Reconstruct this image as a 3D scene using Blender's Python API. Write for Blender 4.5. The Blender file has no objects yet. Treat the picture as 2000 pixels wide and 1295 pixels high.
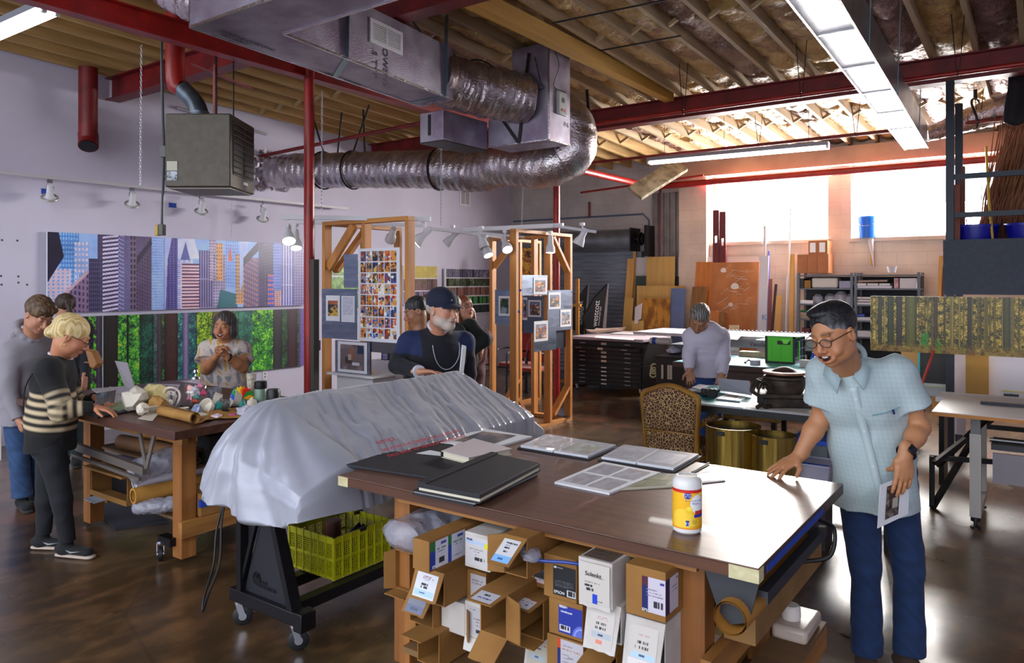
import bpy,bmesh,math,random
import numpy as np
from mathutils import Vector,Matrix,Euler
random.seed(7);np.random.seed(7)
SC=bpy.context.scene
COL=SC.collection
# ---------------------------------------------------------------- camera
TH=math.radians(35.6);S_,C_=math.sin(TH),math.cos(TH)
FPX,CAMH,HY=1450.0,1.75,550.0
cam=bpy.data.cameras.new('camera');camo=bpy.data.objects.new('camera',cam);COL.objects.link(camo)
cam.sensor_fit='HORIZONTAL';cam.sensor_width=36.0;cam.lens=36.0*FPX/2000.0
cam.shift_y=-(647.5-HY)/2000.0;cam.clip_start=0.05;cam.clip_end=200
camo.location=(0,0,CAMH);camo.rotation_euler=(math.pi/2,0,TH)
SC.camera=camo
# ---------------------------------------------------------------- world, daylight, exposure
SC.view_settings.view_transform='Standard';SC.view_settings.look='None'
SC.view_settings.gamma=1.0;SC.view_settings.use_curve_mapping=False
SC.view_settings.exposure=0.58
W=bpy.data.worlds.new('World');SC.world=W;W.use_nodes=True
_b=W.node_tree.nodes['Background'];_b.inputs[0].default_value=(0.86,0.92,1.0,1);_b.inputs[1].default_value=2.4
def area(name,loc,rot,sx,sy,power,col=(1,1,1),spread=180):
 l=bpy.data.lights.new(name,'AREA');l.shape='RECTANGLE';l.size=sx;l.size_y=sy
 l.energy=power;l.color=col;l.spread=math.radians(spread)
 o=bpy.data.objects.new(name,l);o.location=loc;o.rotation_euler=rot;COL.objects.link(o);return o
 # daylight entering by the two high windows of the far wall (area light lying in each opening)
area('window_daylight',(-3.73,12.62,3.0),(math.radians(-90+12),0,0),1.85,1.05,420,(1.0,0.97,0.93))
area('window_daylight',(-1.49,12.62,3.0),(math.radians(-90+12),0,0),1.85,1.05,420,(1.0,0.97,0.93))
# ---------------------------------------------------------------- pixel <-> place helpers
def ray(px,py):
 l=(px-1000)/FPX
 return Vector((l*C_-S_,l*S_+C_,(HY-py)/FPX))
CP=Vector((0,0,CAMH))
def pz(px,py,z):d=ray(px,py);return CP+d*((z-CAMH)/d.z)
def pX(px,py,X):d=ray(px,py);return CP+d*(X/d.x)
def pY(px,py,Y):d=ray(px,py);return CP+d*(Y/d.y)
def pD(px,py,D):return CP+ray(px,py)*D
V=Vector
# ---------------------------------------------------------------- object helpers
def tag(o,label=None,cat=None,group=None,kind=None):
 if label:o['label']=label
 if cat:o['category']=cat
 if group:o['group']=group
 if kind:o['kind']=kind
 return o
def thing(name,label,cat,loc=(0,0,0),rz=0.0,group=None,kind=None):
 o=bpy.data.objects.new(name,None);COL.objects.link(o)
 o.empty_display_size=0.1
 o.location=loc;o.rotation_euler=(0,0,rz)
 return tag(o,label,cat,group,kind)
def rootmat(p):
 m=Matrix.Identity(4)
 while p is not None:
  m=Matrix.LocRotScale(p.location,p.rotation_euler,p.scale)@m
  p=p.parent
 return m
def dup(root,loc,rz=0.0,label=None,group=None):
 def cp(o,par):
  c=o.copy();COL.objects.link(c)
  if par is not None:c.parent=par
  for ch in list(o.children):cp(ch,c)
  return c
 c=cp(root,None);c.location=loc;c.rotation_euler=(0,0,rz)
 if label:c['label']=label
 if group:c['group']=group
 return c
def basis(d,up=(0,0,1)):
 d=V(d).normalized();u=V(up)
 if abs(d.dot(u))>0.98:u=V((0,1,0))
 a=u.cross(d).normalized();b=d.cross(a).normalized()
 return a,b,d
class MB:
 def __init__(s):s.v=[];s.f=[];s.m=[];s.c=None
 def add(s,vs,fs,mi=0):
  n=len(s.v);s.v+=[tuple(a)for a in vs];s.f+=[tuple(i+n for i in f)for f in fs];s.m+=[mi]*len(fs);return s
 def box(s,c,size,rot=None,mi=0):
  hx,hy,hz=size[0]/2,size[1]/2,size[2]/2
  P=[V((x,y,z))for x in(-hx,hx)for y in(-hy,hy)for z in(-hz,hz)]
  if rot is not None:
   R=rot if isinstance(rot,Matrix)else Euler(rot).to_matrix()
   P=[R@p for p in P]
  c=V(c)
  return s.add([p+c for p in P],[(0,1,3,2),(4,6,7,5),(0,4,5,1),(2,3,7,6),(0,2,6,4),(1,5,7,3)],mi)
 def mm(s,a,b,mi=0):
  return s.box([(a[i]+b[i])/2 for i in range(3)],[abs(b[i]-a[i])for i in range(3)],None,mi)
 def bar(s,p,q,w,h,up=(0,0,1),mi=0):
  p,q=V(p),V(q);a,b,d=basis(q-p,up)
  P=[e+a*(i*w/2)+b*(j*h/2)for e in(p,q)for i,j in((-1,-1),(1,-1),(1,1),(-1,1))]
  return s.add(P,[(3,2,1,0),(4,5,6,7),(0,1,5,4),(1,2,6,5),(2,3,7,6),(3,0,4,7)],mi)
 def tube(s,pts,r,n=10,cap=True,mi=0,closed=False):
  pts=[V(p)for p in pts];k=len(pts)
  rs=r if isinstance(r,(list,tuple))else[r]*k
  vs=[];prev=None
  for i,p in enumerate(pts):
   if closed:d=pts[(i+1)%k]-pts[i-1]
   else:d=pts[min(i+1,k-1)]-pts[max(i-1,0)]
   d.normalize()
   if prev is None:a,b,_=basis(d)
   else:
    a=prev-d*prev.dot(d)
    if a.length<1e-6:a,b,_=basis(d)
    a.normalize();b=d.cross(a)
   prev=a
   vs+=[p+a*(rs[i]*math.cos(t))+b*(rs[i]*math.sin(t))for t in[2*math.pi*j/n for j in range(n)]]
  fs=[]
  for i in range(k if closed else k-1):
   o=i*n;o2=((i+1)%k)*n
   fs+=[(o+j,o+(j+1)%n,o2+(j+1)%n,o2+j)for j in range(n)]
  if cap and not closed:fs+=[tuple(range(n-1,-1,-1)),tuple(range((k-1)*n,k*n))]
  return s.add(vs,fs,mi)
 def lathe(s,prof,c=(0,0,0),n=24,axis=(0,0,1),mi=0,cap=True):
  a,b,d=basis(axis,(0,1,0)if abs(V(axis).normalized().z)>.9 else(0,0,1));c=V(c);vs=[]
  for r,z in prof:vs+=[c+d*z+a*(r*math.cos(t))+b*(r*math.sin(t))for t in[2*math.pi*j/n for j in range(n)]]
  fs=[];k=len(prof)
  for i in range(k-1):fs+=[(i*n+j,i*n+(j+1)%n,(i+1)*n+(j+1)%n,(i+1)*n+j)for j in range(n)]
  if cap:fs+=[tuple(range(n-1,-1,-1)),tuple(range((k-1)*n,k*n))]
  return s.add(vs,fs,mi)
 def prism(s,poly,vec,mi=0):
  n=len(poly);poly=[V(p)for p in poly];vec=V(vec)
  return s.add(poly+[p+vec for p in poly],[tuple(range(n-1,-1,-1)),tuple(range(n,2*n))]+[(i,(i+1)%n,n+(i+1)%n,n+i)for i in range(n)],mi)
 def grid(s,fn,nu,nv,mi=0,thick=0):
  vs=[V(fn(i/nu,j/nv))for i in range(nu+1)for j in range(nv+1)]
  w=nv+1
  fs=[(i*w+j,(i+1)*w+j,(i+1)*w+j+1,i*w+j+1)for i in range(nu)for j in range(nv)]
  return s.add(vs,fs,mi)
 def build(s,name,mat,parent=None,world=False,bevel=0,smooth=35,solid=0,subsurf=0,origin=None):
  me=bpy.data.meshes.new(name)
  vs=s.v
  if parent is not None and world:
   inv=rootmat(parent).inverted();vs=[tuple(inv@V(p))for p in vs]
  loc=V((0,0,0))
  if parent is None:
   if origin is None:
    A=np.array(vs);lo,hi=A.min(0),A.max(0);loc=V(((lo[0]+hi[0])/2,(lo[1]+hi[1])/2,lo[2]))
   else:loc=V(origin)
   vs=[tuple(V(p)-loc)for p in vs]
  me.from_pydata(vs,[],s.f)
  mats=mat if isinstance(mat,(list,tuple))else[mat]
  for m in mats:me.materials.append(m)
  if len(mats)>1:me.polygons.foreach_set('material_index',s.m)
  me.update()
  bm=bmesh.new();bm.from_mesh(me);bmesh.ops.recalc_face_normals(bm,faces=bm.faces);bm.to_mesh(me);bm.free()
  if smooth:
   me.polygons.foreach_set('use_smooth',[True]*len(me.polygons))
   me.set_sharp_from_angle(angle=math.radians(smooth))
  o=bpy.data.objects.new(name,me);COL.objects.link(o);o.location=loc
  if parent is not None:o.parent=parent
  if bevel:
   b=o.modifiers.new('bevel','BEVEL');b.width=bevel;b.segments=2;b.limit_method='ANGLE'
  if solid:
   b=o.modifiers.new('solid','SOLIDIFY');b.thickness=solid;b.offset=0
  if subsurf:
   b=o.modifiers.new('sub','SUBSURF');b.levels=subsurf;b.render_levels=subsurf
  return o
def one(mb,name,mat,label,cat,group=None,kind=None,**k):
 return tag(mb.build(name,mat,None,**k),label,cat,group,kind)
 # ---------------------------------------------------------------- materials
def s2l(c):
 c=np.asarray(c,float);return np.where(c<=.04045,c/12.92,((c+.055)/1.055)**2.4)
def rgb(h):
 h=h.lstrip('#');return tuple(float(x)for x in s2l([int(h[i:i+2],16)/255 for i in(0,2,4)]))
MATS={}
def mat(name,col,rough=.6,metal=0.0,col2=None,nscale=6.0,stretch=(1,1,1),bump=0.0,bscale=None,emit=0,alpha=1,trans=0,coat=0,spec=.5,sheen=0,det=4,rvar=0,lo=.35,hi=.65):
 if name in MATS:return MATS[name]
 m=bpy.data.materials.new(name);m.use_nodes=True;MATS[name]=m
 nt=m.node_tree;N,L=nt.nodes,nt.links;p=N['Principled BSDF']
 if isinstance(col,str):col=rgb(col)
 if isinstance(col2,str):col2=rgb(col2)
 p.inputs['Base Color'].default_value=(*col,1);p.inputs['Roughness'].default_value=rough
 p.inputs['Metallic'].default_value=metal;p.inputs['Alpha'].default_value=alpha
 p.inputs['Transmission Weight'].default_value=trans;p.inputs['Coat Weight'].default_value=coat
 p.inputs['Specular IOR Level'].default_value=spec;p.inputs['Sheen Weight'].default_value=sheen
 if emit:p.inputs['Emission Color'].default_value=(*col,1);p.inputs['Emission Strength'].default_value=emit
 if col2 is not None or bump or rvar:
  tc=N.new('ShaderNodeTexCoord');mp=N.new('ShaderNodeMapping');mp.inputs['Scale'].default_value=stretch
  L.new(tc.outputs['Object'],mp.inputs[0])
  nz=N.new('ShaderNodeTexNoise');nz.inputs['Scale'].default_value=nscale;nz.inputs['Detail'].default_value=det
  L.new(mp.outputs[0],nz.inputs['Vector'])
  if col2 is not None:
   cr=N.new('ShaderNodeValToRGB');cr.color_ramp.elements[0].position=lo;cr.color_ramp.elements[1].position=hi
   cr.color_ramp.elements[0].color=(*col,1);cr.color_ramp.elements[1].color=(*col2,1)
   L.new(nz.outputs[0],cr.inputs[0]);L.new(cr.outputs[0],p.inputs['Base Color'])
  if rvar:
   mr=N.new('ShaderNodeMapRange');mr.inputs[3].default_value=max(0,rough-rvar);mr.inputs[4].default_value=rough+rvar
   mr.inputs[1].default_value=.3;mr.inputs[2].default_value=.7
   L.new(nz.outputs[0],mr.inputs[0]);L.new(mr.outputs[0],p.inputs['Roughness'])
  if bump:
   nb=nz
   if bscale:
    nb=N.new('ShaderNodeTexNoise');nb.inputs['Scale'].default_value=bscale;nb.inputs['Detail'].default_value=5
    L.new(mp.outputs[0],nb.inputs['Vector'])
   b=N.new('ShaderNodeBump');b.inputs['Strength'].default_value=bump;b.inputs['Distance'].default_value=.01
   L.new(nb.outputs[0],b.inputs['Height']);L.new(b.outputs[0],p.inputs['Normal'])
 return m
def attr_mat(name,rough=.5,bump=0,bscale=60,spec=.5,metal=0,sheen=0,sss=0):
 m=mat(name,(.5,.5,.5),rough,metal,bump=bump,nscale=bscale,spec=spec,sheen=sheen)
 nt=m.node_tree
 if not any(n.type=='ATTRIBUTE' for n in nt.nodes):
  a=nt.nodes.new('ShaderNodeAttribute');a.attribute_name='Col'
  nt.links.new(a.outputs['Color'],nt.nodes['Principled BSDF'].inputs['Base Color'])
  if sss:nt.nodes['Principled BSDF'].inputs['Subsurface Weight'].default_value=sss;nt.nodes['Principled BSDF'].inputs['Subsurface Radius'].default_value=(.02,.008,.004)
 return m
def wood(name,c1,c2,rough=.5,axis='x',scale=3.0,bump=.1,coat=0,freq=14):
 st={'x':(.25,freq/4,freq/4),'y':(freq/4,.25,freq/4),'z':(freq/4,freq/4,.25)}[axis]
 return mat(name,c1,rough,0,c2,scale,st,bump,coat=coat,det=6,lo=.3,hi=.7)
def setcol(o,cols):
 me=o.data;a=me.color_attributes.new('Col','FLOAT_COLOR','POINT')
 cols=np.asarray(cols,float);d=np.ones((len(me.vertices),4));d[:,:3]=cols
 a.data.foreach_set('color',d.ravel())
def picture(name,arr,o,u,v,parent=None,m=None,off=0):
 """flat printed sheet: arr (H,W,3) sRGB rows from the top; o = lower left corner, u, v = edge vectors (world)"""
 H_,W_=arr.shape[:2];o,u,v=V(o),V(u),V(v);n=u.cross(v).normalized()
 b=MB();P=[o+u*(i/(W_-1))+v*(j/(H_-1))+n*off for j in range(H_)for i in range(W_)]
 b.add(P,[(j*W_+i,j*W_+i+1,(j+1)*W_+i+1,(j+1)*W_+i)for j in range(H_-1)for i in range(W_-1)])
 me=bpy.data.meshes.new(name)
 vs=b.v;loc=V((0,0,0))
 if parent is not None:inv=rootmat(parent).inverted();vs=[tuple(inv@V(p))for p in vs]
 else:loc=o+u/2;vs=[tuple(V(p)-loc)for p in vs]
 me.from_pydata(vs,[],b.f);me.materials.append(m or PRINT);me.update()
 ob=bpy.data.objects.new(name,me);COL.objects.link(ob);ob.location=loc
 if parent is not None:ob.parent=parent
 setcol(ob,s2l(np.clip(arr[::-1],0,1)).reshape(-1,3))
 return ob
def text(body,size,mt,org,xdir,ydir,parent,name='lettering',ext=.0006,align='LEFT',bold=0):
 cu=bpy.data.curves.new(name,'FONT');cu.body=body;cu.size=size;cu.extrude=ext;cu.align_x=align
 if bold:cu.offset=bold
 t=bpy.data.objects.new(name,cu);COL.objects.link(t)
 bpy.context.view_layer.update()
 me=bpy.data.meshes.new_from_object(t.evaluated_get(bpy.context.evaluated_depsgraph_get()))
 bpy.data.objects.remove(t);bpy.data.curves.remove(cu)
 x=V(xdir).normalized();y=V(ydir).normalized();z=x.cross(y).normalized()
 M=Matrix((x,y,z)).transposed().to_4x4();M.translation=V(org)
 if parent is not None:M=rootmat(parent).inverted()@M
 me.transform(M);me.materials.clear();me.materials.append(mt);me.name=name
 o=bpy.data.objects.new(name,me);COL.objects.link(o)
 if parent is not None:o.parent=parent
 return o
PRINT=attr_mat('photo_print',.35)
PRINTM=attr_mat('photo_print_matte',.6)
WHITE=mat('white_paint','#d9d8de',.55)
PAPER=mat('white_paper','#dcdce2',.6)
BLACK=mat('black_plastic','#0c0c10',.45)
BLACKM=mat('black_metal','#101014',.4,.3)
STEEL=mat('bright_steel','#b9bcc4',.25,1.0)
RED=mat('red_steel_paint','#9b1a14',.38,0,'#7d120f',5,bump=.05)
REDK=mat('red_beam_paint','#7d1a1c',.45,0,'#5f1015',5,bump=.05)
GREY=mat('grey_metal','#6d7077',.45,.5)
FOIL=mat('crinkled_foil','#a5a3aa',.22,1.0,'#8a8088',4,bump=.9,bscale=38)
PINEL=wood('pine_lumber','#c98a45','#a8682c',.55,'z',4)
PINEX=wood('pine_lumber_along','#c98a45','#a8682c',.55,'x',4)
PINEY=wood('pine_lumber_across','#c98a45','#a8682c',.55,'y',4)
# ================================================================ the room
from mathutils import noise as MN
XW,YW=-9.0,12.5
def zc(y):return 4.30-.035*y
def struct(mb,name,m,label=None,parent=None,**k):
 o=mb.build(name,m,parent,**k)
 if parent is None:tag(o,label,None,None,'structure')
 return o
 # floor
fm=mat('polished_concrete','#3a2d22',.27,0,'#62543f',.9,bump=.03,bscale=30,rvar=.1,det=8)
def _floor():
 nt=fm.node_tree;N,L=nt.nodes,nt.links;p=N['Principled BSDF']
 cr=[n for n in N if n.type=='VALTORGB'][0];tc=[n for n in N if n.type=='TEX_COORD'][0]
 cr.color_ramp.elements[0].position=.3;cr.color_ramp.elements[1].position=.72
 e=cr.color_ramp.elements.new(.5);e.color=(*rgb('#5f4830'),1)
 n2=N.new('ShaderNodeTexNoise');n2.inputs['Scale'].default_value=5;n2.inputs['Detail'].default_value=9
 mp=N.new('ShaderNodeMapping');mp.inputs['Scale'].default_value=(1.6,.9,1);L.new(tc.outputs['Object'],mp.inputs[0]);L.new(mp.outputs[0],n2.inputs['Vector'])
 c2=N.new('ShaderNodeValToRGB');c2.color_ramp.elements[0].position=.45;c2.color_ramp.elements[1].position=.68
 c2.color_ramp.elements[0].color=(.42,.40,.40,1);c2.color_ramp.elements[1].color=(1.45,1.3,1.15,1)
 L.new(n2.outputs[0],c2.inputs[0])
 mx=N.new('ShaderNodeMix');mx.data_type='RGBA';mx.blend_type='MULTIPLY';mx.inputs['Factor'].default_value=.75
 L.new(cr.outputs[0],mx.inputs['A']);L.new(c2.outputs[0],mx.inputs['B'])
 # reddish worn paint band far away
 n3=N.new('ShaderNodeTexNoise');n3.inputs['Scale'].default_value=1.3;n3.inputs['Detail'].default_value=6;L.new(tc.outputs['Object'],n3.inputs['Vector'])
 c3=N.new('ShaderNodeValToRGB');c3.color_ramp.elements[0].position=.58;c3.color_ramp.elements[1].position=.62
 c3.color_ramp.elements[0].color=(0,0,0,1);c3.color_ramp.elements[1].color=(1,1,1,1);L.new(n3.outputs[0],c3.inputs[0])
 m3=N.new('ShaderNodeMix');m3.data_type='RGBA';m3.inputs['B'].default_value=(*rgb('#7a4a3c'),1)
 mf=N.new('ShaderNodeMath');mf.operation='MULTIPLY';mf.inputs[1].default_value=.55;L.new(c3.outputs[0],mf.inputs[0]);L.new(mf.outputs[0],m3.inputs['Factor'])
 L.new(mx.outputs['Result'],m3.inputs['A'])
 # cracks
 vo=N.new('ShaderNodeTexVoronoi');vo.feature='DISTANCE_TO_EDGE';vo.inputs['Scale'].default_value=.33;L.new(tc.outputs['Object'],vo.inputs['Vector'])
 cm=N.new('ShaderNodeMath');cm.operation='LESS_THAN';cm.inputs[1].default_value=.0025;L.new(vo.outputs[0],cm.inputs[0])
 cmm=N.new('ShaderNodeMath');cmm.operation='MULTIPLY';cmm.inputs[1].default_value=.3;L.new(cm.outputs[0],cmm.inputs[0])
 m4=N.new('ShaderNodeMix');m4.data_type='RGBA';m4.inputs['B'].default_value=(.02,.015,.012,1);L.new(cmm.outputs[0],m4.inputs['Factor']);L.new(m3.outputs['Result'],m4.inputs['A'])
 L.new(m4.outputs['Result'],p.inputs['Base Color'])
_floor();fm.node_tree.nodes['Principled BSDF'].inputs['Coat Weight'].default_value=.35;fm.node_tree.nodes['Principled BSDF'].inputs['Coat Roughness'].default_value=.30
struct(MB().mm((XW-.2,-6,-.1),(4.2,YW+.2,0)),'floor',fm,'worn polished brown concrete floor',smooth=0)
WALLM=mat('lavender_white_wall','#cfcbdf',.75,0,'#c4bfd4',.8,bump=.04,bscale=90)
struct(MB().mm((XW-.2,-6,0),(XW,YW+.2,4.6)),'wall_left',WALLM,'smooth white gallery wall with the two long panoramas',smooth=0)
struct(MB().mm((4.0,-6,0),(4.2,YW+.2,4.6)),'wall_right',WALLM,'white side wall right of the camera',smooth=0)
# far wall : painted block wall with window openings
BWALL=mat('painted_block_wall','#dccbbb',.8,0,'#c2b2a6',1.6,bump=.25,bscale=14,det=8)
BW2=mat('grey_block_wall','#c4bfbd',.8,0,'#aaa5a4',1.6,bump=.25,bscale=14,det=8)
def _blocks(m,msz=(.4,.2)):
 nt=m.node_tree;N,L=nt.nodes,nt.links;p=N['Principled BSDF']
 tc=[n for n in N if n.type=='TEX_COORD'][0];sp=N.new('ShaderNodeSeparateXYZ');cb=N.new('ShaderNodeCombineXYZ')
 L.new(tc.outputs['Object'],sp.inputs[0]);L.new(sp.outputs[0],cb.inputs[0]);L.new(sp.outputs[2],cb.inputs[1])
 bk=N.new('ShaderNodeTexBrick');bk.inputs['Scale'].default_value=1;bk.inputs['Brick Width'].default_value=msz[0];bk.inputs['Row Height'].default_value=msz[1]
 bk.inputs['Mortar Size'].default_value=.006;bk.inputs['Color1'].default_value=(1,1,1,1);bk.inputs['Color2'].default_value=(1,1,1,1);bk.inputs['Mortar'].default_value=(.62,.6,.58,1)
 L.new(cb.outputs[0],bk.inputs['Vector'])
 cr=[n for n in N if n.type=='VALTORGB'][0]
 mx=N.new('ShaderNodeMix');mx.data_type='RGBA';mx.blend_type='MULTIPLY';mx.inputs['Factor'].default_value=.3
 L.new(cr.outputs[0],mx.inputs['A']);L.new(bk.outputs[0],mx.inputs['B']);L.new(mx.outputs['Result'],p.inputs['Base Color'])
_blocks(BWALL);_blocks(BW2)
W1,W2,ZS,ZT=(-4.68,-2.78),(-2.44,-.54),2.42,3.56
wb=MB()
wb.mm((-5.25,YW,0),(4.0,YW+.25,ZS));wb.mm((-5.25,YW,ZT),(4.0,YW+.25,4.6))
wb.mm((-5.25,YW,ZS),(W1[0],YW+.25,ZT));wb.mm((W1[1],YW,ZS),(W2[0],YW+.25,ZT));wb.mm((W2[1],YW,ZS),(4.0,YW+.25,ZT))
struct(wb,'wall_back',BWALL,'cream painted block wall under and around the high windows',smooth=0,origin=(0,YW,0))
struct(MB().mm((XW,YW,0),(-5.25,YW+.25,4.6)),'wall_back_left',BW2,'grey painted block wall behind the roll-up door',smooth=0,origin=(0,YW,0))
for i,w in enumerate((W1,W2)):
 r=thing('window_%d'%(i+1),'high window opening blown out by daylight',None,((w[0]+w[1])/2,YW+.1,ZS));r['kind']='structure'
 f=MB();a,b=w
 for p,q in(((a,ZS),(a+.03,ZT)),((b-.03,ZS),(b,ZT)),((a+.03,ZS),(b-.03,ZS+.03)),((a+.03,ZT-.03),(b-.03,ZT))):
  f.mm((p[0],YW+.12,p[1]),(q[0],YW+.16,q[1]))
 fo=f.build('window_frame',WHITE,r,True)
 g=MB().mm((a+.03,YW+.138,ZS+.03),(b-.03,YW+.142,ZT-.03)).build('window_pane',mat('window_glass',(1,1,1),.02,trans=1,spec=.5),fo,True)
 s=MB().mm((a-.02,YW-.05,ZS-.05),(b+.02,YW+.1,ZS)).build('window_sill',BWALL,r,True)
 # pilaster and pier
struct(MB().mm((-5.22,YW-.16,0),(-4.72,YW,3.86)),'trim_1',BWALL,'painted pilaster left of the first window',smooth=0,origin=(0,YW,0))
struct(MB().mm((-5.22,YW-.2,3.56),(4.0,YW,3.84)),'trim_2',mat('pinkish_lintel','#c9a48d',.8,0,'#b08e7c',2,bump=.1),'painted concrete lintel above the windows',smooth=0,origin=(0,YW,3.5))
# corrugated grey panel between door and pilaster
gp=MB()
for k in range(9):gp.mm((-5.78+.058*k,YW-.05-.02*(k%2),1.3),(-5.73+.058*k,YW,3.35))
struct(gp,'trim_3',mat('weathered_panel','#8b8684',.7,0,'#6c6866',3),'grey corrugated panel beside the pilaster',smooth=0)
# ceiling with joists, bridging and insulation
ceil=thing('ceiling','exposed timber joists over paper and foil faced insulation',None,(0,0,4.0));ceil['kind']='structure'
JW=wood('grey_joist_timber','#b39a78','#8e7658',.7,'y',4)
JL=wood('yellow_joist_timber','#c4a26c','#a07c48',.7,'y',4)
JK=wood('bridging_timber','#c0a880','#a08660',.7,'x',4)
SP=.38;xs=[XW+.1+SP*k for k in range(29)]
def insul_mat(name,a,b,c):
 m=mat(name,a,.5,.35 if 'foil' in name else 0,b,3.2,(1,.6,1),bump=1.0,bscale=24,det=7,lo=.4,hi=.6);[setattr(n.inputs['Distance'],'default_value',.035)for n in m.node_tree.nodes if n.type=='BUMP']
 cr=[n for n in m.node_tree.nodes if n.type=='VALTORGB'][0]
 e=cr.color_ramp.elements.new(.5);e.color=(*rgb(c),1);return m
IM=[insul_mat('kraft_faced_insulation','#b98f55','#9a6f4a','#c8a468'),insul_mat('pink_foil_insulation','#7d5c58','#a58a88','#8a6a62'),insul_mat('brown_paper_insulation','#6a4a3c','#9c7a64','#8a5f48')]
for k,x in enumerate(xs):
 MB().add([(x-.022,-1,zc(-1)),(x+.022,-1,zc(-1)),(x+.022,YW,zc(YW)),(x-.022,YW,zc(YW)),(x-.022,-1,zc(-1)+.22),(x+.022,-1,zc(-1)+.22),(x+.022,YW,zc(YW)+.22),(x-.022,YW,zc(YW)+.22)],[(0,1,2,3),(4,7,6,5),(0,4,5,1),(1,5,6,2),(2,6,7,3),(3,7,4,0)]).build('joist',JW if x>-5.2 else JL,ceil,True,smooth=0)
rng=np.random.RandomState(3)
for k in range(len(xs)-1):
 x0,x1=xs[k]+.022,xs[k+1]-.022
 lf=x0<-5.2;nseg=220;ph=rng.rand()*9;seams=sorted(rng.rand(8)*13.5-1)
 def fn(u,v,x0=x0,x1=x1,ph=ph,seams=seams):
  y=-1+13.5*u;x=x0+(x1-x0)*v
  edge=math.sin(math.pi*v)
  d=min(abs(y-s)for s in seams)
  sag=.055*edge*(1-.75*math.exp(-d*d/.006))+.018*math.sin(y*7+ph)*edge+.010*math.sin(y*23+ph*3+v*5)+.010*math.sin(y*41+v*9+ph)+.012*(MN.noise(V((x*9,y*9,ph)))+MN.noise(V((x*22,y*16,ph))))*edge**.5
  if d<.05:sag-=.05
  return(x,y,zc(y)+(.15-sag*.75 if lf else .11-sag))
 m=IM[rng.choice([0,1,2],p=[.34,.33,.33])]if x0>-5.5 else IM[rng.choice([0,1,2],p=[.5,.1,.4])]
 MB().grid(fn,nseg,6).build('insulation_batt',m,ceil,True,smooth=60)
for yb in(3.0,6.4,10.6):
 for k in range(len(xs)-1):
  x0,x1=xs[k]+.022,xs[k+1]-.022;z=zc(yb)
  MB().bar((x0,yb-.03,z+.02),(x1,yb-.03,z+.2),.035,.035).build('bridging',JK,ceil,True,smooth=0)
  MB().bar((x0,yb+.03,z+.2),(x1,yb+.03,z+.02),.035,.035).build('bridging',JK,ceil,True,smooth=0)
MB().mm((XW,-1,4.35),(4,YW,4.36)).build('deck',mat('dark_roof_deck','#2a2422',.9),ceil,True,smooth=0)
# steel beams
def ibeam(mb,p,q,w,h,t=.012):
 p,q=V(p),V(q)
 up=V((0,0,h/2-t/2));mb.bar(p+up,q+up,w,t);mb.bar(p-up,q-up,w,t);mb.bar(p,q,t,h-2*t)
b=MB();ibeam(b,(XW,8.6,zc(8.6)-.13),(4,8.6,zc(8.6)-.13),.17,.26);struct(b,'trim_4',REDK,'dark red steel I-beam running across the far part of the ceiling',smooth=0)
b=MB();ibeam(b,(XW+.02,4.4,zc(4.4)-.13),(4,4.4,zc(4.4)-.13),.17,.26);struct(b,'trim_5',REDK,'dark red steel I-beam over the first post',smooth=0)
b=MB();ibeam(b,(-5.41,-1,3.665),(-5.41,8.5,3.665),.11,.17);struct(b,'trim_6',RED,'long bright red steel beam running along the room',smooth=0)
struct(MB().mm((-3.78,4.49,zc(4.4)-.20),(-3.66,8.5,zc(6))),'trim_7',wood('glulam_yellow','#c99a3e','#a87a2c',.6,'y',3),'yellow timber girder ending on the far red beam',smooth=0)
# posts
for(y,ztop,lab)in((4.4,3.88,'round red steel post in front of the panoramas'),(8.6,3.7,'round red steel post behind the far timber frame')):
 r=thing('steel_post',lab,None,(-5.41,y,0));r['kind']='structure'
 MB().tube([(0,0,0.01),(0,0,ztop)],.047,24).build('post_shaft',RED,r)
 MB().box((0,0,.006),(.22,.22,.012)).build('base_plate',RED,r)
 if y<5:MB().mm((.05,-.03,.012),(.10,.03,1.95)).build('grey_guard',mat('dull_guard','#45423c',.7),r)
 # sprinkler pipes
def pipe(pts,r,m,label,name='sprinkler_pipe',n=14,cat='pipe',parts=True):
 t=thing(name,label,cat,pts[0])
 MB().tube(pts,r,n).build('pipe',m,t,True)
 if parts:
  for p in pts[1:-1]:MB().lathe([(0,-r*1.35),(r*.9,-r*1.2),(r*1.35,-r*.5),(r*1.35,r*.5),(r*.9,r*1.2),(0,r*1.35)],p,12).build('elbow',m,t,True)
 return t
pipe([(-5.68,7.4,3.42),(-5.68,12.22,3.44),(3.95,12.22,3.44)],.055,RED,'thick red sprinkler pipe turning along the top of the windows')
pipe([(-6.9,11.8,3.38),(-4.6,11.9,3.52)],.018,RED,'thin red pipe end near the far corner',parts=False)
pipe([(-9.0,6.45,3.52),(-5.47,6.45,3.62)],.024,REDK,'thin red sprinkler branch reaching the left wall')
pipe([(-4.2,7.45,3.55),(3.95,7.45,3.55)],.022,RED,'thin red pipe crossing under the joists before the far beam',parts=False)
pipe([(-6.0,10.0,3.58),(3.95,10.0,3.58)],.022,REDK,'thin red pipe carrying the long fluorescent lamp',parts=False)
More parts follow.
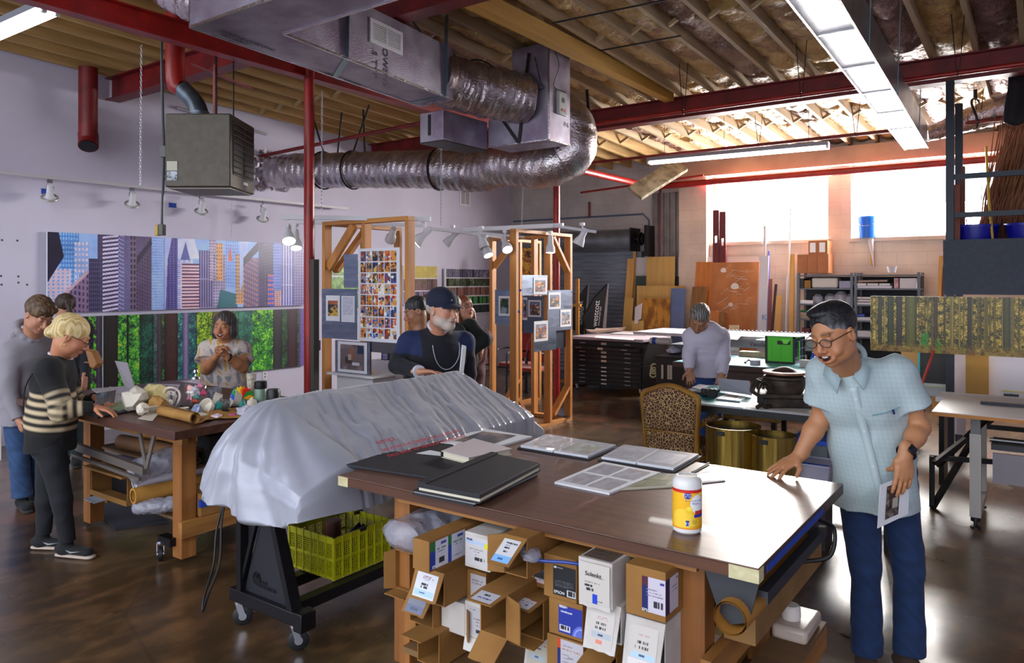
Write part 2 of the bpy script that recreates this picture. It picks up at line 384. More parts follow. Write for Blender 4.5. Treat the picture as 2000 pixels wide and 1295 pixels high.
for x in(-3.1,-1.9,-.6):
 for yy,zz in((7.45,3.55),(10.0,3.58)):
  t=thing('pipe_hanger','thin wire hanger on the %s pipe, %s of three'%('nearer crossing' if yy<8 else 'lamp-carrying',{-3.1:'left',-1.9:'middle',-.6:'right'}[x]),'hanger',(x,yy,zz),0,'pipe hangers')
  MB().tube([(x-.05,yy,zc(yy)+.03),(x-.012,yy,zz+.02)],.004,6).tube([(x+.05,yy,zc(yy)+.03),(x+.012,yy,zz+.02)],.004,6).build('rod',BLACKM,t,True)
  MB().tube([(x+.0,yy+.028*math.cos(a),zz+.028*math.sin(a))for a in[k*math.pi/6 for k in range(12)]],.004,6,closed=True).build('ring',BLACKM,t,True)
  # roll-up door in the grey wall
dr=thing('door_1','closed grey roll-up door behind the far timber frame',None,(-7.2,YW-.05,0));dr['kind']='structure'
dx0,dx1,dz=-8.5,-6.05,2.35
sl=MB()
def slat(u,v):z=dz*v;return(dx0+(dx1-dx0)*u,YW-.06-.012*abs(math.sin(z*math.pi/.075)),z)
sl.grid(slat,2,31*6).build('curtain',mat('galvanised_slats','#8c939e',.45,.35,'#757c88',3,(1,1,12)),dr,True,smooth=50)
MB().tube([(dx0,YW-.24,2.52),(dx1+.0,YW-.24,2.52)],.19,28).build('curtain_roll',mat('galvanised_roll','#858a92',.4,.45,'#6a6e75',3),dr,True)
MB().mm((dx1,YW-.12,0),(dx1+.09,YW,2.3)).build('guide_rail',GREY,dr,True)
MB().mm((dx1+.0,YW-.42,2.3),(dx1+.02,YW-.02,2.72)).build('bracket',BLACKM,dr,True)
MB().tube([(dx1+.02,YW-.24,2.52),(dx1+.28,YW-.24,2.52)],.05,16).lathe([(.12,0),(.12,.03),(.06,.03),(.06,.06),(.1,.06),(.1,.09)],(dx1+.12,YW-.24,2.52),20,(1,0,0)).build('drive_gear',BLACKM,dr,True)
MB().mm((dx1+.3,YW-.45,2.2),(dx1+.34,YW-.1,2.75)).build('gear_bracket',BLACKM,dr,True)
# conduit on the far wall
pipe([(-8.9,YW-.02,2.99),(-5.98,YW-.02,2.99),(-5.86,YW-.02,2.87),(-5.86,YW-.02,1.3)],.016,mat('blue_grey_conduit','#5b6a86',.5),'blue grey conduit bending down beside the roll-up door','conduit',8,parts=False)
pipe([(-5.62,YW-.06,1.2),(-5.62,YW-.06,3.6)],.02,REDK,'thin red riser pipe left of the grey corrugated panel','riser_pipe',8,parts=False)
pipe([(-7.1,YW-.03,3.28),(-7.1,YW-.03,2.98)],.022,REDK,'short red pipe stub on the grey far wall','pipe_stub',8,parts=False)
# ================================================================ ducts, heater, lamps under the ceiling
def crom(pts,k=8):
 pts=[V(p)for p in pts];P=[pts[0]*2-pts[1]]+pts+[pts[-1]*2-pts[-2]];out=[]
 for i in range(1,len(P)-2):
  for j in range(k):
   t=j/k;a,b,c,d=P[i-1:i+3]
   out.append(.5*((2*b)+(c-a)*t+(2*a-5*b+4*c-d)*t*t+(3*b-a-3*c+d)*t**3))
 return out+[pts[-1]]
def flex(mb,pts,r,n=28,step=.012,amp=.012,seed=0):
 rg=random.Random(seed);amp*=.55;L=crom(pts,40);tot=sum((L[i+1]-L[i]).length for i in range(len(L)-1));k=int(tot/step)
 ds=[0]
 for i in range(len(L)-1):ds.append(ds[-1]+(L[i+1]-L[i]).length)
 Q=[];j=0
 for i in range(k+1):
  d=tot*i/k
  while j<len(ds)-2 and ds[j+1]<d:j+=1
  Q.append(L[j].lerp(L[j+1],(d-ds[j])/max(1e-6,ds[j+1]-ds[j])))
 vs=[];prev=None;A=[rg.random()*6.28 for _ in range(12)]
 for i,p in enumerate(Q):
  t=(Q[min(i+1,k)]-Q[max(i-1,0)]).normalized()
  if prev is None:a,b,_=basis(t)
  else:a=(prev-t*prev.dot(t)).normalized();b=t.cross(a)
  prev=a;rr=(r(i/k)if callable(r)else r)+amp*.25*math.sin(i*.9)
  for q in range(n):
   th=2*math.pi*q/n
   w=amp*(.5*math.sin(i*.35+3*math.sin(th+A[0])+A[1])+.4*math.sin(i*.8+5*th+A[2])+.35*math.sin(i*.21-7*th+A[3])+rg.uniform(-.28,.28))
   vs.append(p+a*((rr+w)*math.cos(th))+b*((rr+w)*math.sin(th)))
 mb.add(vs,[(i*n+q,i*n+(q+1)%n,(i+1)*n+(q+1)%n,(i+1)*n+q)for i in range(k)for q in range(n)]+[tuple(range(n-1,-1,-1)),tuple(range(k*n,k*n+n))])
 return mb
FB=mat('foil_duct_board','#aaa5b4',.38,.7,'#85758a',3.5,bump=.35,bscale=110)
FBR=mat('bright_foil_duct_board','#aeb4c0',.3,.92,'#8f939f',3.5,bump=.35,bscale=110)
FFX=mat('crinkled_flex_foil','#cfc8cc',.24,.9,'#a8999e',5,bump=.8,bscale=45)
FTAPE=mat('shiny_foil_tape','#c9c6cc',.22,1.0,bump=.4,nscale=60)
STRAP=mat('galvanised_strap','#7f97a0',.35,.8)
BSTRAP=mat('black_strap','#0a0a0c',.5)
ZB,ZTD=3.40,3.87
du=thing('rectangular_duct','large foil faced rectangular duct with a white grille, bending above the heater','duct',(-4.5,4,ZB))
P=[V((-4.50,2.70,ZB)),V((-2.2,2.70,ZB)),V((-2.2,3.13,ZB)),V((-4.11,3.13,ZB)),V((-4.36,5.17,ZB)),V((-4.76,5.17,ZB))]
MB().prism(P,(0,0,ZTD-ZB)).build('duct_body',FB,du,True,smooth=0,bevel=.006)
tp=MB()
for a,b in((P[0],P[1]),(P[2],P[3]),(P[3],P[4]),(P[4],P[5]),(P[5],P[0])):tp.bar(a,b,.016,.016)
tp.bar(P[0],P[0]+V((0,0,.47)),.012,.012)
tp.build('seam_tape',FTAPE,du,True)
for t_ in(.3,.93):
 a=P[3].lerp(P[4],t_);b=P[0].lerp(P[5],.35+.63*t_)if t_<.5 else P[4].lerp(P[5],1).lerp(P[0],.06)
 MB().bar(a+V((.006,0,-.004)),b+V((0,0,-.004)),.045,.003,up=(0,0,1)).bar(a+V((.008,0,-.005)),a+V((.03,0,.72)),.003,.04,up=(1,0,0)).build('hanger_strap',STRAP,du,True)
 # grille on the side face
def onface(px,py):
 d=ray(px,py);n=(P[4]-P[3]).cross(V((0,0,1))).normalized();return CP+d*((P[3]-CP).dot(n)/d.dot(n))
g0,g1,g3=onface(722,38),onface(785,68),onface(722,80)
g1=onface(785,66)
gx=(P[4]-P[3]).normalized();nn=gx.cross(V((0,0,1))).normalized()
gc=onface(754,73);gw,gh=(g1-g0).dot(gx),.19
gr=MB()
def fr(mb,c,hw,hh,w,o=.006):
 for sx in(-1,1):mb.box(c+gx*(sx*(hw-w/2))+nn*o,(w,.012,2*hh),Matrix((gx,nn,V((0,0,1)))).transposed())
 for sz in(-1,1):mb.box(c+V((0,0,sz*(hh-w/2)))+nn*o,(2*hw-2*w,.012,w),Matrix((gx,nn,V((0,0,1)))).transposed())
fr(gr,gc,gw/2,gh/2,.03);gr.box(gc+nn*.006,(.02,.012,gh-.06),Matrix((gx,nn,V((0,0,1)))).transposed())
go=gr.build('grille',WHITE,du,True)
ls=MB()
for k in range(8):ls.box(gc+V((0,0,-gh/2+.038+k*(gh-.076)/7))+nn*.006,(gw-.06,.009,.009),Matrix((gx,nn,V((0,0,1)))).transposed()@Euler((.6,0,0)).to_matrix())
ls.build('louvres',WHITE,go,True)
MB().box(gc+nn*.001,(gw-.03,.002,gh-.03),Matrix((gx,nn,V((0,0,1)))).transposed()).build('grille_back',BLACK,du,True)
INK=mat('dark_grey_ink','#33323c',.6)
text('OWENS',.085,INK,onface(748,92)+nn*.004,(0,0,-1),gx,du)
text('.5 TYP',.085,INK,onface(727,92)+nn*.004,(0,0,-1),gx,du)
text('OWENS CORNING\n   FRK-800-E',.05,INK,V((-4.62,3.9,ZB-.003)),(-.12,1,0),(1,.12,0),du)
text('OWENS CORNING\n   FRK-800-E',.055,INK,V((-4.42,2.85,ZB-.003)),(-.12,1,0),(1,.12,0),du)
one(flex(MB(),[(-4.5,2.9,3.64),(-4.72,2.88,3.70),(-4.92,2.84,3.80),(-5.05,2.8,3.90)],.17,seed=4),'flexible_duct',FFX,'crinkled foil hose running left from the bend of the rectangular duct','duct','flexible foil ducts')
fx=thing('flexible_duct','short thick foil hose joining rectangular duct and upright plenum','duct',(-4.4,5.6,3.4),group='flexible foil ducts')
flex(MB(),[(-4.56,5.12,3.64),(-4.52,5.4,3.62),(-4.35,5.75,3.58),(-4.18,6.08,3.56)],.245,32,.010,.022,5).build('hose',FFX,fx,True)
MB().bar((-4.42,5.35,3.6),(-4.62,4.9,4.1),.03,.004).tube([(-4.43+.27*math.cos(a)*.9,5.56+.27*math.cos(a)*.4,3.6+.27*math.sin(a))for a in[k*math.pi/12-.3 for k in range(12)]],.008,6).build('strap',BSTRAP,fx,True)
# upright plenum
pl=thing('duct_plenum','upright foil covered plenum box carrying a small white controller','duct',(-4.2,6.2,3.13))
poly=[(-4.64,3.13),(-3.90,3.13),(-3.90,4.08),(-4.34,4.08),(-4.34,3.62),(-4.64,3.40)]
MB().prism([V((x,6.06,z))for x,z in poly],(0,.4,0)).build('duct_body',FB,pl,True,smooth=0,bevel=.006)
MB().bar((-3.9,6.06,3.13),(-3.9,6.06,4.08),.014,.014).bar((-4.64,6.06,3.13),(-3.9,6.06,3.13),.014,.014).bar((-3.9,6.06,3.13),(-3.9,6.46,3.13),.014,.014).build('seam_tape',FTAPE,pl,True)
cx=MB().mm((-3.905,6.20,3.40),(-3.87,6.36,3.63)).build('controller',mat('beige_plastic','#aeb0ae',.5),pl,True,bevel=.008)
MB().lathe([(.0,0),(.026,0),(.026,.004),(0,.004)],(-3.87,6.28,3.545),16,(1,0,0)).mm((-3.87,6.245,3.435),(-3.866,6.315,3.46)).build('controller_mark',[mat('grey_lens','#6a7078',.3)],pl,True)
MB().mm((-3.8655,6.25,3.438),(-3.8645,6.31,3.458)).build('orange_label',mat('orange_label','#d0492a',.5),pl,True)
text('P-6',.07,INK,(-3.896,6.33,3.3),(0,1,0),(0,0,1),pl)
MB().bar((-4.25,6.05,3.125),(-4.12,6.04,4.0),.035,.003,up=(0,1,0)).bar((-4.25,6.055,3.126),(-4.5,6.055,3.45),.035,.003,up=(0,1,0)).build('hanger_strap',BSTRAP,pl,True)
MB().tube(crom([(-4.05,6.04,3.95),(-3.98,6.03,3.7),(-3.95,6.03,3.62),(-4.2,6.03,3.64),(-4.5,6.0,3.62)]),.004,6).tube(crom([(-3.86,6.1,4.0),(-3.84,6.15,3.85),(-3.88,6.12,3.66),(-3.86,6.3,3.63)]),.004,6).build('wire',BSTRAP,pl,True)
sb=thing('branch_duct','small rectangular foil duct stub jutting out under the thick hose','duct',(-4.79,5.7,3.1))
MB().mm((-4.94,5.36,3.10),(-4.642,6.05,3.385)).build('duct_body',FB,sb,True,smooth=0,bevel=.005)
MB().mm((-4.83,5.352,3.16),(-4.80,5.358,3.36)).build('tape_strip',BLACKM,sb,True)
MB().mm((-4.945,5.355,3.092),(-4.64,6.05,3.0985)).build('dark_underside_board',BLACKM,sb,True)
MB().mm((-4.82,5.5,3.385),(-4.79,5.53,3.395)).build('screw',STEEL,sb,True)
# long flex to the left wall
path=[pD(1080,215,8.0),pD(1114,243,8.0),pD(1116,297,8.0),pD(1062,325,8.15),pD(985,322,8.5),pD(930,336,8.8),pD(840,331,9.2),pD(700,332,9.85),pD(560,334,10.4),pX(530,336,-8.97)]
fl=thing('flexible_duct','long silver foil hose curving from the plenum to the left wall','duct',(-5,6.7,2.8),group='flexible foil ducts')
flex(MB(),path,lambda u:.235 if u>.12 else .25,36,.014,.014,6).build('hose',FFX,fl,True)
cl=MB();q0=path[-1]
for k in range(40):
 a=random.uniform(0,6.28);rr=random.uniform(.2,.34);cl.box(q0+V((.02+random.uniform(0,.03),rr*math.cos(a),rr*math.sin(a))),(.02,random.uniform(.05,.12),random.uniform(.04,.1)),(random.uniform(-1,1),random.uniform(-.5,.5),random.uniform(-1,1)))
cl.build('foil_collar',FFX,fl,True)
for(px_,py_,D,sx)in((858,331,9.12,.0),(690,332,9.88,.25),(632,333,10.1,-.3)):
 c=pD(px_,py_,D);tdir=V((-.94,-.1,.05)).normalized();a_,b_,_=basis(tdir)
 MB().tube([c+a_*(.252*math.cos(t))+b_*(.252*math.sin(t))for t in[k*math.pi/12 for k in range(24)]],.012,6,closed=True).bar(c+V((0,0,.24)),V((c.x+sx,c.y+.05,zc(c.y)+.02)),.03,.006,up=(0,1,0)).bar(c+V((.0,.22,.05)),V((c.x-sx*.3+.05,c.y+.2,zc(c.y)+.02)),.03,.006,up=(0,1,0)).build('strap',BSTRAP,fl,True)
c=pD(1112,270,8.0)
MB().tube([c+V((.27*math.cos(t)*.8,.27*math.cos(t)*.55,.0))+V((-.05,0,.27*math.sin(t)))for t in[k*math.pi/12 for k in range(24)]],.010,6,closed=True).bar(c+V((-.1,.1,.25)),pD(1110,118,7.9),.025,.005).bar(pD(1155,280,8.3),pD(1146,175,8.4),.035,.006).build('strap',BSTRAP,fl,True)
# right-hand long duct
rd=thing('rectangular_duct','narrow bright foil duct running overhead towards the right window','duct',(-1.1,7,3.3))
Q=[V((-1.08,2.2,3.3)),V((-.84,2.2,3.3)),V((-1.09,9.78,3.3)),V((-1.32,9.78,3.3))]
MB().prism(Q,(0,0,.28)).build('duct_body',FBR,rd,True,smooth=0,bevel=.006)
tp=MB().bar(Q[0],Q[3],.014,.014).bar(Q[1],Q[2],.014,.014)
for k in range(6):
 u=.36+.115*k;a,b=Q[0].lerp(Q[3],u),Q[1].lerp(Q[2],u);tp.bar(a+V((0,0,-.002)),b+V((0,0,-.002)),.03,.004)
tp.build('seam_tape',FTAPE,rd,True)
for u in(.42,.62,.86):
 b=Q[1].lerp(Q[2],u);MB().tube([b+V((.005,0,0)),V((b.x+.03,b.y,zc(b.y)+.02))],.005,6).build('hanger_wire',STRAP,rd,True)
fl=thing('flexible_duct','small silver hose leaving the end of the narrow right duct','duct',(-.9,9.7,3.4),group='flexible foil ducts')
flex(MB(),[pD(1806,262,8.72),pD(1850,250,8.7),pD(1910,228,8.6),pD(1980,208,8.4),pD(2080,196,8.1)],lambda u:.085+.10*min(1,u*1.4),24,.012,.012,8).build('hose',FFX,fl,True)
c=pD(1905,222,8.6);MB().tube([c+V((0.03*math.sin(t*2),.17*math.cos(t),.17*math.sin(t)))for t in[k*math.pi/12 for k in range(24)]],.014,6,closed=True).bar(c+V((0,0,.16)),V((c.x,c.y,zc(c.y)+.03)),.04,.008,up=(0,1,0)).build('strap',BSTRAP,fl,True)
# ---- unit heater (aligned to the way it hangs)
Fw=V((-S_,C_,0));Rt=V((C_,S_,0));HM=Matrix((Rt,Fw,V((0,0,1)))).transposed()
c0=pD(450,222,6.0);c0.z=2.515
ht=thing('unit_heater','brown boxy gas heater hanging from rods beside the first post','heater',c0-Rt*.26+Fw*.28,TH)
def hl(x,y,z):return c0+Rt*x+Fw*y+V((0,0,z))
b=MB();b.box(hl(-.265,.28,.298),(.53,.56,.595),HM);b.build('casing',mat('bronze_casing','#443c33',.45,.3,'#4c443a',20,bump=.05),ht,True,bevel=.01)
b=MB();b.box(hl(.002,.28,.33),(.012,.46,.44),HM);b.build('grille_recess',BLACK,ht,True)
b=MB()
for k in range(9):b.box(hl(.012,.28,.13+.05*k),(.018,.44,.008),HM@Euler((0,.5,0)).to_matrix())
b.box(hl(.012,.28,.33),(.014,.006,.42),HM)
b.build('louvres',mat('brown_louvre','#4b4238',.4,.4),ht,True)
MB().box(hl(.004,.33,.065),(.006,.1,.025),HM).build('badge',WHITE,ht,True)
l=MB().box(hl(-.47,-.003,.17),(.085,.004,.075),HM).build('label_top',mat('cream_label','#b9b6a6',.6),ht,True)
MB().box(hl(-.47,-.003,.09),(.085,.004,.075),HM).build('label_bottom',mat('blue_grey_label','#3c4a58',.6,0,'#c0c6cc',40),ht,True)
MB().box(hl(-.265,.28,-.006),(.5,.5,.008),HM).build('bottom_plate',mat('light_bronze','#7a7068',.4,.4),ht,True)
for x,y in((-.16,.12),(-.05,.2),(-.3,.45)):MB().tube([hl(x,y,.59),V((hl(x,y,0).x,hl(x,y,0).y,zc(4.0)+.02))],.006,6).build('hanger_rod',BLACKM,ht,True)
MB().bar(hl(-.17,.1,.6),hl(-.17,.1,1.02),.03,.008).bar(hl(-.36,.1,1.02),hl(.1,.22,.85),.05,.012).build('red_bracket',REDK,ht,True)
fp=[hl(-.37,.28,.59),hl(-.37,.28,.66),hl(-.42,.3,.76),hl(-.53,.3,.88),hl(-.58,.3,.96),hl(-.58,.3,1.55)]
MB().tube(crom(fp[:4],4),.075,18).tube([fp[1]+V((0,0,-.01)),fp[1]+V((0,0,.01))],.081,18).build('flue_elbow',mat('galvanised_pipe','#6c7780',.35,.8,'#55606a',8),ht,True)
MB().tube(crom(fp[3:],3),.078,18).build('flue_pipe',RED,ht,True)
MB().box(hl(-.575,.1,.3),(.06,.07,.09),HM).build('junction_box',mat('grey_box','#5a5a58',.5),ht,True)
MB().tube(crom([hl(-.57,.1,1.3),hl(-.60,.1,1.25),hl(-.60,.1,.9),hl(-.585,.1,.34)]),.011,8).tube([hl(-.585,.1,.26),hl(-.60,.1,-.3)],.011,8).build('conduit',mat('dark_conduit','#45464a',.45,.5),ht,True)
w=MB()
for k in range(4):w.tube(crom([hl(-.56,.1,.28-.02*k),hl(-.53+.01*k,.06,.2),hl(-.56+.012*k,.06,.08),hl(-.5,.1,.02+.01*k)]),.004,5)
w.build('wires',BSTRAP,ht,True)
ob=MB().box(hl(-.60,.1,-.34),(.04,.06,.09),HM).build('outlet_box',mat('grey_box','#5a5a58',.5),ht,True,bevel=.004)
MB().box(hl(-.63,.09,-.345),(.028,.055,.085),HM).build('yellow_receptacle',mat('dull_yellow','#b59a3c',.5),ht,True,bevel=.004)
# red vent pipe by the left wall
vp=thing('vent_pipe','wide red pipe stub dropping beside the left wall, cut open below','pipe',(-8.72,4.02,3.2))
MB().tube([(-8.75,4.02,4.16),(-8.75,4.02,3.42)],.098,24).tube(crom([(-8.75,4.02,3.42),(-8.74,4.02,3.34),(-8.70,4.0,3.27)],4),.104,24).build('pipe',REDK,vp,True)
MB().tube([(-8.702,4.0,3.272),(-8.697,3.997,3.262)],.092,24).build('open_end',BLACK,vp,True)
# flat conduit plate on left wall
one(MB().bar(pX(345,210,-8.97),pX(520,262,-8.97),.02,.04).tube([pX(345,210,-8.95),pX(505,258,-8.95)],.018,8),'wall_pipe',mat('dusty_white_pipe','#a8a4ac',.6),'painted pipe running along the top of the left wall behind the heater','pipe')
# vent grille in left wall
vg=thing('wall_vent','small white double grille high on the left wall near the corner','vent',(XW,11.0,3.2))
fr_=MB();fr_.mm((XW,10.86,3.2),(XW+.012,11.18,3.5));fr_.build('frame',WHITE,vg,True)
sl=MB();sl.mm((XW+.012,10.9,3.23),(XW+.013,11.01,3.47)).mm((XW+.012,11.03,3.23),(XW+.013,11.14,3.47));sl.build('dark_gap',mat('vent_shadow_grey','#55535c',.7),vg,True)
sl=MB()
for k in range(12):sl.mm((XW+.0135,10.895,3.236+.02*k),(XW+.018,11.145,3.245+.02*k))
sl.build('louvres',WHITE,vg,True)
# chains
CH=mat('pale_chain','#c8c8d2',.35,.6)
def chain(p,q,name,label,dense=.03):
 p,q=V(p),V(q);n=max(2,int((q-p).length/dense));m=MB()
 for k in range(n):
  c=p.lerp(q,(k+.5)/n);L_=(q-p).length/n*.62;d=(q-p).normalized();a=V((1,0,0))if k%2 else V((0,1,0))
  m.tube([c+d*(L_*math.cos(t))+a*(.009*math.sin(t))for t in[j*math.pi/4 for j in range(8)]],.0028,4,closed=True)
 return one(m,name,CH,label,'chain','hanging chains')
a=pX(276,88,-7.6);chain(V((a.x,a.y,a.z)),pX(274,362,-7.6),'chain','long pale chain hanging left of the brown heater')
chain(pX(629,233,-6.2)+V((0,0,.3)),pX(628,412,-6.2),'chain','thin dark-tipped chain dropping to the lamp rail right of the first post',.04)
chain(pD(862,362,8.5)+V((0,0,.9)),pD(861,440,8.5),'chain','thin chain above the lamp rail between both timber frames',.04)
chain(pD(1022,350,9.5),pD(1019,440,9.5),'chain','thin chain above the second timber frame',.04)
chain(pX(452,398,-8.85),pX(452,465,-8.85),'chain','short chain under the wall track above the city panorama',.03)
# ---- fluorescent lamps
TUBE=mat('fluorescent_tube',(1.0,.98,.94),.5,emit=9)
def fluo(p,q,label,w=.16):
 p,q=V(p),V(q);t=thing('fluorescent_lamp',label,'lamp',(p+q)/2,group='fluorescent strip lamps')
 d=(q-p).normalized();s=d.cross(V((0,0,1))).normalized();up=V((0,0,1))
 MB().bar(p,q,w,.05).build('housing',mat('lamp_housing','#8b8e9a',.5),t,True)
 for k in(-1,1):
  MB().tube([p+d*.03+s*(k*.045)-up*.045,q-d*.03+s*(k*.045)-up*.045],.019,10).build('tube',TUBE,t,True)
  for e,sg in((p,1),(q,-1)):MB().box(e+d*(sg*.015)+s*(k*.045)-up*.04,(.03,.03,.05),Matrix((d,s,up)).transposed()).build('socket',WHITE,t,True)
 for u in(.1,.45,.9):
  m_=p.lerp(q,u);MB().tube([m_+up*.02,V((m_.x,m_.y,zc(m_.y)+.03))],.003,5).build('hanger_wire',BLACKM,t,True)
 return t
fluo((-4.60,9.78,3.49),(-2.2,9.94,3.49),'long double tube fluorescent lamp hanging in front of the windows')
fluo((-8.3,2.40,3.77),(-5.89,2.45,3.77),'fluorescent lamp cut by the upper left corner of the picture')
# ---- track lights
LAMPF=mat('lit_lamp_face',(1,.97,.92),.4,emit=5)
def spot(c,aim,label,r=.05,on=True,group='white track spotlights'):
 c=V(c);aim=V(aim).normalized();t=thing('spotlight',label,'spotlight',c,group=group)
 lb=MB().lathe([(.0,-.12),(.030,-.12),(.033,-.10),(.036,-.02),(.055,.02),(r+.008,.075),(r+.008,.085),(r,.085)],c,20,aim).build('lamp_body',WHITE,t,True)
 MB().lathe([(0,.083),(r,.083),(r,.086),(0,.086)],c,20,aim).build('lens',LAMPF if on else mat('unlit_lens','#9c9ca4',.3),lb,True)
 MB().tube([c+V((0,0,.02))-aim*.03,c+V((0,0,.15))-aim*.03],.009,8).box(c+V((0,0,.13))-aim*.03,(.05,.03,.03)).build('bracket',WHITE,t,True)
 return t
def ringspot(c,label):
 c=V(c);t=thing('spotlight',label,'spotlight',c,group='open ring spotlights on the wall track')
 aim=V((-.55,.2,-.8)).normalized();a_,b_,_=basis(aim)
 MB().tube([c+a_*(.075*math.cos(q))+b_*(.075*math.sin(q))for q in[k*math.pi/10 for k in range(20)]],.012,8,closed=True).build('ring',mat('satin_ring','#b4b2ae',.35,.5),t,True)
 MB().lathe([(0,-.16),(.03,-.16),(.034,-.05),(.045,0),(0,.0)],c,16,aim).build('lamp_body',WHITE,t,True)
 MB().tube(crom([c+a_*.075,c+V((.02,.03,.1)),c+V((0,0,.17)),c+V((0,-.03,.1)),c-a_*.075]),.004,5).tube([c+V((0,0,.16)),V((c.x,c.y,2.87))],.006,6).box(c+V((0,0,.18)),(.03,.05,.03)).build('gimbal',GREY,t,True)
tr=thing('wall_track','pale lamp track running along the whole left wall','track',(-8.8,5,2.9))
MB().bar((-8.8,1.5,2.885),(-8.8,7.9,2.885),.03,.035).build('rail',mat('pale_rail','#c2bfc6',.5),tr,True)
for y in(3.0,4.6,6.4):MB().bar((-9,y,2.89),(-8.8,y,2.89),.015,.01).build('rail_arm',WHITE,tr,True)
ringspot(pX(97,386,-8.8),'ring spotlight nearest the upper left lamp on the wall track')
ringspot(pX(258,399,-8.8),'ring spotlight below the red vent pipe, left of the outlet box')
ringspot(pX(393,413,-8.8),'ring spotlight right below the brown heater')
ringspot(pX(513,428,-8.8),'ring spotlight just left of the first red post')
def rail(p,q,label,w=.035,g='white lamp rails over the timber frames'):
 return one(MB().bar(p,q,w,w),'lamp_rail',WHITE,label,'rail',g)
rail(pD(549,424,7.1),pD(841,428,7.1),'front white lamp rail over the first timber frame',.045)
rail(pD(575,434,7.7),pD(832,440,7.7),'rear white lamp rail over the first timber frame',.035)
rail(pD(840,446,8.4),pD(985,464,9.0),'white lamp rail between the two timber frames',.035)
rail(pD(905,449,9.2),pD(1100,440,8.7),'flat white rail crossing above the second timber frame',.05)
rail(pD(935,455,8.5),pD(1024,463,8.6),'short white rail at the left shoulder of the second frame',.025)
rail(pD(1080,441,8.3),pD(1164,453,8.4),'short bright rail at the right shoulder of the second frame',.03)
spot(pD(563,458,7.1),(.5,-.3,-.75),'lit spotlight left of the first red post, the nearer of the pair',.06)
spot(pD(578,470,7.5),(.3,-.2,-.8),'lit spotlight peeking behind the nearer one by the first post',.055)
spot(pD(824,463,7.2),(-.55,-.5,-.7),'lit spotlight at the right end of the first frame rail',.06)
spot(pD(765,460,8.0),(-.5,.3,-.4),'unlit spotlight seen through the first timber frame',.05,False)
spot(pD(881,467,8.8),(-.5,-.2,-.5),'small unlit spotlight hanging between the two frames',.05,False)
spot(pD(942,471,8.6),(.3,.0,-.7),'spotlight hanging left of the second frame, upper of the pair',.055,False)
spot(pD(950,487,8.6),(.35,-.1,-.6),'lit spotlight hanging left of the second frame, lower of the pair',.055)
spot(pD(988,478,8.4),(.5,-.35,-.6),'lit spotlight against the left post of the second frame',.055)
spot(pD(1075,480,8.9),(.05,-.1,-1),'lit spotlight inside the second timber frame',.05)
spot(pD(1135,465,8.4),(-.35,-.2,-.8),'white spotlight at the right shoulder of the second frame',.06,False)
# striped foam slab on the red pipe
fs=thing('foam_slab','dirty white ribbed foam slab wedged behind the red pipe below the beam','slab',pD(1300,350,11.3))
a,bq=pD(1325,325,11.5),pD(1240,378,11.2);dd=(bq-a).normalized();s1=V((0.5,.45,.6)).normalized()
m_=MB();m_.bar(a-dd*.05,bq,.30,.06,up=s1);m_.build('slab',mat('dirty_foam','#a89c84',.9,0,'#6f6450',9,bump=.4),fs,True)
m_=MB()
for k in range(8):
 c=a.lerp(bq,.04+k*.13);sd=dd.cross(s1).normalized();m_.bar(c-sd*.15,c+sd*.15,.025,.075,up=s1)
m_.build('dark_rib',mat('dark_rib','#3a3428',.9),fs,True)
# yellow-side black wires on joists
for(p,q,lab)in((pz(1080,45,4.05),pz(1300,0,4.05),'black cable stapled under the joists near the top edge'),(pz(1172,99,4.03),pz(1330,70,4.03),'short black cable under the joists above the thin red pipe')):
 one(MB().tube([p,q],.008,6),'ceiling_cable',BSTRAP,lab,'cable')
 # ================================================================ foreground work table, covered machine and what lies on them
def npz(seed=0):
 return np.random.RandomState(seed)
def vnoise(h,w,cell,seed=0,oct=3):
 """smooth value noise 0..1"""
 r=np.random.RandomState(seed);out=np.zeros((h,w));amp=1;tot=0
 for o in range(oct):
  c=max(1.5,cell/2**o);gh,gw=int(h/c)+3,int(w/c)+3;g=r.rand(gh,gw)
  y=np.arange(h)/c;x=np.arange(w)/c;yi=y.astype(int);xi=x.astype(int);fy=(y-yi)[:,None];fx=(x-xi)[None]
  fy=fy*fy*(3-2*fy);fx=fx*fx*(3-2*fx)
  a=g[yi][:,xi];b=g[yi][:,xi+1];c_=g[yi+1][:,xi];d=g[yi+1][:,xi+1]
  out+=amp*((a*(1-fx)+b*fx)*(1-fy)+(c_*(1-fx)+d*fx)*fy);tot+=amp;amp*=.55
 return out/tot
def hx(h):h=h.lstrip('#');return np.array([int(h[i:i+2],16)/255 for i in(0,2,4)])
def lerpc(a,b,t):return hx(a)[None,None]*(1-t[...,None])+hx(b)[None,None]*t[...,None]
def rect(A,x0,y0,x1,y1,c):
 H_,W_=A.shape[:2];A[int(y0*H_):max(int(y0*H_)+1,int(y1*H_)),int(x0*W_):max(int(x0*W_)+1,int(x1*W_))]=hx(c)if isinstance(c,str)else c
def caster(parent,x,y,r=.05,name='caster',ang=0,ztop=None):
 c=MB();d=V((math.cos(ang),math.sin(ang),0));s=V((-d.y,d.x,0));z=r
 b=MB()
 for k in(-1,1):b.bar(V((x,y,z))+s*.02*k+d*0,V((x,y,2*r+.018))+s*.02*k-d*.02,.03,.003,up=s)
 b.tube([(x-d.x*.02,y-d.y*.02,2*r+.014),(x-d.x*.02,y-d.y*.02,(ztop or 2*r+.03))],.022,12)
 b.lathe([(0,-.021),(.02,-.021),(.02,.021),(0,.021)],(x,y,z),12,s)
 f_=b.build('caster',STEEL,parent,True)
 MB().lathe([(0,-.014),(r*.8,-.014),(r,-.009),(r,.009),(r*.8,.014),(0,.014)],(x,y,z),20,s).build('wheel',mat('black_rubber','#15161a',.5),f_,True)
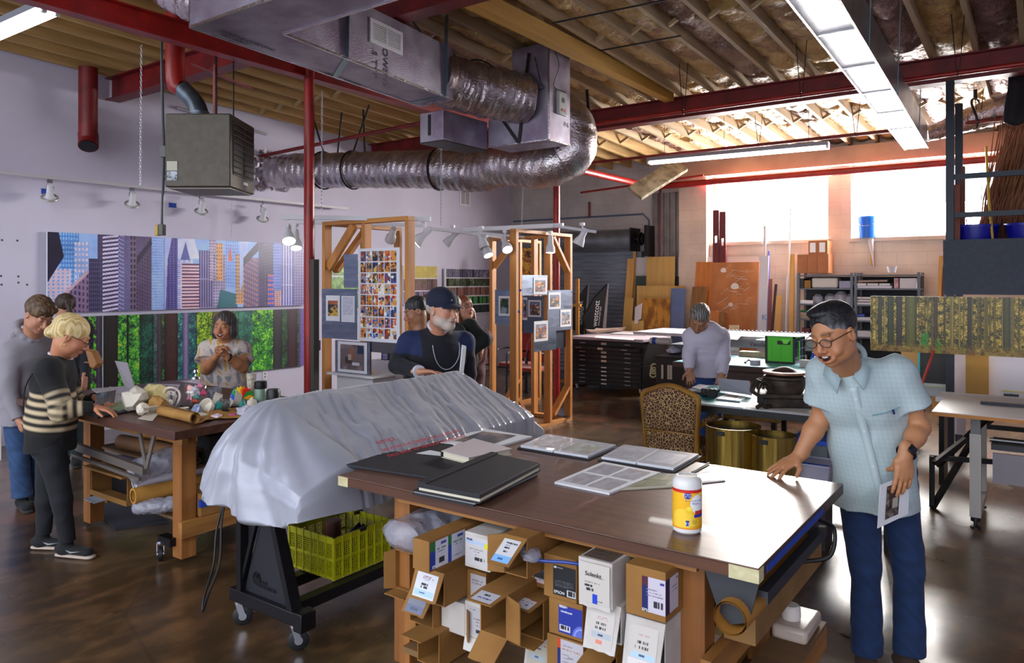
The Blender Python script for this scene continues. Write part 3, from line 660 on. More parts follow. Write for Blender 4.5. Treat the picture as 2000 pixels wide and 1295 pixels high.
TW=wood('brown_table_laminate','#664232','#4e3024',.34,'x',5,.02,coat=.15,freq=30)
TE=wood('dark_table_edge','#5c3520','#3a2014',.45,'x',6,.05)
PS=wood('stained_pine','#9c6430','#74451c',.5,'z',5);PSX=wood('stained_pine_rail','#a8743a','#7e5124',.5,'x',5);PSY=wood('stained_pine_side','#a8743a','#7e5124',.5,'y',5)
BLUET=mat('blue_masking_tape','#1440a8',.6);CREAMT=mat('cream_tape','#cfc79f',.7,0,'#b4aa80',30)
tx0,tx1,ty0,ty1,TZ=-2.52,-.685,2.21,3.35,.90
tb=thing('work_table','big brown topped wooden work table filling the foreground','table',((tx0+tx1)/2,(ty0+ty1)/2,0))
MB().mm((tx0,ty0,TZ-.006),(tx1,ty1,TZ)).build('tabletop',TW,tb,True,smooth=0,bevel=.002)
MB().mm((tx0,ty0,TZ-.042),(tx1,ty1,TZ-.006)).build('tabletop_edge',TE,tb,True,smooth=0)
MB().mm((tx0+.34,ty0+.20,TZ-.12),(tx1-.3,ty0+.24,TZ-.042)).build('apron',PSX,tb,True,smooth=0)
MB().mm((tx0+.25,ty1-.3,TZ-.13),(tx1-.2,ty1-.26,TZ-.042)).build('apron',PSX,tb,True,smooth=0)
MB().mm((tx0+.34,ty0+.02,TZ-.062),(tx1-.20,ty0+.05,TZ-.042)).build('front_batten',PSX,tb,True,smooth=0)
for x in(-2.27,-.975):
 for y in(2.30,3.0):MB().mm((x,y,.12),(x+.09,y+.09,TZ-.042)).build('leg',PS,tb,True,smooth=0,bevel=.003)
for x in(-2.27,-.975):
 MB().mm((x+.09*(x<-2)-.0,2.30,.24),(x+.09*(x<-2)+.035 if x<-2 else x-.035,3.09,.33)).build('side_rail',PSY,tb,True,smooth=0)
MB().mm((-.88,2.25,.46),(-.845,3.12,.56)).build('side_rail',PSY,tb,True,smooth=0)
MB().mm((-2.18,2.26,.2),(-.88,3.12,.225)).build('lower_shelf',wood('shelf_ply','#7a5a38','#5e4228',.7,'x'),tb,True,smooth=0)
MB().mm((-.95,2.28,.44),(-.60,3.1,.46)).build('end_shelf',wood('shelf_ply','#7a5a38','#5e4228',.7,'x'),tb,True,smooth=0)if False else None
for x in(-2.22,-.93):
 for y in(2.35,3.04):caster(tb,x,y,.045,ztop=.12,ang=.7)
MB().mm((tx1-.001,ty0+.08,TZ-.036),(tx1+.002,ty1-.35,TZ-.012)).build('blue_tape',BLUET,tb,True,smooth=0)
MB().mm((tx1-.09,ty0-.0015,TZ-.045),(tx1+.0015,ty0+.045,TZ-.004)).build('corner_tape',CREAMT,tb,True,smooth=0)
MB().mm((tx0-.0015,ty0-.0015,TZ-.045),(tx0+.06,ty0+.04,TZ-.004)).build('corner_tape',CREAMT,tb,True,smooth=0)
# folding roll bracket under the right end
rb_=thing('roll_holder','grey steel roll bracket with a tube hung under the right end of the work table','bracket',(-.72,2.7,.7))
for y in(2.26,3.02):
 MB().prism([V((tx1-.19,y,TZ-.045)),V((tx1-.01,y,TZ-.045)),V((tx1-.045,y,TZ-.19)),V((tx1-.10,y,TZ-.21)),V((tx1-.14,y,TZ-.18))],(0,.006,0)).build('side_plate',mat('dark_grey_steel','#3b3d43',.4,.4),rb_,True)
MB().tube([(tx1-.09,2.22,TZ-.175),(tx1-.09,3.12,TZ-.175)],.052,20,cap=False).tube([(tx1-.09,3.12,TZ-.175),(tx1-.09,2.22,TZ-.175)],.046,20,cap=False).build('cardboard_tube',mat('tube_card','#a8742c',.7),rb_,True)
MB().mm((tx1-.03,2.3,TZ-.12),(tx1-.005,3.06,TZ-.10)).mm((tx1-.005,2.3,TZ-.14),(tx1+.0,3.06,TZ-.1)).build('channel',mat('dark_grey_steel','#3b3d43',.4,.4),rb_,True)
MB().tube(crom([(tx1-.02,3.0,TZ-.06),(tx1+.03,3.04,TZ-.1),(tx1+.02,3.02,TZ-.2),(tx1-.08,3.0,TZ-.24)]),.008,6).build('crank',BLACKM,rb_,True)
one(MB().mm((-.875,2.48,.565),(-.70,3.2,.70)).mm((-.875,2.48,.70),(-.70,3.2,.705)),'long_carton',mat('dusty_white_card','#a9a7a2',.8),'long pale carton lying along the right end of the work table','box')if False else None
lc=thing('long_carton','long grey and brown carton lying lengthwise inside the right end of the table','box',(-.80,2.8,.56))
MB().mm((-.865,2.42,.565),(-.76,3.3,.70)).build('carton',mat('brown_card','#8d6838',.8,0,'#7b5a30',6),lc,True,smooth=0)
MB().prism([V((-.866,2.42,.70)),V((-.755,2.42,.70)),V((-.85,2.42,.80))],(0,.88,0)).build('white_tray',mat('dusty_white_card','#a9a7a2',.8),lc,True,smooth=0)
MB().mm((-.845,2.3,.225),(-.70,3.1,.235)).build('x',PS,lc,True)if False else None
sh=thing('lower_board','brown board resting on the low rail at the right end of the table','board',(-.78,2.7,.40))
MB().mm((-.845,2.32,.385),(-.70,3.12,.40)).build('board',wood('shelf_ply','#7a5a38','#5e4228',.7,'x'),sh,True,smooth=0)
MB().mm((-.725,2.32,.30),(-.70,3.12,.385)).build('front_lip',PSY,sh,True,smooth=0)
MB().mm((-.845,2.34,.225),(-.82,2.38,.385)).mm((-.845,3.0,.225),(-.82,3.04,.385)).build('foot',PS,sh,True)
jg=thing('plastic_jug','translucent white plastic jug with round lid at the right end under the table','jug',(-.775,2.98,.40))
MB().mm((-.84,2.86,.40),(-.71,3.09,.455)).build('jug_body',mat('milky_plastic','#c9b7a9',.35,trans=.2),jg,True,bevel=.015)
MB().lathe([(0,0),(.034,0),(.036,.012),(.034,.045),(.028,.052),(0,.052)],(-.79,2.95,.455),24).build('lid',mat('milky_lid','#d6cfca',.4),jg,True)
# ---- wipes canister
cn=thing('wipes_canister','yellow labelled tub of disinfecting wipes with a white lid','canister',tuple(pz(1342,1036,TZ)));cc=cn.location
RC=.0485
MB().lathe([(0,0),(RC-.006,0),(RC,.006),(RC,.020),(RC-.001,.150),(RC+.0012,.151),(RC+.0012,.158),(RC,.172),(RC-.008,.186),(RC-.014,.190),(RC-.018,.187),(0,.186)],(0,0,0),48).build('tub',mat('glossy_white_plastic','#dedcda',.25),cn)
def cyl_patch(name,a0,a1,z0,z1,m,r=RC+.0006,nu=40,nv=2,arr=None):
# angles measured from the direction towards the camera, + to the right
 th0=math.atan2(-cc.y,-cc.x)
 H_,W_=(arr.shape[0],arr.shape[1])if arr is not None else(nv,nu)
 vs=[]
 for j in range(H_):
  for i in range(W_):
   a=th0+(a0+(a1-a0)*i/(W_-1));z=z0+(z1-z0)*j/(H_-1)
   vs.append((r*math.cos(a),r*math.sin(a),z))
 b=MB().add(vs,[(j*W_+i,j*W_+i+1,(j+1)*W_+i+1,(j+1)*W_+i)for j in range(H_-1)for i in range(W_-1)])
 o=b.build(name,m,cn)
 if arr is not None:setcol(o,s2l(np.clip(arr[::-1],0,1)).reshape(-1,3))
 return o
A=np.zeros((150,260,3));A[:]=hx('#f0b414')
yy,xx=np.mgrid[0:150,0:260]/np.array([150,260])[:,None,None]
# angle spans -100..+100 deg: x .5 faces the camera ; face centre of label at x~.58
def ell(A,cx,cy,rx,ry,c):A[((xx-cx)/rx)**2+((yy-cy)/ry)**2<1]=hx(c)
ell(A,.72,.36,.16,.24,'#e9e9ec');ell(A,.42,.78,.24,.30,'#f4c93a');ell(A,.53,.50,.075,.10,'#f0c60e');ell(A,.545,.47,.05,.05,'#f8dc50')
ell(A,.51,.14,.075,.085,'#1b2fa0');ell(A,.80,.12,.05,.06,'#efe07a')
A[:12]=hx('#cf1f14');A[-7:]=hx('#e8951a')
rect(A,.475,.77,.545,.91,'#1c3f9a');rect(A,.66,.53,.92,.62,'#c8281c');rect(A,.64,.62,.92,.70,'#20309a')
for k in range(5):rect(A,.60,.74+.028*k,.70,.752+.028*k,'#8a9440')
rect(A,.56,.93,.86,.945,'#a88a20')
cyl_patch('label',-1.75,1.75,.018,.150,PRINTM,arr=A[:,::-1]if False else A)
def ctext(s,size,a,z,m,sp=1.0):
 th0=math.atan2(-cc.y,-cc.x);r=RC+.0012;n=len(s)
 for k,ch in enumerate(s):
  if ch==' ':continue
  an=th0+a+(k-(n-1)/2)*size*.62*sp/r
  p=V((r*math.cos(an),r*math.sin(an),z));xd=V((-math.sin(an),math.cos(an),0))
  text(ch,size,m,rootmat(cn)@p-xd*size*.28,xd,(0,0,1),cn,ext=.0002)
YB=mat('label_blue','#2a62b8',.5);YW_=mat('label_white','#f2f2f2',.5)
ctext('great',.009,.02,.1335,YW_);ctext('value',.009,.02,.1265,YW_)
ctext('Disinfecting',.0085,.50,.112,YB);ctext('Wipes',.0095,.62,.102,YB)
ctext('75',.014,.03,.032,YW_,1.1)
# ---- albums, portfolios, prints
BOARD=mat('black_album_cloth','#1d1e26',.6,0,'#17181f',60,bump=.08);PAGES=mat('cream_pages','#cfc8b4',.7)
def plan(px,z):return[pz(x,y,z)for x,y in px]
def sheet(poly,th,name,m,root=None,z=None,**k):
 return MB().prism(poly,(0,0,th)).build(name,m,root,True,smooth=0,**k)
def quadxy(q,u,v):return q[0]*(1-u)*(1-v)+q[1]*u*(1-v)+q[2]*u*v+q[3]*(1-u)*v
def printon(q,u0,v0,u1,v1,arr,root,z,name='photo',m=None):
 a,b,d=quadxy(q,u0,v0),quadxy(q,u1,v0),quadxy(q,u0,v1)
 a=V((a.x,a.y,z));b=V((b.x,b.y,z));d=V((d.x,d.y,z));return picture(name,arr,a,b-a,d-a,root,m)
def photoarr(w,h,c1,c2,c3,seed,cell=9):
 n=vnoise(h,w,cell,seed,4);n2=vnoise(h,w,cell*2.2,seed+5,3)
 A=lerpc(c1,c2,np.clip((n-.3)/.4,0,1));t=np.clip((n2-.5)*6,0,1)[...,None];A=A*(1-t)+hx(c3)*t
 return A
z=TZ+.0005
pf=thing('portfolio','large flat black portfolio at the left corner of the work table','portfolio',tuple(pz(790,915,z)))
q=plan([(676,915),(820,943),(898,905),(765,885)],z)
q=[V((-2.50,2.215,z)),V((-2.06,2.225,z)),V((-2.10,2.70,z)),V((-2.46,2.72,z))]
q=[pz(676,912,z),pz(872,942,z),pz(925,902,z),pz(762,885,z)]
sheet(q,.012,'cover',BOARD,pf,bevel=.002)
bk=thing('black_folder','black folder lying behind the white ring binder on the table','folder',tuple(pz(850,880,z)))
q=plan([(785,886),(850,893),(890,868),(858,862)],z);sheet(q,.008,'cover',BOARD,bk)
ds=thing('disc_sleeve','white paper sleeve peeking out under the ring binder','sleeve',tuple(pz(845,893,z)))
sheet(plan([(800,889),(905,905),(925,896),(840,880)],z+.0085),.002,'paper',PAPER,ds)
# two stacked albums
al=thing('album','thin black album at the bottom of the stack near the table edge','album',tuple(pz(940,945,z)),group='stacked black albums')
q=plan([(806,966),(925,990),(1050,930),(940,905)],z);sheet(q,.008,'back_cover',BOARD,al);sheet([p+V((.004,.004,.008))for p in q],.006,'pages',mat('grey_pages','#8d8c90',.7),al)
sheet([p+V((0,0,.014))for p in q],.004,'front_cover',BOARD,al)
al=thing('album','thick black album with cream pages on top of the stack near the edge','album',tuple(pz(940,940,z+.02)),group='stacked black albums')
z2=z+.019;q=[pz(815,960,z2),pz(937,984,z2),pz(1055,920,z2),pz(960,899,z2)]
sheet(q,.005,'back_cover',BOARD,al);c_=sum(q,V())/4
sheet([c_+(p-c_)*.975+V((0,0,.005))for p in q],.012,'pages',PAGES,al)
sheet([p+V((0,0,.017))for p in q],.018,'front_cover',BOARD,al,bevel=.002)
e0,e1=q[0],q[3];w0,w1=q[0].lerp(q[1],.14),q[3].lerp(q[2],.14)
sheet([e0+V((0,0,.035)),w0+V((0,0,.035)),w1+V((0,0,.035)),e1+V((0,0,.035))],.006,'spine_strip',BOARD,al,bevel=.001)
rbn=thing('ring_binder','white covered ring binder with black spine on the table','binder',tuple(pz(930,880,z)))
z3=z+.003;q=[pz(862,898,z3),pz(915,912,z3),pz(1000,893,z3),pz(925,872,z3)]
q=[p+V((0,0,.0105))for p in q]
sheet(q,.003,'back_cover',mat('cream_cover','#bdb5a8',.6),rbn);c_=sum(q,V())/4
sheet([c_+(p-c_)*.94+V((0,0,.003))for p in q],.026,'pages',PAGES,rbn)
sheet([p+V((0,0,.029))for p in q],.003,'front_cover',mat('pale_pink_cover','#cfc3c4',.45),rbn)
MB().bar(q[0]+V((0,0,.016)),q[3]+V((0,0,.016)),.008,.030).build('spine',BLACK,rbn,True)
mp_=thing('matted_print','large print in a white mat at the far left of the table','print',tuple(pz(960,855,z)),group='loose prints on the table')
q=plan([(860,868),(956,880),(1040,856),(942,840)],z);sheet(q,.01,'mat_board',PAPER,mp_)
printon(q,.14,.16,.86,.84,photoarr(60,34,'#2a2c38','#5a5f70','#8a7466',3,7),mp_,z+.011)
def album_open(px,lab,cols,seed,flip=1):
 t=thing('open_album',lab,'album',tuple(pz(*px[0],z)),group='open photo albums');q=plan(px,z)
 sheet(q,.006,'cover',BOARD,t)
 for s,(u0,u1)in enumerate(((.03,.495),(.505,.97))):
  a=[quadxy(q,u0,.04),quadxy(q,u1,.04),quadxy(q,u1,.96),quadxy(q,u0,.96)]
  sheet([p+V((0,0,.006))for p in a],.012,'page',mat('album_page','#cdd0da',.25,coat=.6),t,bevel=.002)
  c=cols[s];printon(a,.12,.14,.88,.82,photoarr(36,26,*c,seed+s,6),t,z+.0186)
album_open([(1010,877),(1150,900),(1210,875),(1065,852)],'open album under clear sleeves, further left on the table',[('#b0a8a0','#d8d8dc','#9aa0a8'),('#a8b0a0','#c2c8cc','#a0a098')],11)
album_open([(1168,900),(1318,924),(1372,893),(1215,873)],'open album with grey photographs near the middle of the table',[('#a9a9b6','#9898a8','#b4b4c0'),('#aab0be','#9aa2b2','#b8bcc8')],15)
sp=thing('photo_sheet','sheet with four grey landscapes on the table','print',tuple(pz(1190,935,z)),group='loose prints on the table')
q=plan([(1083,945),(1190,967),(1290,926),(1178,905)],z);sheet(q,.008,'page',PAPER,sp)
for i in range(2):
 for j in range(2):printon(q,.08+.45*i,.08+.46*j,.47+.45*i,.46+.46*j,photoarr(24,18,'#9a9aa8','#b9b7c2','#a39a9c',30+i*2+j,5),sp,z+.009)
sp=thing('photo_sheet','sheet with green garden photographs beside the wipes canister','print',tuple(pz(1260,940,z)),group='loose prints on the table')
q=[p for p in plan([(1212,958),(1316,952),(1345,928),(1262,926)],z)];sheet([p+V((0,0,-.0002))for p in q],.005,'page',mat('beige_page','#a9a594',.6),sp)
printon(q,.1,.1,.9,.45,photoarr(30,14,'#5c6438','#8c8f70','#a9a594',41,5),sp,z+.0056);printon(q,.1,.52,.9,.92,photoarr(30,14,'#6e7048','#a09c84','#59622e',42,5),sp,z+.0056)
sp=thing('brochure','small brochure behind the wipes canister','print',tuple(pz(1390,935,z)),group='loose prints on the table')
q=plan([(1360,946),(1417,940),(1385,922),(1340,928)],z);sheet(q,.004,'page',mat('grey_page','#9f9ca4',.5),sp);printon(q,.1,.1,.9,.9,photoarr(24,16,'#8d8790','#b5aeb4','#a08078',51,6),sp,z+.0046)
sp=thing('pen','dark pen beside the right open album','pen',tuple(pz(1380,912,z)))
MB().tube([pz(1352,922,z+.005),pz(1385,904,z+.005)],.004,8).build('barrel',BLACK,sp,True)
# ---- covered machine
cv=thing('covered_laminator','long machine on a black wheeled stand under a silver grey dust cover','machine',(-3.0,3.0,0))
PR=[(-3.42,.70),(-3.44,.80),(-3.42,.93),(-3.37,1.02),(-3.315,1.095),(-3.26,1.138),(-3.20,1.148),(-3.14,1.13),(-3.02,1.08),(-2.88,1.03),(-2.74,.985),(-2.64,.945),(-2.585,.91),(-2.575,.82),(-2.575,.70)]
from mathutils import noise as MN
def prof(u):
 x=u*(len(PR)-1);i=min(int(x),len(PR)-2);f=x-i;a,b=PR[i],PR[i+1];return a[0]+(b[0]-a[0])*f,a[1]+(b[1]-a[1])*f
def cover(u,s):
 x,z=prof(u);zb=.70
 # s in 0..1 : near end, body, far end
 if s<.2:t=s/.2;y=2.06+.32*(max(0,t-.35)/.65)**1.25+.02*t;g=(t/.35)*.40 if t<.35 else .40+.60*math.sin((t-.35)/.65*math.pi/2)**.9
 elif s>.85:t=(1-s)/.15;y=3.97-.17*(max(0,t-.4)/.6);g=t/.4*.5 if t<.4 else .5+.5*((t-.4)/.6)
 else:t=1;y=2.40+(3.85-2.40)*((s-.2)/.65);g=1
 near=max(0,1-s/.2)if s<.2 else 0
 xc=-2.98;pinch=1-.29*near**1.3+.05*math.sin(math.pi*min(1,near*1.2))
 x=xc+(x-xc)*pinch
 z=zb+(z-zb)*g-.05*near*math.sin(math.pi*u)**.5*(g<.5)
 if g<.02:z=zb-.035*math.sin(math.pi*u)+.012*math.sin(u*23)
 p=V((x,y,z))
 # wrinkles
 w=0
 q=V((x*2.2,y*1.1,z*3))
 w+=.010*(MN.noise(q*2.2))+.006*MN.noise(q*5)
 if .2<=s<=.85 and x>-3.2:
  ph=y*1.0+(x+3.2)*.45
  r_=MN.noise(V((ph*7,x*.9,3.3)));w+=.012*max(0,r_)**1.0-.004
  w+=.007*(1-abs(MN.noise(V((ph*16,x*2,7))))*3 if abs(MN.noise(V((ph*16,x*2,7))))<.12 else 0)
 if s<.34:
  c0_=V((-3.2,2.38,1.18));d=p-c0_;an=math.atan2(d.z+.001,d.x+.3*d.y);r_=MN.noise(V((an*3.2,d.length*.6,1.7)))
  w+=.045*r_*min(1,d.length*2.2)*(1 if s<.2 else 1-(s-.2)/.14)+.02*MN.noise(V((an*8,d.length*1.5,4)))*min(1,d.length*2.5)
 hem=max(0,1-(z-zb)/.06);
 n=V((x-xc,(-.8 if s<.2 else(.8 if s>.85 else 0)),(z-.75)*1.6)).normalized()
 return p+n*(w)+V((0,0,.010*math.sin(y*9+x*7)*hem))
MB().grid(cover,110,230).build('dust_cover',mat('silver_dust_cover','#a5a7b4',.32,.12,'#9c9eac',3,bump=.12,bscale=24,sheen=.2),cv,True,smooth=180)
RT=mat('red_notice_ink','#c02838',.6)
sd=(V((-2.64,0,.945))-V((-3.02,0,1.105))).normalized();sn=V((-sd.z,0,sd.x));sn=sn if sn.z>0 else-sn
def onslope(px,py,off=.014):
 d=ray(px,py);p0=V((-2.64,3,.945))+sn*off;return CP+d*((p0-CP).dot(sn)/d.dot(sn))
for s_,px_,py_,sz in(('NOTICE',738,868,.036),('USE AFTER THE TEMPERATURE OF ROLLERS',748,882,.030),('FALLS BACK TO THE ROOM TEMPERATURE',760,893,.030)):
 text(s_,sz,RT,onslope(px_,py_),(0,1,0),-sd,cv,name='red_notice',ext=.0003)
DK=mat('laminator_frame','#121217',.4,.3);DP=mat('laminator_panel','#24252c',.45,.2)
MB().mm((-3.36,2.38,.76),(-2.72,3.8,.90)).build('machine_body',DP,cv,True)
for y in(2.24,3.72):
 MB().mm((-3.38,y,.125),(-2.83,y+.07,.19)).build('base_beam',DK,cv,True,bevel=.004)
 MB().bar((-3.30,y+.035,.19),(-3.30,y+.035,.78),.07,.035,up=(1,0,0)).build('upright',DK,cv,True)
 MB().bar((-2.90,y+.035,.18),(-3.12,y+.035,.80),.035,.06,up=(0,1,0)).bar((-3.30,y+.02,.22),(-3.12,y+.02,.72),.02,.02,up=(0,1,0)).build('slanted_leg',DK,cv,True)
 MB().prism([V((-3.29,y+.03,.19)),V((-2.94,y+.03,.19)),V((-3.13,y+.03,.66))],(0,.01,0)).build('triangular_panel',DP,cv,True,smooth=0)
 MB().prism([V((-3.33,y+.045,.3)),V((-3.14,y+.045,.66)),V((-3.12,y+.045,.77)),V((-3.33,y+.045,.77))],(0,.01,0)).build('upper_panel',DP,cv,True,smooth=0)
 for x in(-3.32,-2.88):caster(cv,x,y+.04,.05,ztop=.128,ang=.9)
 MB().mm((-2.86,y-.01,.11),(-2.80,y+.08,.2)).build('end_block',DK,cv,True,bevel=.004)
for x in(-3.24,-2.97):MB().mm((x-.03,2.31,.135),(x+.03,3.72,.19)).build('long_rail',DK,cv,True,smooth=0)
MB().lathe([(.03,0),(.034,0),(.034,.001),(.03,.001)],(-3.19,2.268,.27),24,(0,-1,0)).build('maker_emblem',mat('emblem_grey','#0c0c0f',.3),cv,True)
EM=mat('emblem_grey','#0c0c0f',.3)
MB().tube([(-3.215,2.266,.27),(-3.20,2.266,.295),(-3.18,2.266,.275),(-3.17,2.266,.30),(-3.155,2.266,.262)],.002,5).build('maker_emblem',EM,cv,True)
text('Royal',.030,EM,(-3.17,2.267,.255),(1,0,0),(0,0,1),cv);text('SOVEREIGN',.026,EM,(-3.17,2.267,.232),(1,0,0),(0,0,1),cv)
cb=MB().tube(crom([(-3.38,2.25,.74),(-3.42,2.2,.5),(-3.39,2.16,.33),(-3.44,2.14,.16),(-3.42,2.12,.10),(-3.37,2.12,.2),(-3.34,2.16,.35),(-3.38,2.2,.55),(-3.39,2.25,.74)]),.006,7)
one(cb,'power_cord',BSTRAP,'black cord looping down at the left of the covered machine','cord')
# ---- yellow crate
YC=mat('yellow_plastic','#b8b410',.4,0,'#a8a60c',8)
cr=thing('crate','yellow perforated plastic crate on the rails of the covered machine','crate',(-3.17,2.8,.195))
X0,X1,Y0,Y1,Z0,Z1=-3.36,-3.0,2.60,3.0,.195,.415
MB().mm((X0,Y0,Z0),(X1,Y1,Z0+.008)).build('bottom',YC,cr,True)
def crside(a,b):
 a,b=V(a),V(b);L_=(b-a).length;d=(b-a)/L_;m=MB();up=V((0,0,1))
 for z_,h_ in((Z0+.008,.016),(Z1-.016,.032),((Z0+Z1)/2-.008,.014)):m.bar(a+up*(z_-a.z),b+up*(z_-a.z),.008,h_)
 n=int(L_/.052)
 for k in range(n+1):
  c=a+d*(L_*k/n);m.bar(V((c.x,c.y,Z0)),V((c.x,c.y,Z1)),.007 if 0<k<n else .012,.016,up=d.cross(up))
 for k in range(n*4):
  c=a+d*(L_*(k+.5)/(n*4));m.bar(V((c.x,c.y,Z0)),V((c.x,c.y,Z1-.02)),.003,.0045,up=d.cross(up))
 for k in range(18):
  z_=Z0+.012+k*.0108;m.bar(V((a.x,a.y,z_)),V((b.x,b.y,z_)),.003,.0040)
 m.build('side',YC,cr,True,smooth=0)
for a,b in(((X0,Y0,Z0),(X1,Y0,Z0)),((X1,Y0,Z0),(X1,Y1,Z0)),((X1,Y1,Z0),(X0,Y1,Z0)),((X0,Y1,Z0),(X0,Y0,Z0))):crside(a,b)
for(x,y)in((X1-.02,Y0+.2),(X0+.1,Y1-.01)):MB().box((x+.02,y,Z1-.005),(.012,.06,.02)).build('clip',BLACK,cr,True)
tl=MB().lathe([(0,0),(.055,0),(.06,.02),(.05,.09),(.045,.22),(0,.22)],(-3.22,2.78,.204),20)
one(tl,'leather_tube',mat('brown_leather','#5a2f1e',.5,0,'#452014',14),'upright brown leather tube standing in the yellow crate','tube')
def sack(u,v):a=2*math.pi*u;r=.09*math.sin(math.pi*(.08+.9*v))**.6;return(-3.09+r*math.cos(a),2.86+r*1.1*math.sin(a),.205+.19*v+.012*math.sin(3*a))
one(MB().grid(sack,28,12),'dark_bag',mat('dark_nylon','#12131c',.55,bump=.3,nscale=20),'dark soft bag bulging beside the leather tube in the yellow crate','bag')
# ================================================================ roll cartons stored under the work table
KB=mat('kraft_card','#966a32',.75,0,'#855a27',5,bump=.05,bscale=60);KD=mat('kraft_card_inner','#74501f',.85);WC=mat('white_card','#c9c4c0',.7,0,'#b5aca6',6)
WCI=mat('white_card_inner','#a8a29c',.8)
def labelarr(w,h,bg='#cfd0d8',bars=(),txt=(),blocks=(),seed=0):
 A=np.zeros((h,w,3));A[:]=hx(bg);r=np.random.RandomState(seed)
 for(x0,y0,x1,y1,c)in blocks:rect(A,x0,y0,x1,y1,c)
 for(x0,y0,x1,y1)in bars:
  xs_=np.arange(int(x0*w),int(x1*w));on=r.rand(len(xs_))>.4
  A[int(y0*h):max(int(y0*h)+1,int(y1*h)),xs_[on]]=hx('#24242c')
 for(x0,y,x1,c)in txt:
  yi=int(y*h);n=int((x1-x0)*w);on=r.rand(n)>.25;A[yi:yi+2,int(x0*w):int(x0*w)+n][:,on]=hx(c)
 return A
MOAB=dict(bars=((.3,.42,.62,.50),(.3,.54,.62,.62)),txt=((.3,.12,.7,'#a06868'),(.3,.2,.8,'#8a8a94'),(.3,.27,.6,'#8a8a94')),blocks=((.05,.70,.95,.92,'#a9c8e6'),(.3,.78,.55,.84,'#3c5a8c')))
LASTY=[0]
def carton(lab,xl,xr,yt,yb,Y,depth=.75,white=False,open_=False,flaps=(),labels=(),name='roll_carton',zoff=0):
 a,b,r=pY(xl,yt,Y),pY(xl,yb,Y),pY(xr,yb,Y);x0,x1,z1,z0=a.x,r.x,a.z+zoff,b.z+zoff
 t=thing(name,lab,'box',((x0+x1)/2,Y+depth/2,z0),group='roll cartons under the work table')
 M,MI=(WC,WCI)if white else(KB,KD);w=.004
 m=MB()
 if open_:
  m.mm((x0,Y,z0),(x1,Y+depth,z0+w)).mm((x0,Y,z1-w),(x1,Y+depth,z1)).mm((x0,Y,z0+w),(x0+w,Y+depth,z1-w)).mm((x1-w,Y,z0+w),(x1,Y+depth,z1-w)).mm((x0+w,Y+depth-w,z0+w),(x1-w,Y+depth,z1-w))
 else:m.mm((x0,Y,z0),(x1,Y+depth,z1))
 m.build('carton',M,t,True,smooth=0,bevel=.0025 if not open_ else 0)
 W_,H_=x1-x0,z1-z0
 for fl in flaps:
  side,ang,ln=fl[:3];arr=fl[3]if len(fl)>3 else None;col=fl[4]if len(fl)>4 else M
  an=math.radians(ang)
  if side=='top':o=V((x0,Y,z1));u=V((W_,0,0));d=V((0,-math.sin(an),-math.cos(an)))*ln
  elif side=='bottom':o=V((x0,Y,z0));u=V((W_,0,0));d=V((0,-math.sin(an),math.cos(an)))*ln
  elif side=='left':o=V((x0,Y,z0));u=V((0,0,H_));d=V((math.cos(an),-math.sin(an),0))*ln
  else:o=V((x1,Y,z0));u=V((0,0,H_));d=V((-math.cos(an),-math.sin(an),0))*ln
  n=u.cross(d).normalized()
  rj=random.Random(int(xl));N=6;poly=[o,o+u]+[o+u*(1-.04)+d*(1+rj.uniform(-.03,.03))]+[o+u*(1-k/N)+d*(1+rj.uniform(-.025,.025))for k in range(1,N)]+[o+u*.04+d]
  fo=MB().prism(poly,n*.004).build('flap',col,t,True,smooth=0)
  if arr is not None:
  # outward side of the flap is the one facing away from the box interior
   if side=='top':pa=o+u*.14+d*.92;uu=u*.72;vv=-d*.78;nn_=uu.cross(vv).normalized();off=.0055
   elif side=='bottom':pa=o+u*.12+d*.1;uu=u*.76;vv=d*.8
   else:pa=o+u*.1+d*.1;uu=d*.8;vv=u*.8
   n1=uu.cross(vv).normalized();pa=pa+n1*.0052 if(n1.dot(n)>0)else pa+n1*.0012
   picture('label',arr,pa,uu,vv,t,PRINTM)
 for L_ in labels:
  face,u0,v0,u1,v1,arr=L_[:6]
  if face=='front':o=V((x0,Y-.0015,z0));u=V((W_,0,0));v=V((0,0,H_))
  else:o=V((x1+.0015,Y,z0));u=V((0,L_[6]if len(L_)>6 else depth,0));v=V((0,0,H_))
  picture('label',arr,o+u*u0+v*v0,u*(u1-u0),v*(v1-v0),t,PRINTM)
 LASTY[0]=Y
 return t,(x0,x1,z0,z1)
WT=mat('white_ink','#e6e6ea',.5);NI=mat('navy_ink','#2a3a70',.5)
EPG=labelarr(60,40,'#c9c9d8',bars=((.25,.66,.42,.86),),txt=((.2,.32,.45,'#38704a'),(.2,.4,.4,'#8890a0'),(.66,.32,.92,'#38704a'),(.66,.4,.9,'#8890a0'),(.66,.8,.92,'#8890a0')),blocks=((0,0,.15,.35,'#1e6b3a'),(0,.35,.15,1,'#14389a'),(.5,0,.6,.35,'#1e6b3a'),(.5,.35,.6,1,'#14389a'),(.3,.12,.46,.2,'#34449c'),(.78,.12,.94,.2,'#34449c')))
t,b=carton('kraft carton with green and blue side label, top left of the stored cartons',806,838,1050,1110,2.030,.85,labels=(('side',.02,.06,.98,.94,EPG,.21),))
text('EPSON',.016,WT,(b[1]+.003,2.045,b[2]+.01),(0,1,0),(0,0,1),t)
t,b=carton('dark open carton at the far left under the bubble wrap',772,812,1072,1148,2.280,.7,open_=True,flaps=(('bottom',88,.07),('left',120,.05)))
t,b=carton('open kraft carton with hanging labelled flap below the green and blue one',812,868,1104,1168,2.160,.75,open_=True,flaps=(('top',24,.115,labelarr(40,44,**MOAB)),))
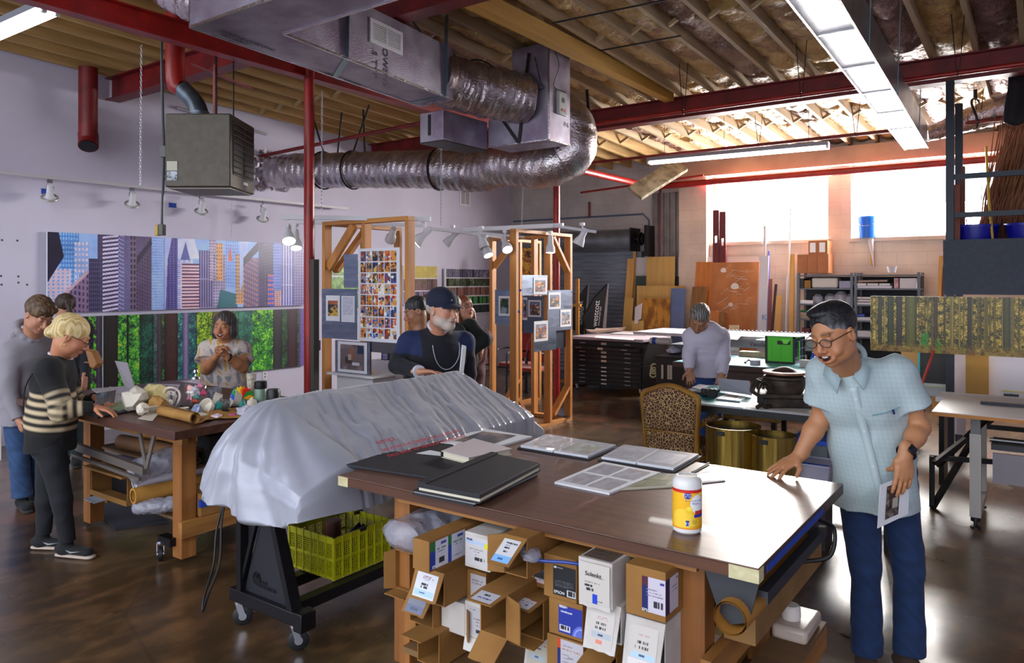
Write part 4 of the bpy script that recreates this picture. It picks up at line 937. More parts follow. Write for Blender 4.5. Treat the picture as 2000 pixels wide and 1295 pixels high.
t,b=carton('kraft carton flap with a grey label hanging at the left, under two others',800,846,1152,1212,2.220,.7,open_=True,flaps=(('top',40,.085,labelarr(36,24,'#7f8290',blocks=((0,.55,1,1,'#70748c'),(.3,.7,.7,.85,'#5a5f78')))),))
t,b=carton('open carton at the bottom left corner above the table caster',815,858,1222,1290,2.200,.7,open_=True,flaps=(('top',92,.10),))
t,b=carton('white roll carton with a pale blue stripe and yellow sticker, second of the top row',908,957,1037,1105,2.190,.9,True,labels=(('front',.04,.1,.98,.9,labelarr(44,60,'#c6c2c4',bars=((.4,.70,.8,.82),),txt=((.2,.42,.75,'#8a8690'),(.35,.5,.65,'#8a8690'),(.4,.6,.6,'#8a8690')),blocks=((0,.16,.85,.26,'#a8c0e0'),(.8,.16,1,.36,'#dcd018')))),))
text('Moab',.012,NI,(b[0]+.012,2.186,b[3]-.028),(1,0,0),(0,0,1),t)
t,b=carton('open kraft carton with tilted white and blue label flap, in the top row',985,1030,1042,1118,2.120,.8,open_=True,flaps=(('top',58,.125,labelarr(48,44,'#cfcdd2',bars=((.3,.35,.6,.42),(.3,.5,.6,.57)),txt=((.25,.14,.9,'#30303a'),(.25,.18,.9,'#30303a'),(.3,.26,.55,'#70707a')),blocks=((0,.72,1,1,'#7fb2e6'),(.3,.82,.6,.9,'#2c5a9c')))),('left',150,.06)))
t,b=carton('kraft carton with a half hidden white label behind the open middle carton',912,950,1110,1176,2.300,.7,labels=(('front',.2,.08,.98,.9,labelarr(30,40,'#b9b4ba',txt=((.1,.2,.8,'#8a8690'),(.1,.3,.7,'#8a8690')),blocks=((0,.78,1,1,'#98b4d8'),))),))
t,b=carton('open kraft carton with raised labelled flap and long tongue hanging below',938,990,1148,1232,2.120,.75,open_=True,flaps=(('top',84,.085,labelarr(48,34,'#c4c2cc',txt=((.2,.6,.9,'#2c3c90'),(.2,.66,.85,'#2c3c90')),bars=((.35,.25,.7,.4),))),('bottom',128,.10),('right',165,.07)))
t,b=carton('plain white roll carton low at the left with a brown side flap',862,908,1166,1228,2.260,.7,True,labels=(),flaps=(('right',140,.06,None,KB),))
t,b=carton('white roll carton with faint print standing low beside the plain one',908,950,1172,1240,2.240,.7,True,labels=(('front',.1,.1,.95,.9,labelarr(36,50,'#b4aeb2',bars=((.5,.78,.85,.9),),txt=((.2,.1,.5,'#7a7480'),(.4,.4,.9,'#6c6674'),(.5,.5,.8,'#6c6674'),(.55,.62,.75,'#6c6674')))),),flaps=(('bottom',160,.05),))
BL=labelarr(44,60,'#15151b',txt=((.1,.5,.9,'#4a4a54'),(.1,.56,.9,'#4a4a54'),(.1,.62,.9,'#4a4a54'),(.1,.68,.7,'#4a4a54')),blocks=((.06,.05,.16,.12,'#d8d8dc'),(.2,.07,.45,.1,'#8a8a90'),(.62,.75,1,.97,'#cfcfd4')),bars=((.66,.78,.96,.94),))
BL2=labelarr(30,60,'#15151b',txt=((.1,.5,.9,'#4a4a54'),(.1,.56,.9,'#4a4a54'),(.1,.62,.9,'#4a4a54')),blocks=((.06,.05,.2,.12,'#d8d8dc'),(.3,.07,.6,.1,'#8a8a90'),(0,.9,1,1,'#c8a8b0')))
t,b=carton('kraft carton with a narrow black label, left of the two black labelled ones',1020,1072,1060,1138,2.310,.8,labels=(('front',.45,.12,.98,.85,BL2),))
text('EPSON',.013,WT,(b[0]+(b[1]-b[0])*.5,LASTY[0]-.004,b[2]+.028),(1,0,0),(0,0,1),t)
t,b=carton('kraft carton with a large black label, right of the two black labelled ones',1062,1126,1080,1162,2.200,.85,labels=(('front',.30,.10,.98,.80,BL),))
text('EPSON',.014,WT,(b[0]+(b[1]-b[0])*.34,LASTY[0]-.004,b[2]+.022),(1,0,0),(0,0,1),t)
t,b=carton('empty open kraft carton with raised flap below the black labelled pair',1012,1062,1160,1236,2.240,.75,open_=True,flaps=(('top',84,.085,labelarr(40,30,'#c9c4cc',txt=((.1,.3,.9,'#8a8690'),(.1,.5,.8,'#8a8690')),blocks=((.6,.0,1,.1,'#a04038'),(.65,.55,.78,.7,'#6a5a98')))),('bottom',100,.06)))
t,b=carton('white carton with stained labelled flap hanging under the empty open one',1030,1078,1232,1300,2.300,.7,True,open_=True,flaps=(('top',14,.15,labelarr(40,60,'#b7b1a4',bars=((.25,.1,.7,.16),(.25,.2,.7,.26)),txt=((.8,.1,.95,'#b07040'),),blocks=((.1,.42,.9,.55,'#a8b4c0'),(.4,.45,.6,.5,'#4a5a80'),(.3,.72,.7,.98,'#c4b48a')))),))
BLB=labelarr(60,50,'#1e2f94',blocks=((.06,.7,.5,.93,'#c9c9dc'),(.05,.04,.3,.1,'#c9c9dc'),(.1,.2,.55,.26,'#8a9ae0')),bars=((.1,.73,.45,.86),))
yy2,xx2=np.mgrid[0:50,0:60];rr2=np.hypot(xx2-58,yy2-52);BLB[(rr2<24)&(rr2>4)]=hx('#5a6ac8');BLB[(rr2<20)&(rr2>17)]=hx('#8a98e0')
t,b=carton('kraft carton with deep blue label, middle of its stack',1072,1138,1164,1234,2.210,.8,labels=(('front',.30,.10,.99,.86,BLB),))
text('EPSON',.011,WT,(b[0]+(b[1]-b[0])*.33,LASTY[0]-.004,b[3]-.024),(1,0,0),(0,0,1),t);text('UltraSmooth',.009,WT,(b[0]+(b[1]-b[0])*.38,LASTY[0]-.004,b[3]-.040),(1,0,0),(0,0,1),t)
ORL=labelarr(60,60,'#b9b4bc',blocks=((0,0,.14,.28,'#c8401c'),(0,.28,.14,1,'#14246c'),(.4,.45,.62,.5,'#8a8690')),txt=((.2,.15,.6,'#8a8690'),(.2,.25,.9,'#b07050'),(.2,.4,.45,'#8a8690'),(.2,.5,.45,'#8a8690'),(.2,.6,.45,'#8a8690')),bars=((.66,.72,.9,.9),))
t,b=carton('kraft carton with an orange and navy striped label at the bottom',1068,1140,1236,1310,2.210,.8,labels=(('front',.30,.05,.99,.97,ORL),))
t,b=carton('kraft carton with an open tongue flap beside the orange striped label',1150,1205,1262,1330,2.240,.7,open_=True,flaps=(('top',78,.115),('bottom',10,.06,None,WC)))
SLB=labelarr(56,70,'#c4bdb6',bars=((.2,.55,.45,.60),(.2,.64,.5,.70)),txt=((.2,.48,.7,'#8a8078'),(.5,.33,.85,'#a89c90'),(.6,.9,.8,'#6a6460')),blocks=((.46,.76,.62,1,'#0f3fc0'),))
t,b=carton('battered white roll carton with blue tape, the topmost white one on the right',1130,1196,1086,1174,2.130,.85,True,flaps=(('top',2,.155),),labels=())
picture('label',SLB,(b[0]+.006,LASTY[0]-.008,b[2]+.01),(b[1]-b[0]-.012,0,0),(0,0,b[3]-b[2]-.02),t,PRINTM)
text('Solenkt',.020,INK,(b[0]+.03,LASTY[0]-.010,b[3]-.052),(1,0,0),(0,0,1),t)
picture('label',labelarr(40,30,'#5a4a40',txt=((.1,.2,.8,'#2a2420'),(.1,.4,.9,'#2a2420'),(.1,.6,.7,'#2a2420'))),(b[0]+.01,LASTY[0]+.01,b[3]+.002),(b[1]-b[0]-.02,0,0),(0,.12,0),t,PRINTM)
MRL=lambda s:labelarr(50,60,'#c2bbb6',bars=((.28,.36,.68,.43),(.25,.47,.70,.54)),txt=((.3,.2,.7,'#b89898'),(.3,.26,.75,'#b89898')),blocks=((.15,.60,.92,.76,'#aab0ba'),(.4,.65,.6,.7,'#3c3c58'),(.35,.80,.6,.9,'#d8806c')),seed=s)
t,b=carton('white carton whose flap with an orange scribble hangs below the blue taped one',1148,1214,1168,1240,2.160,.8,True,open_=True,flaps=(('top',16,.15,MRL(3)),))
MRB=labelarr(50,60,'#c2bbb6',bars=((.28,.36,.68,.43),(.25,.47,.70,.54)),txt=((.3,.2,.7,'#b89898'),),blocks=((.12,.62,.95,.76,'#a9c6dc'),(.4,.66,.6,.71,'#3c4c68'),(.05,.78,.95,.95,'#d6cfcf')),seed=5)
EPB=labelarr(56,60,'#c4bccc',bars=((.5,.66,.9,.84),),txt=((.2,.34,.7,'#7a7488'),(.2,.42,.85,'#7a7488'),(.2,.5,.9,'#7a7488')),blocks=((0,0,.28,.28,'#4a1830'),(0,.28,.28,1,'#10185c'),(.78,.1,.95,.18,'#2c2c88')))
EPS=labelarr(30,60,'#c4bccc',txt=((.5,.3,.9,'#7a7488'),(.5,.42,.9,'#7a7488')),blocks=((0,0,.3,1,'#2a1850'),(.85,.1,.95,.16,'#20203a')))
t,b=carton('kraft carton with navy edged label round its corner, beside the table leg',1222,1300,1100,1196,2.160,.85,labels=(('front',.42,.14,1.0,.84,EPB),('side',.0,.14,.95,.84,EPS,.10)))
text('EPSON',.013,WT,(b[0]+(b[1]-b[0])*.43,LASTY[0]-.004,b[2]+.024),(1,0,0),(0,0,1),t)
t,b=carton('white carton with pale blue striped flap hanging beside the table leg',1224,1300,1198,1300,2.180,.8,True,open_=True,flaps=(('top',16,.165,MRB),))
# bubble wrap over the left cartons, plastic-wrapped rolls
BW=mat('clear_plastic_wrap','#b9b9c8',.18,0,'#9a9aac',12,bump=1.0,bscale=30,alpha=.55,coat=.5)
def wrap(lab,pts,r,seed,name='plastic_wrap',squash=.6):
 rg=random.Random(seed);L=crom(pts,10);m=MB();n=22;vs=[]
 for i,p in enumerate(L):
  d=(L[min(i+1,len(L)-1)]-L[max(i-1,0)]).normalized();a,b_,_=basis(d);e=min(1,.35+min(i,len(L)-1-i)*.35)
  for k in range(n):
   t_=2*math.pi*k/n;q=r*e*(1+rg.uniform(-.16,.16));vs.append(p+a*(q*math.cos(t_))+b_*(q*squash*math.sin(t_)))
 m.add(vs,[(i*n+k,i*n+(k+1)%n,(i+1)*n+(k+1)%n,(i+1)*n+k)for i in range(len(L)-1)for k in range(n)]+[tuple(range(n)),tuple(range(len(vs)-n,len(vs)))])
 return one(m,name,BW,lab,'plastic wrap',subsurf=1)
wrap('crumpled clear bubble wrap spilling over the leftmost carton',[(-2.12,2.14,.715),(-2.1,2.35,.73),(-2.02,2.6,.75),(-1.95,2.95,.76)],.115,3,squash=.55)
pr=wrap('plastic wrapped bundle with blue bag lying over the black labelled cartons',[(-1.60,2.26,.825),(-1.50,2.18,.81),(-1.42,2.12,.79)],.035,9)
one(MB().tube(crom([(-1.43,2.13,.79),(-1.40,2.15,.785),(-1.33,2.17,.79),(-1.27,2.2,.785)]),.006,8),'blue_bag',mat('blue_plastic_bag','#1c3a8e',.35),'twisted blue plastic bag trailing right of the wrapped bundle','bag')
# ================================================================ left wall panoramas
def wallpic(name,label,cat,X,y0,y1,z0,z1,painter,W_=420,parent=None,group=None,thick=.03,face='x'):
 """print hung on the left wall (facing +X)"""
 t=thing(name,label,cat,(X,(y0+y1)/2,z0),group=group)
 MB().mm((X,y0,z0),(X+thick,y1,z1)).build('backing',PAPER,t,True,smooth=0)
 Hh=int(W_*(z1-z0)/(y1-y0));arr=painter(W_,Hh)
 picture('photo',arr,(X+thick+.001,y0,z0),(0,y1-y0,0),(0,0,z1-z0),t)
 return t
def foliage(h,w,cols,cell=7,seed=0):
 n=.50*vnoise(h,w,cell*2.2,seed,3)+.50*vnoise(h,w,2.4,seed+1,2);n=np.clip((n-.5)*2.3+.42,0,.999)
 k=len(cols)-1;i=(n*k).astype(int);f=(n*k-i)[...,None];C=np.array([hx(c)for c in cols])
 return C[i]*(1-f)+C[np.minimum(i+1,k)]*f
def trunk(A,x0,x1,c1,c2,seed=0,y1=1.0):
 H_,W_=A.shape[:2];a,b=int(x0*W_),min(W_,max(int(x0*W_)+1,int(x1*W_)));w=b-a;h=int(H_*y1)
 n=vnoise(h,w,2.2,seed,2);n=.6*n+.4*vnoise(1,w,2,seed+3,2).repeat(h,0)
 e=1-.5*np.abs(np.linspace(-1,1,w))[None]**2
 A[:h,a:b]=lerpc(c1,c2,n)*e[...,None]
MX=-8.97
CY0,CY1=pX(88,500,-9).y,pX(592,500,-9).y
def U(px):return(pX(px,500,-9).y-CY0)/(CY1-CY0)
def windows(A,x0,x1,y0,y1,wall,win,nx,ny,fx=.55,fy=.55,slope=0):
 H_,W_=A.shape[:2];a,b,c,d=int(x0*W_),min(W_,int(x1*W_)),int(y0*H_),int(y1*H_)
 if b<=a or d<=c:return
 yy,xx=np.mgrid[c:d,a:b];u=(xx-a)/(b-a)*nx;v=(yy-c)/(d-c)*ny+slope*(xx-a)/(b-a)
 m=((u%1)<fx)&((v%1)<fy)
 base=hx(wall)*(1+.10*(vnoise(d-c,b-a,6,a)-.5))[...,None];base[m]=hx(win)*(.85+.3*np.random.RandomState(a).rand(int(m.sum())))[:,None]
 A[c:d,a:b]=base
def city(W_,H_):
 A=np.zeros((H_,W_,3));yy,xx=np.mgrid[0:H_,0:W_]/np.array([H_,W_])[:,None,None]
 A[:]=hx('#8fb0e8')
 def poly(pts,c):
 # pts in (px, v) ; fill
  P=[(U(p)*W_,v*H_)for p,v in pts];X_,Y_=xx*W_,yy*H_;ins=np.zeros((H_,W_),bool);j=len(P)-1
  for i in range(len(P)):
   xi,yi=P[i];xj,yj=P[j]
   cnd=((yi>Y_)!=(yj>Y_))&(X_<(xj-xi)*(Y_-yi)/((yj-yi)or 1e-9)+xi);ins^=cnd;j=i
  A[ins]=hx(c)if isinstance(c,str)else c[ins]
 windows(A,U(112),U(150),0,1,'#4a7cc8','#7fb0e8',7,18,.6,.6);windows(A,U(142),U(170),.12,.8,'#8ea8e0','#d8c8dc',4,10,.5,.5)
 windows(A,U(88),U(135),.45,1,'#c9b4c8','#6f9ad8',5,12,.45,.5);windows(A,U(150),U(168),.5,1,'#5a80c0','#88a8e0',3,10)
 poly([(88,0),(110,0),(120,.30),(88,.62)],'#1f1c34')
 B=A.copy();windows(B,U(108),U(172),.3,1,'#7e6688','#352c50',8,9,.45,.6,-.9);poly([(108,1),(108,.83),(166,.50),(172,.50),(172,1)],B)
 poly([(106,.83),(166,.46),(168,.50),(108,.87)],'#b89aa8')
 windows(A,U(169),U(196),.32,1,'#504a72','#2c2848',7,12,.7,.75);windows(A,U(186),U(196),0,.35,'#3c3454','#5c5074',3,12)
 windows(A,U(196),U(227),0,1,'#c8c0e0','#3c3458',1,19,1,.5,.6);windows(A,U(227),U(238),0,1,'#8c88b8','#4c4878',3,19,.7,.55,-.6)
 windows(A,U(238),U(250),0,1,'#6c6490','#4a4470',3,30,.5,.5,-.8);windows(A,U(250),U(262),0,1,'#6c5a72','#332c48',2,13,.55,.6)
 windows(A,U(262),U(292),0,1,'#5c4c6c','#38304c',6,20,.45,.55,-1.6);poly([(262,.28),(290,.02),(292,.10),(262,.38)],'#332a44');poly([(262,0),(290,0),(262,.26)],'#5a4c70')
 windows(A,U(293),U(316),0,1,'#9cb8f0','#7896d8',7,26,.6,.6);windows(A,U(316),U(342),0,1,'#58509c','#342e64',4,30,.5,.6)
 poly([(316,0),(330,0),(322,.3),(318,1),(316,1)],'#a8b4ec')
 windows(A,U(342),U(372),.30,1,'#c8c8f0','#8088c8',3,24,.5,.5);poly([(342,.02),(350,.0),(374,0),(384,.28),(342,.30)],'#c8ccf8');poly([(347,.30),(357,.04),(366,.30)],'#5660a8')
 windows(A,U(350),U(384),.36,1,'#e0b8c4','#54305c',1,14,1,.45);windows(A,U(384),U(412),.16,1,'#9088b8','#40386c',6,2,.45,.95);windows(A,U(404),U(418),.0,.6,'#b8a8c0','#6c6088',4,14,.5,.5)
 windows(A,U(412),U(436),.22,1,'#a89cc0','#5a5484',5,18,.5,.5);windows(A,U(418),U(430),.05,.6,'#d8a060','#8c5a54',3,10,.5,.5)
 poly([(425,.72),(458,.80),(458,1),(418,1)],'#1c6474');windows(A,U(436),U(462),0,.72,'#88a8ec','#6088d0',6,14,.5,.5);poly([(440,.3),(444,.05),(448,.3)],'#d85a30')
 windows(A,U(456),U(470),.2,.95,'#c89860','#7c6468',3,14,.5,.5);poly([(462,0),(480,0),(470,.6),(462,.8)],'#a8b8f8')
 windows(A,U(470),U(500),.25,1,'#685480','#b88878',7,10,.5,.4,-1.5);poly([(470,.25),(497,0),(500,0),(500,.12),(470,.38)],'#2c2448')
 windows(A,U(500),U(528),.0,1,'#3a3058','#5a4c80',5,20,.4,.5,1);windows(A,U(518),U(530),.5,1,'#2448b8','#d86a40',3,7,.6,.5)
 windows(A,U(528),U(545),.0,.75,'#7c8cd8','#4858a8',4,16,.5,.6);windows(A,U(530),U(552),.75,1,'#c8a0a8','#583c60',5,8,.5,.55)
 windows(A,U(545),U(570),0,1,'#b8b8ec','#484894',5,3,.4,.97);windows(A,U(568),U(593),0,1,'#8c80b4','#4c4480',5,22,.5,.5)
 n=vnoise(H_,W_,30,8);A=A*(.92+.25*n[...,None]);return np.clip(A*1.06,0,1)
wallpic('panorama_print','long city skyscraper panorama mounted on the left wall above the forest one','picture',MX,CY0,CY1,1.40,2.30,city,620,group='panoramas on the left wall')
FY0=pX(112,600,-9).y
def UF(px):return(pX(px,500,-9).y-FY0)/(CY1-FY0)
def forest(W_,H_):
 A=foliage(H_,W_,['#04120e','#0c2c1c','#1c4c2c','#2f7a2c','#5aa838'],9,21)
 def fol(a,b,cols,seed,cell=6):
  x0,x1=int(UF(a)*W_),int(UF(b)*W_);A[:,x0:x1]=foliage(H_,x1-x0,cols,cell,seed)
 fol(112,170,['#080a10','#14222c','#1c3c3c','#2c6a3c'],1);trunk(A,UF(120),UF(140),'#181420','#3c2c40',2);trunk(A,UF(150),UF(168),'#241828','#4c3450',3);
 fol(168,192,['#241828','#3c2c40','#3c9c24','#7ad82c'],4,5);trunk(A,UF(184),UF(195),'#2c2038','#5a4468',5)
 trunk(A,UF(197),UF(226),'#0e0c10','#332824',6);fol(226,275,['#0c2c1c','#1c5c34','#3c9c34','#7cc838','#d8b030'],7,6);trunk(A,UF(243),UF(247),'#0c0c10','#181418',8)
 fol(268,296,['#04140e','#0c2c24','#145040','#1c7058'],9,6);trunk(A,UF(197),UF(200),'#0e0c10','#1c1414',6)
 fol(296,302,['#243c3c','#3c5c5c','#6a8080'],10);trunk(A,UF(302),UF(312),'#2c2030','#6a4c60',11);trunk(A,UF(316),UF(343),'#2c1418','#5c3030',12)
 fol(343,352,['#0c3048','#1c5c6c','#3c9484','#8cc8b0'],13,5);trunk(A,UF(352),UF(364),'#6c5c94','#a898c8',14);fol(364,379,['#0c2c48','#1c4c64','#2c846c','#5cac8c'],15,5)
 fol(379,418,['#2c4808','#5c8c14','#9cc828','#d8d440','#7c6c20'],16,8);trunk(A,UF(410),UF(420),'#5c4a18','#8c7a38',17)
 fol(418,458,['#1c3c14','#3c7c24','#6cac3c','#14482c'],18,7);fol(455,500,['#0c3c34','#145c4c','#2c7c64','#4c9c80'],19,7)
 fol(488,560,['#0c2c1c','#145c2c','#34942c','#7cd42c','#c8e048'],20,9);fol(545,575,['#0c1c1c','#1c3c2c','#2c5c34','#4c8c3c'],22,7)
 trunk(A,UF(528),UF(545),'#1c1c28','#3c3444',23);trunk(A,UF(556),UF(576),'#2c1424','#4c2838',24);trunk(A,UF(578),UF(592.5),'#5c4490','#8c78bc',25)
 for p in(195.5,293,378.5,460,545):
  i=int(UF(p)*W_);A[:,i:i+2]=hx('#a8b0b8')if p<200 else A[:,i:i+2]*.35
 yy=np.linspace(0,1,H_)[:,None,None];return np.clip(A*1.05,0,1)
wallpic('panorama_print','long green redwood forest panorama mounted low on the left wall','picture',MX,FY0,CY1,.50,1.35,forest,640,group='panoramas on the left wall')
def strips(cols,white='#dcdce4',gap=.02,seed=0,side=.03):
 def f(W_,H_):
  A=np.zeros((H_,W_,3));A[:]=hx(white);n=len(cols);h=(1-gap*(n+1))/n
  for k,c in enumerate(cols):
   y0=gap+k*(h+gap);a,b=int(y0*H_),int((y0+h)*H_);x0,x1=int(side*W_),int((1-side)*W_)
   S=foliage(b-a,x1-x0,c[:3],5,seed+k)
   if len(c)>3:
    rr=np.random.RandomState(seed+k)
    for q in range(int(c[3])):x=rr.rand()*.97;trunk(S,x,x+.006+rr.rand()*.012,c[4],c[5],q)
   A[a:b,x0:x1]=S
  return A
 return f
wallpic('strip_print','white panel with five forest strips right of the man in the cap','picture',MX,pX(864,560,-9).y,pX(962,560,-9).y,1.13,1.99,strips([('#8c88a0','#5a5470','#c8c0d0',14,'#4a4458','#7a7488'),('#3c3c48','#5a6a3c','#8a8898',26,'#1c1c24','#3c3c44'),('#8c5a50','#a87868','#7a6070',26,'#5a4048','#a08890'),('#5a6a78','#3c9c2c','#8890a8',20,'#1c2028','#3c404c'),('#3c4448','#2c3438','#6a6a70',26,'#14181c','#2c3034')],seed=60),150,group='forest strip panels')
wallpic('strip_print','panel of autumn forest strips partly hidden behind the first timber frame','picture',MX,pX(783,560,-9).y,pX(850,560,-9).y,1.35,2.03,strips([('#c8b048','#b8a868','#d8c878'),('#7a6070','#8c6a6a','#4c5a3c',18,'#5a4450','#8a747c'),('#7a6a90','#8c7aa0','#a898b8',30,'#5c4c70','#9c8cac')],seed=70,side=.01),110,group='forest strip panels')
wallpic('strip_print','green fern strips seen through the left bay of the first timber frame','picture',MX,pX(641,560,-9).y,pX(702,560,-9).y,1.3,2.1,strips([('#1c3c10','#4c8c24','#8cc048'),('#2c4c18','#5c9430','#a8c868'),('#3c6c1c','#6ca034','#4c7c24')],seed=80,side=.01),90,group='forest strip panels')
# outlet, tape marks
ot=thing('wall_outlet','small white outlet plate low on the wall under the forest panorama','outlet',tuple(pX(517,733,XW)))
c=pX(517,733,XW);MB().mm((XW,c.y-.04,c.z-.06),(XW+.008,c.y+.04,c.z+.06)).build('plate',WHITE,ot,True,bevel=.002)
MB().mm((XW+.008,c.y-.015,c.z+.01),(XW+.01,c.y+.015,c.z+.035)).build('socket',mat('socket_grey','#8a8a92',.5),ot,True);MB().mm((XW+.008,c.y-.015,c.z-.035),(XW+.01,c.y+.015,c.z-.01)).build('socket',mat('socket_grey','#8a8a92',.5),ot,True)
for p,lab in(((90,374),'scrap of blue tape beside the leftmost ring spotlight'),((337,401),'scrap of blue tape on the wall right of the outlet box')):
 c=pX(*p,XW);one(MB().mm((XW,c.y-.05,c.z-.03),(XW+.003,c.y+.05,c.z+.03)),'tape_scrap',BLUET,lab,'tape')
for k,p in enumerate(((4,469),(34,470),(2,539),(36,540),(53,556),(36,552),(3,556))):
 c=pX(*p,XW);lab_='tiny dark screw in the bare left wall, '+('leftmost of the upper two','right one of the upper two','upper one at the left edge','upper one of the middle pair','rightmost of all','lower one of the middle pair','lower one at the left edge')[k];tag(MB().lathe([(0,0),(.012,0),(0,.004)],(XW,c.y,c.z),8,(1,0,0)).build('wall_screw',mat('screw_dark','#3a3a48',.5)),lab_,'screw','screws in the bare left wall')
 # white low cabinet / board at the far left floor
one(MB().mm((-8.9,2.6,0),(-8.3,3.0,.35)),'white_box',WHITE,'low white box by the wall behind the legs of the hooded man','box')
# white plinth with brochures behind the first frame
# ================================================================ left craft table
CT=.90;cx0,cx1,cy0,cy1=-6.10,-3.99,2.30,3.50
ct=thing('craft_table','dark brown wooden work table under the white paper craft','table',((cx0+cx1)/2,(cy0+cy1)/2,0))
TW2=wood('craft_table_top','#5a3524','#3c2218',.4,'x',4,.03,freq=20)
MB().mm((cx0,cy0,CT-.05),(cx1,cy1,CT)).build('tabletop',TW2,ct,True,smooth=0,bevel=.003)
MB().mm((cx0+.1,cy0+.22,CT-.15),(cx1-.3,cy0+.26,CT-.05)).build('apron',PSX,ct,True,smooth=0);MB().mm((cx0+.1,cy1-.2,CT-.15),(cx1-.3,cy1-.16,CT-.05)).build('apron',PSX,ct,True,smooth=0)
for x in(-5.6,-4.43):
 for y in(2.54,3.2):MB().mm((x,y,.03),(x+.1,y+.1,CT-.05)).build('leg',PS,ct,True,smooth=0,bevel=.003)
MB().mm((-4.44,2.64,.16),(-4.40,3.3,.25)).build('stretcher',PSY,ct,True,smooth=0);MB().mm((-4.33,2.52,.17),(-4.29,3.4,.27)).build('stretcher',PSY,ct,True,smooth=0);MB().mm((-5.5,2.64,.16),(-5.46,3.3,.25)).build('stretcher',PSY,ct,True,smooth=0)
MB().mm((-5.55,2.56,.25),(-4.33,3.36,.265)).build('lower_shelf',wood('shelf_ply','#7a5a38','#5e4228',.7,'x'),ct,True,smooth=0)
MB().mm((-5.55,2.62,.55),(-4.40,3.36,.565)).build('middle_shelf',wood('shelf_ply','#7a5a38','#5e4228',.7,'x'),ct,True,smooth=0)
caster(ct,-4.50,2.50,.045,ztop=.12,ang=-.5);MB().box((-4.46,2.53,.13),(.14,.06,.05)).build('caster_bracket',BLACKM,ct,True);caster(ct,-5.66,2.6,.045,ztop=.12)
# folded steel stand under the table front
stt=thing('folded_stand','grey folded metal stand leaning under the craft table front','stand',tuple(pz(285,918,.52)))
a=pY(150,872,2.42);b=pY(283,920,2.42)
MB().bar(a,b,.03,.05).bar(a+V((0,-.03,-.05)),b+V((0,-.03,-.045)),.02,.02).build('long_bar',mat('taupe_metal','#6a625c',.5,.3),stt,True)
for p in((272,838),(303,843)):MB().bar(pY(*p,2.45),pY(286,915,2.42),.03,.012,up=(0,1,0)).build('strut',mat('taupe_metal','#6a625c',.5,.3),stt,True)
# things under the table
def cylroll(name,lab,cat,a,b,r,m,core=True,group=None,mi=None):
 a,b=V(a),V(b);t=thing(name,lab,cat,a,group=group);d=(b-a).normalized();L_=(b-a).length
 MB().lathe([(r*.72,0),(r,0),(r,L_),(r*.72,L_),(r*.72,L_-.01),(r*.7,.005)],a,24,d,cap=False).build('roll',m,t,True)
 MB().lathe([(r*.725,.25),(0,.25)],a,24,d,cap=False).build('inside',mi or mat('dark_tube_inside','#2c1c10',.8),t,True)
 return t
cylroll('cardboard_tube','thick kraft cardboard tube jutting out under the craft table','tube',(-4.64,2.40,.405),(-4.56,3.2,.405),.05,mat('tube_kraft','#b4843a',.6,0,'#a57430',8),group='tubes under the craft table')
cylroll('paper_roll','white paper roll end beside the kraft tube under the craft table','roll',(-4.74,2.46,.46),(-4.66,3.1,.48),.045,mat('white_roll','#c9c4d2',.5),group='tubes under the craft table')
cylroll('cardboard_tube','long brown tube lying on the middle shelf of the craft table','tube',(-5.3,2.66,.62),(-4.45,2.72,.62),.05,mat('tube_brown','#7a5638',.6),group='tubes under the craft table')
cylroll('paper_roll','thick brown roll behind the steel stand under the craft table','roll',(-5.4,2.9,.64),(-4.45,2.95,.64),.07,mat('tube_kraft','#b4843a',.6),group='tubes under the craft table')
MBx=lambda a,b,n,m,lab,cat,**k:one(MB().mm(a,b),n,m,lab,cat,smooth=0,**k)
MBx((-5.45,3.03,.565),(-4.5,3.34,.68),'white_board_stack',mat('lavender_white_board','#b4aac4',.5),'stack of white boards on the middle shelf of the craft table','boards',bevel=.004)
MBx((-5.4,2.6,.49),(-4.85,3.1,.505),'print_bundle',mat('lavender_white_board','#b4aac4',.5),'white print lying lower under the craft table, left of the tubes','print')
bx=thing('cardboard_box','open brown box with black contents low under the craft table','box',(-5.2,2.8,.265))
MB().mm((-5.42,2.5,.265),(-4.92,2.51,.30)).mm((-5.42,2.51,.265),(-4.92,3.1,.275)).mm((-5.42,2.51,.275),(-5.41,3.1,.46)).mm((-4.93,2.51,.275),(-4.92,3.1,.46)).mm((-5.41,3.09,.275),(-4.93,3.1,.46)).mm((-5.44,2.46,.455),(-4.9,3.1,.47)).build('carton',KB,bx,True,smooth=0)
MBx((-5.36,2.62,.276),(-4.98,3.05,.41),'black_case',BLACK,'black case inside the brown box under the craft table','case',bevel=.005)
MBx((-5.25,2.3,.252),(-4.95,2.55,.256),'leaflet',mat('pale_blue_leaflet','#8fb0d0',.5,0,'#c0c8d8',9),'pale blue leaflet sticking out under the craft table','leaflet')if False else None
q=[pz(163,975,.26),pz(184,984,.26),pz(240,968,.26),pz(208,962,.26)]
lf=sheet(q,.003,'leaflet',mat('pale_blue_leaflet','#8fb0d0',.5,0,'#c0c8d8',9));tag(lf,'pale blue leaflet sticking out of the lower shelf','leaflet')
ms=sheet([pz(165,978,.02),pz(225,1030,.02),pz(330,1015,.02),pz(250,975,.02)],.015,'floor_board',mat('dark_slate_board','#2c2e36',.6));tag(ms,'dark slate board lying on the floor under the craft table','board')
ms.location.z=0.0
wrap('crumpled clear plastic bag spilling over the tubes under the craft table',[(-4.78,2.44,.50),(-4.72,2.55,.55),(-4.62,2.75,.60),(-4.5,2.95,.62)],.11,12,squash=.7)
wrap('plastic bag hanging under the kraft tube of the craft table',[(-4.68,2.42,.325),(-4.58,2.5,.33),(-4.50,2.62,.335)],.065,14,squash=.75)
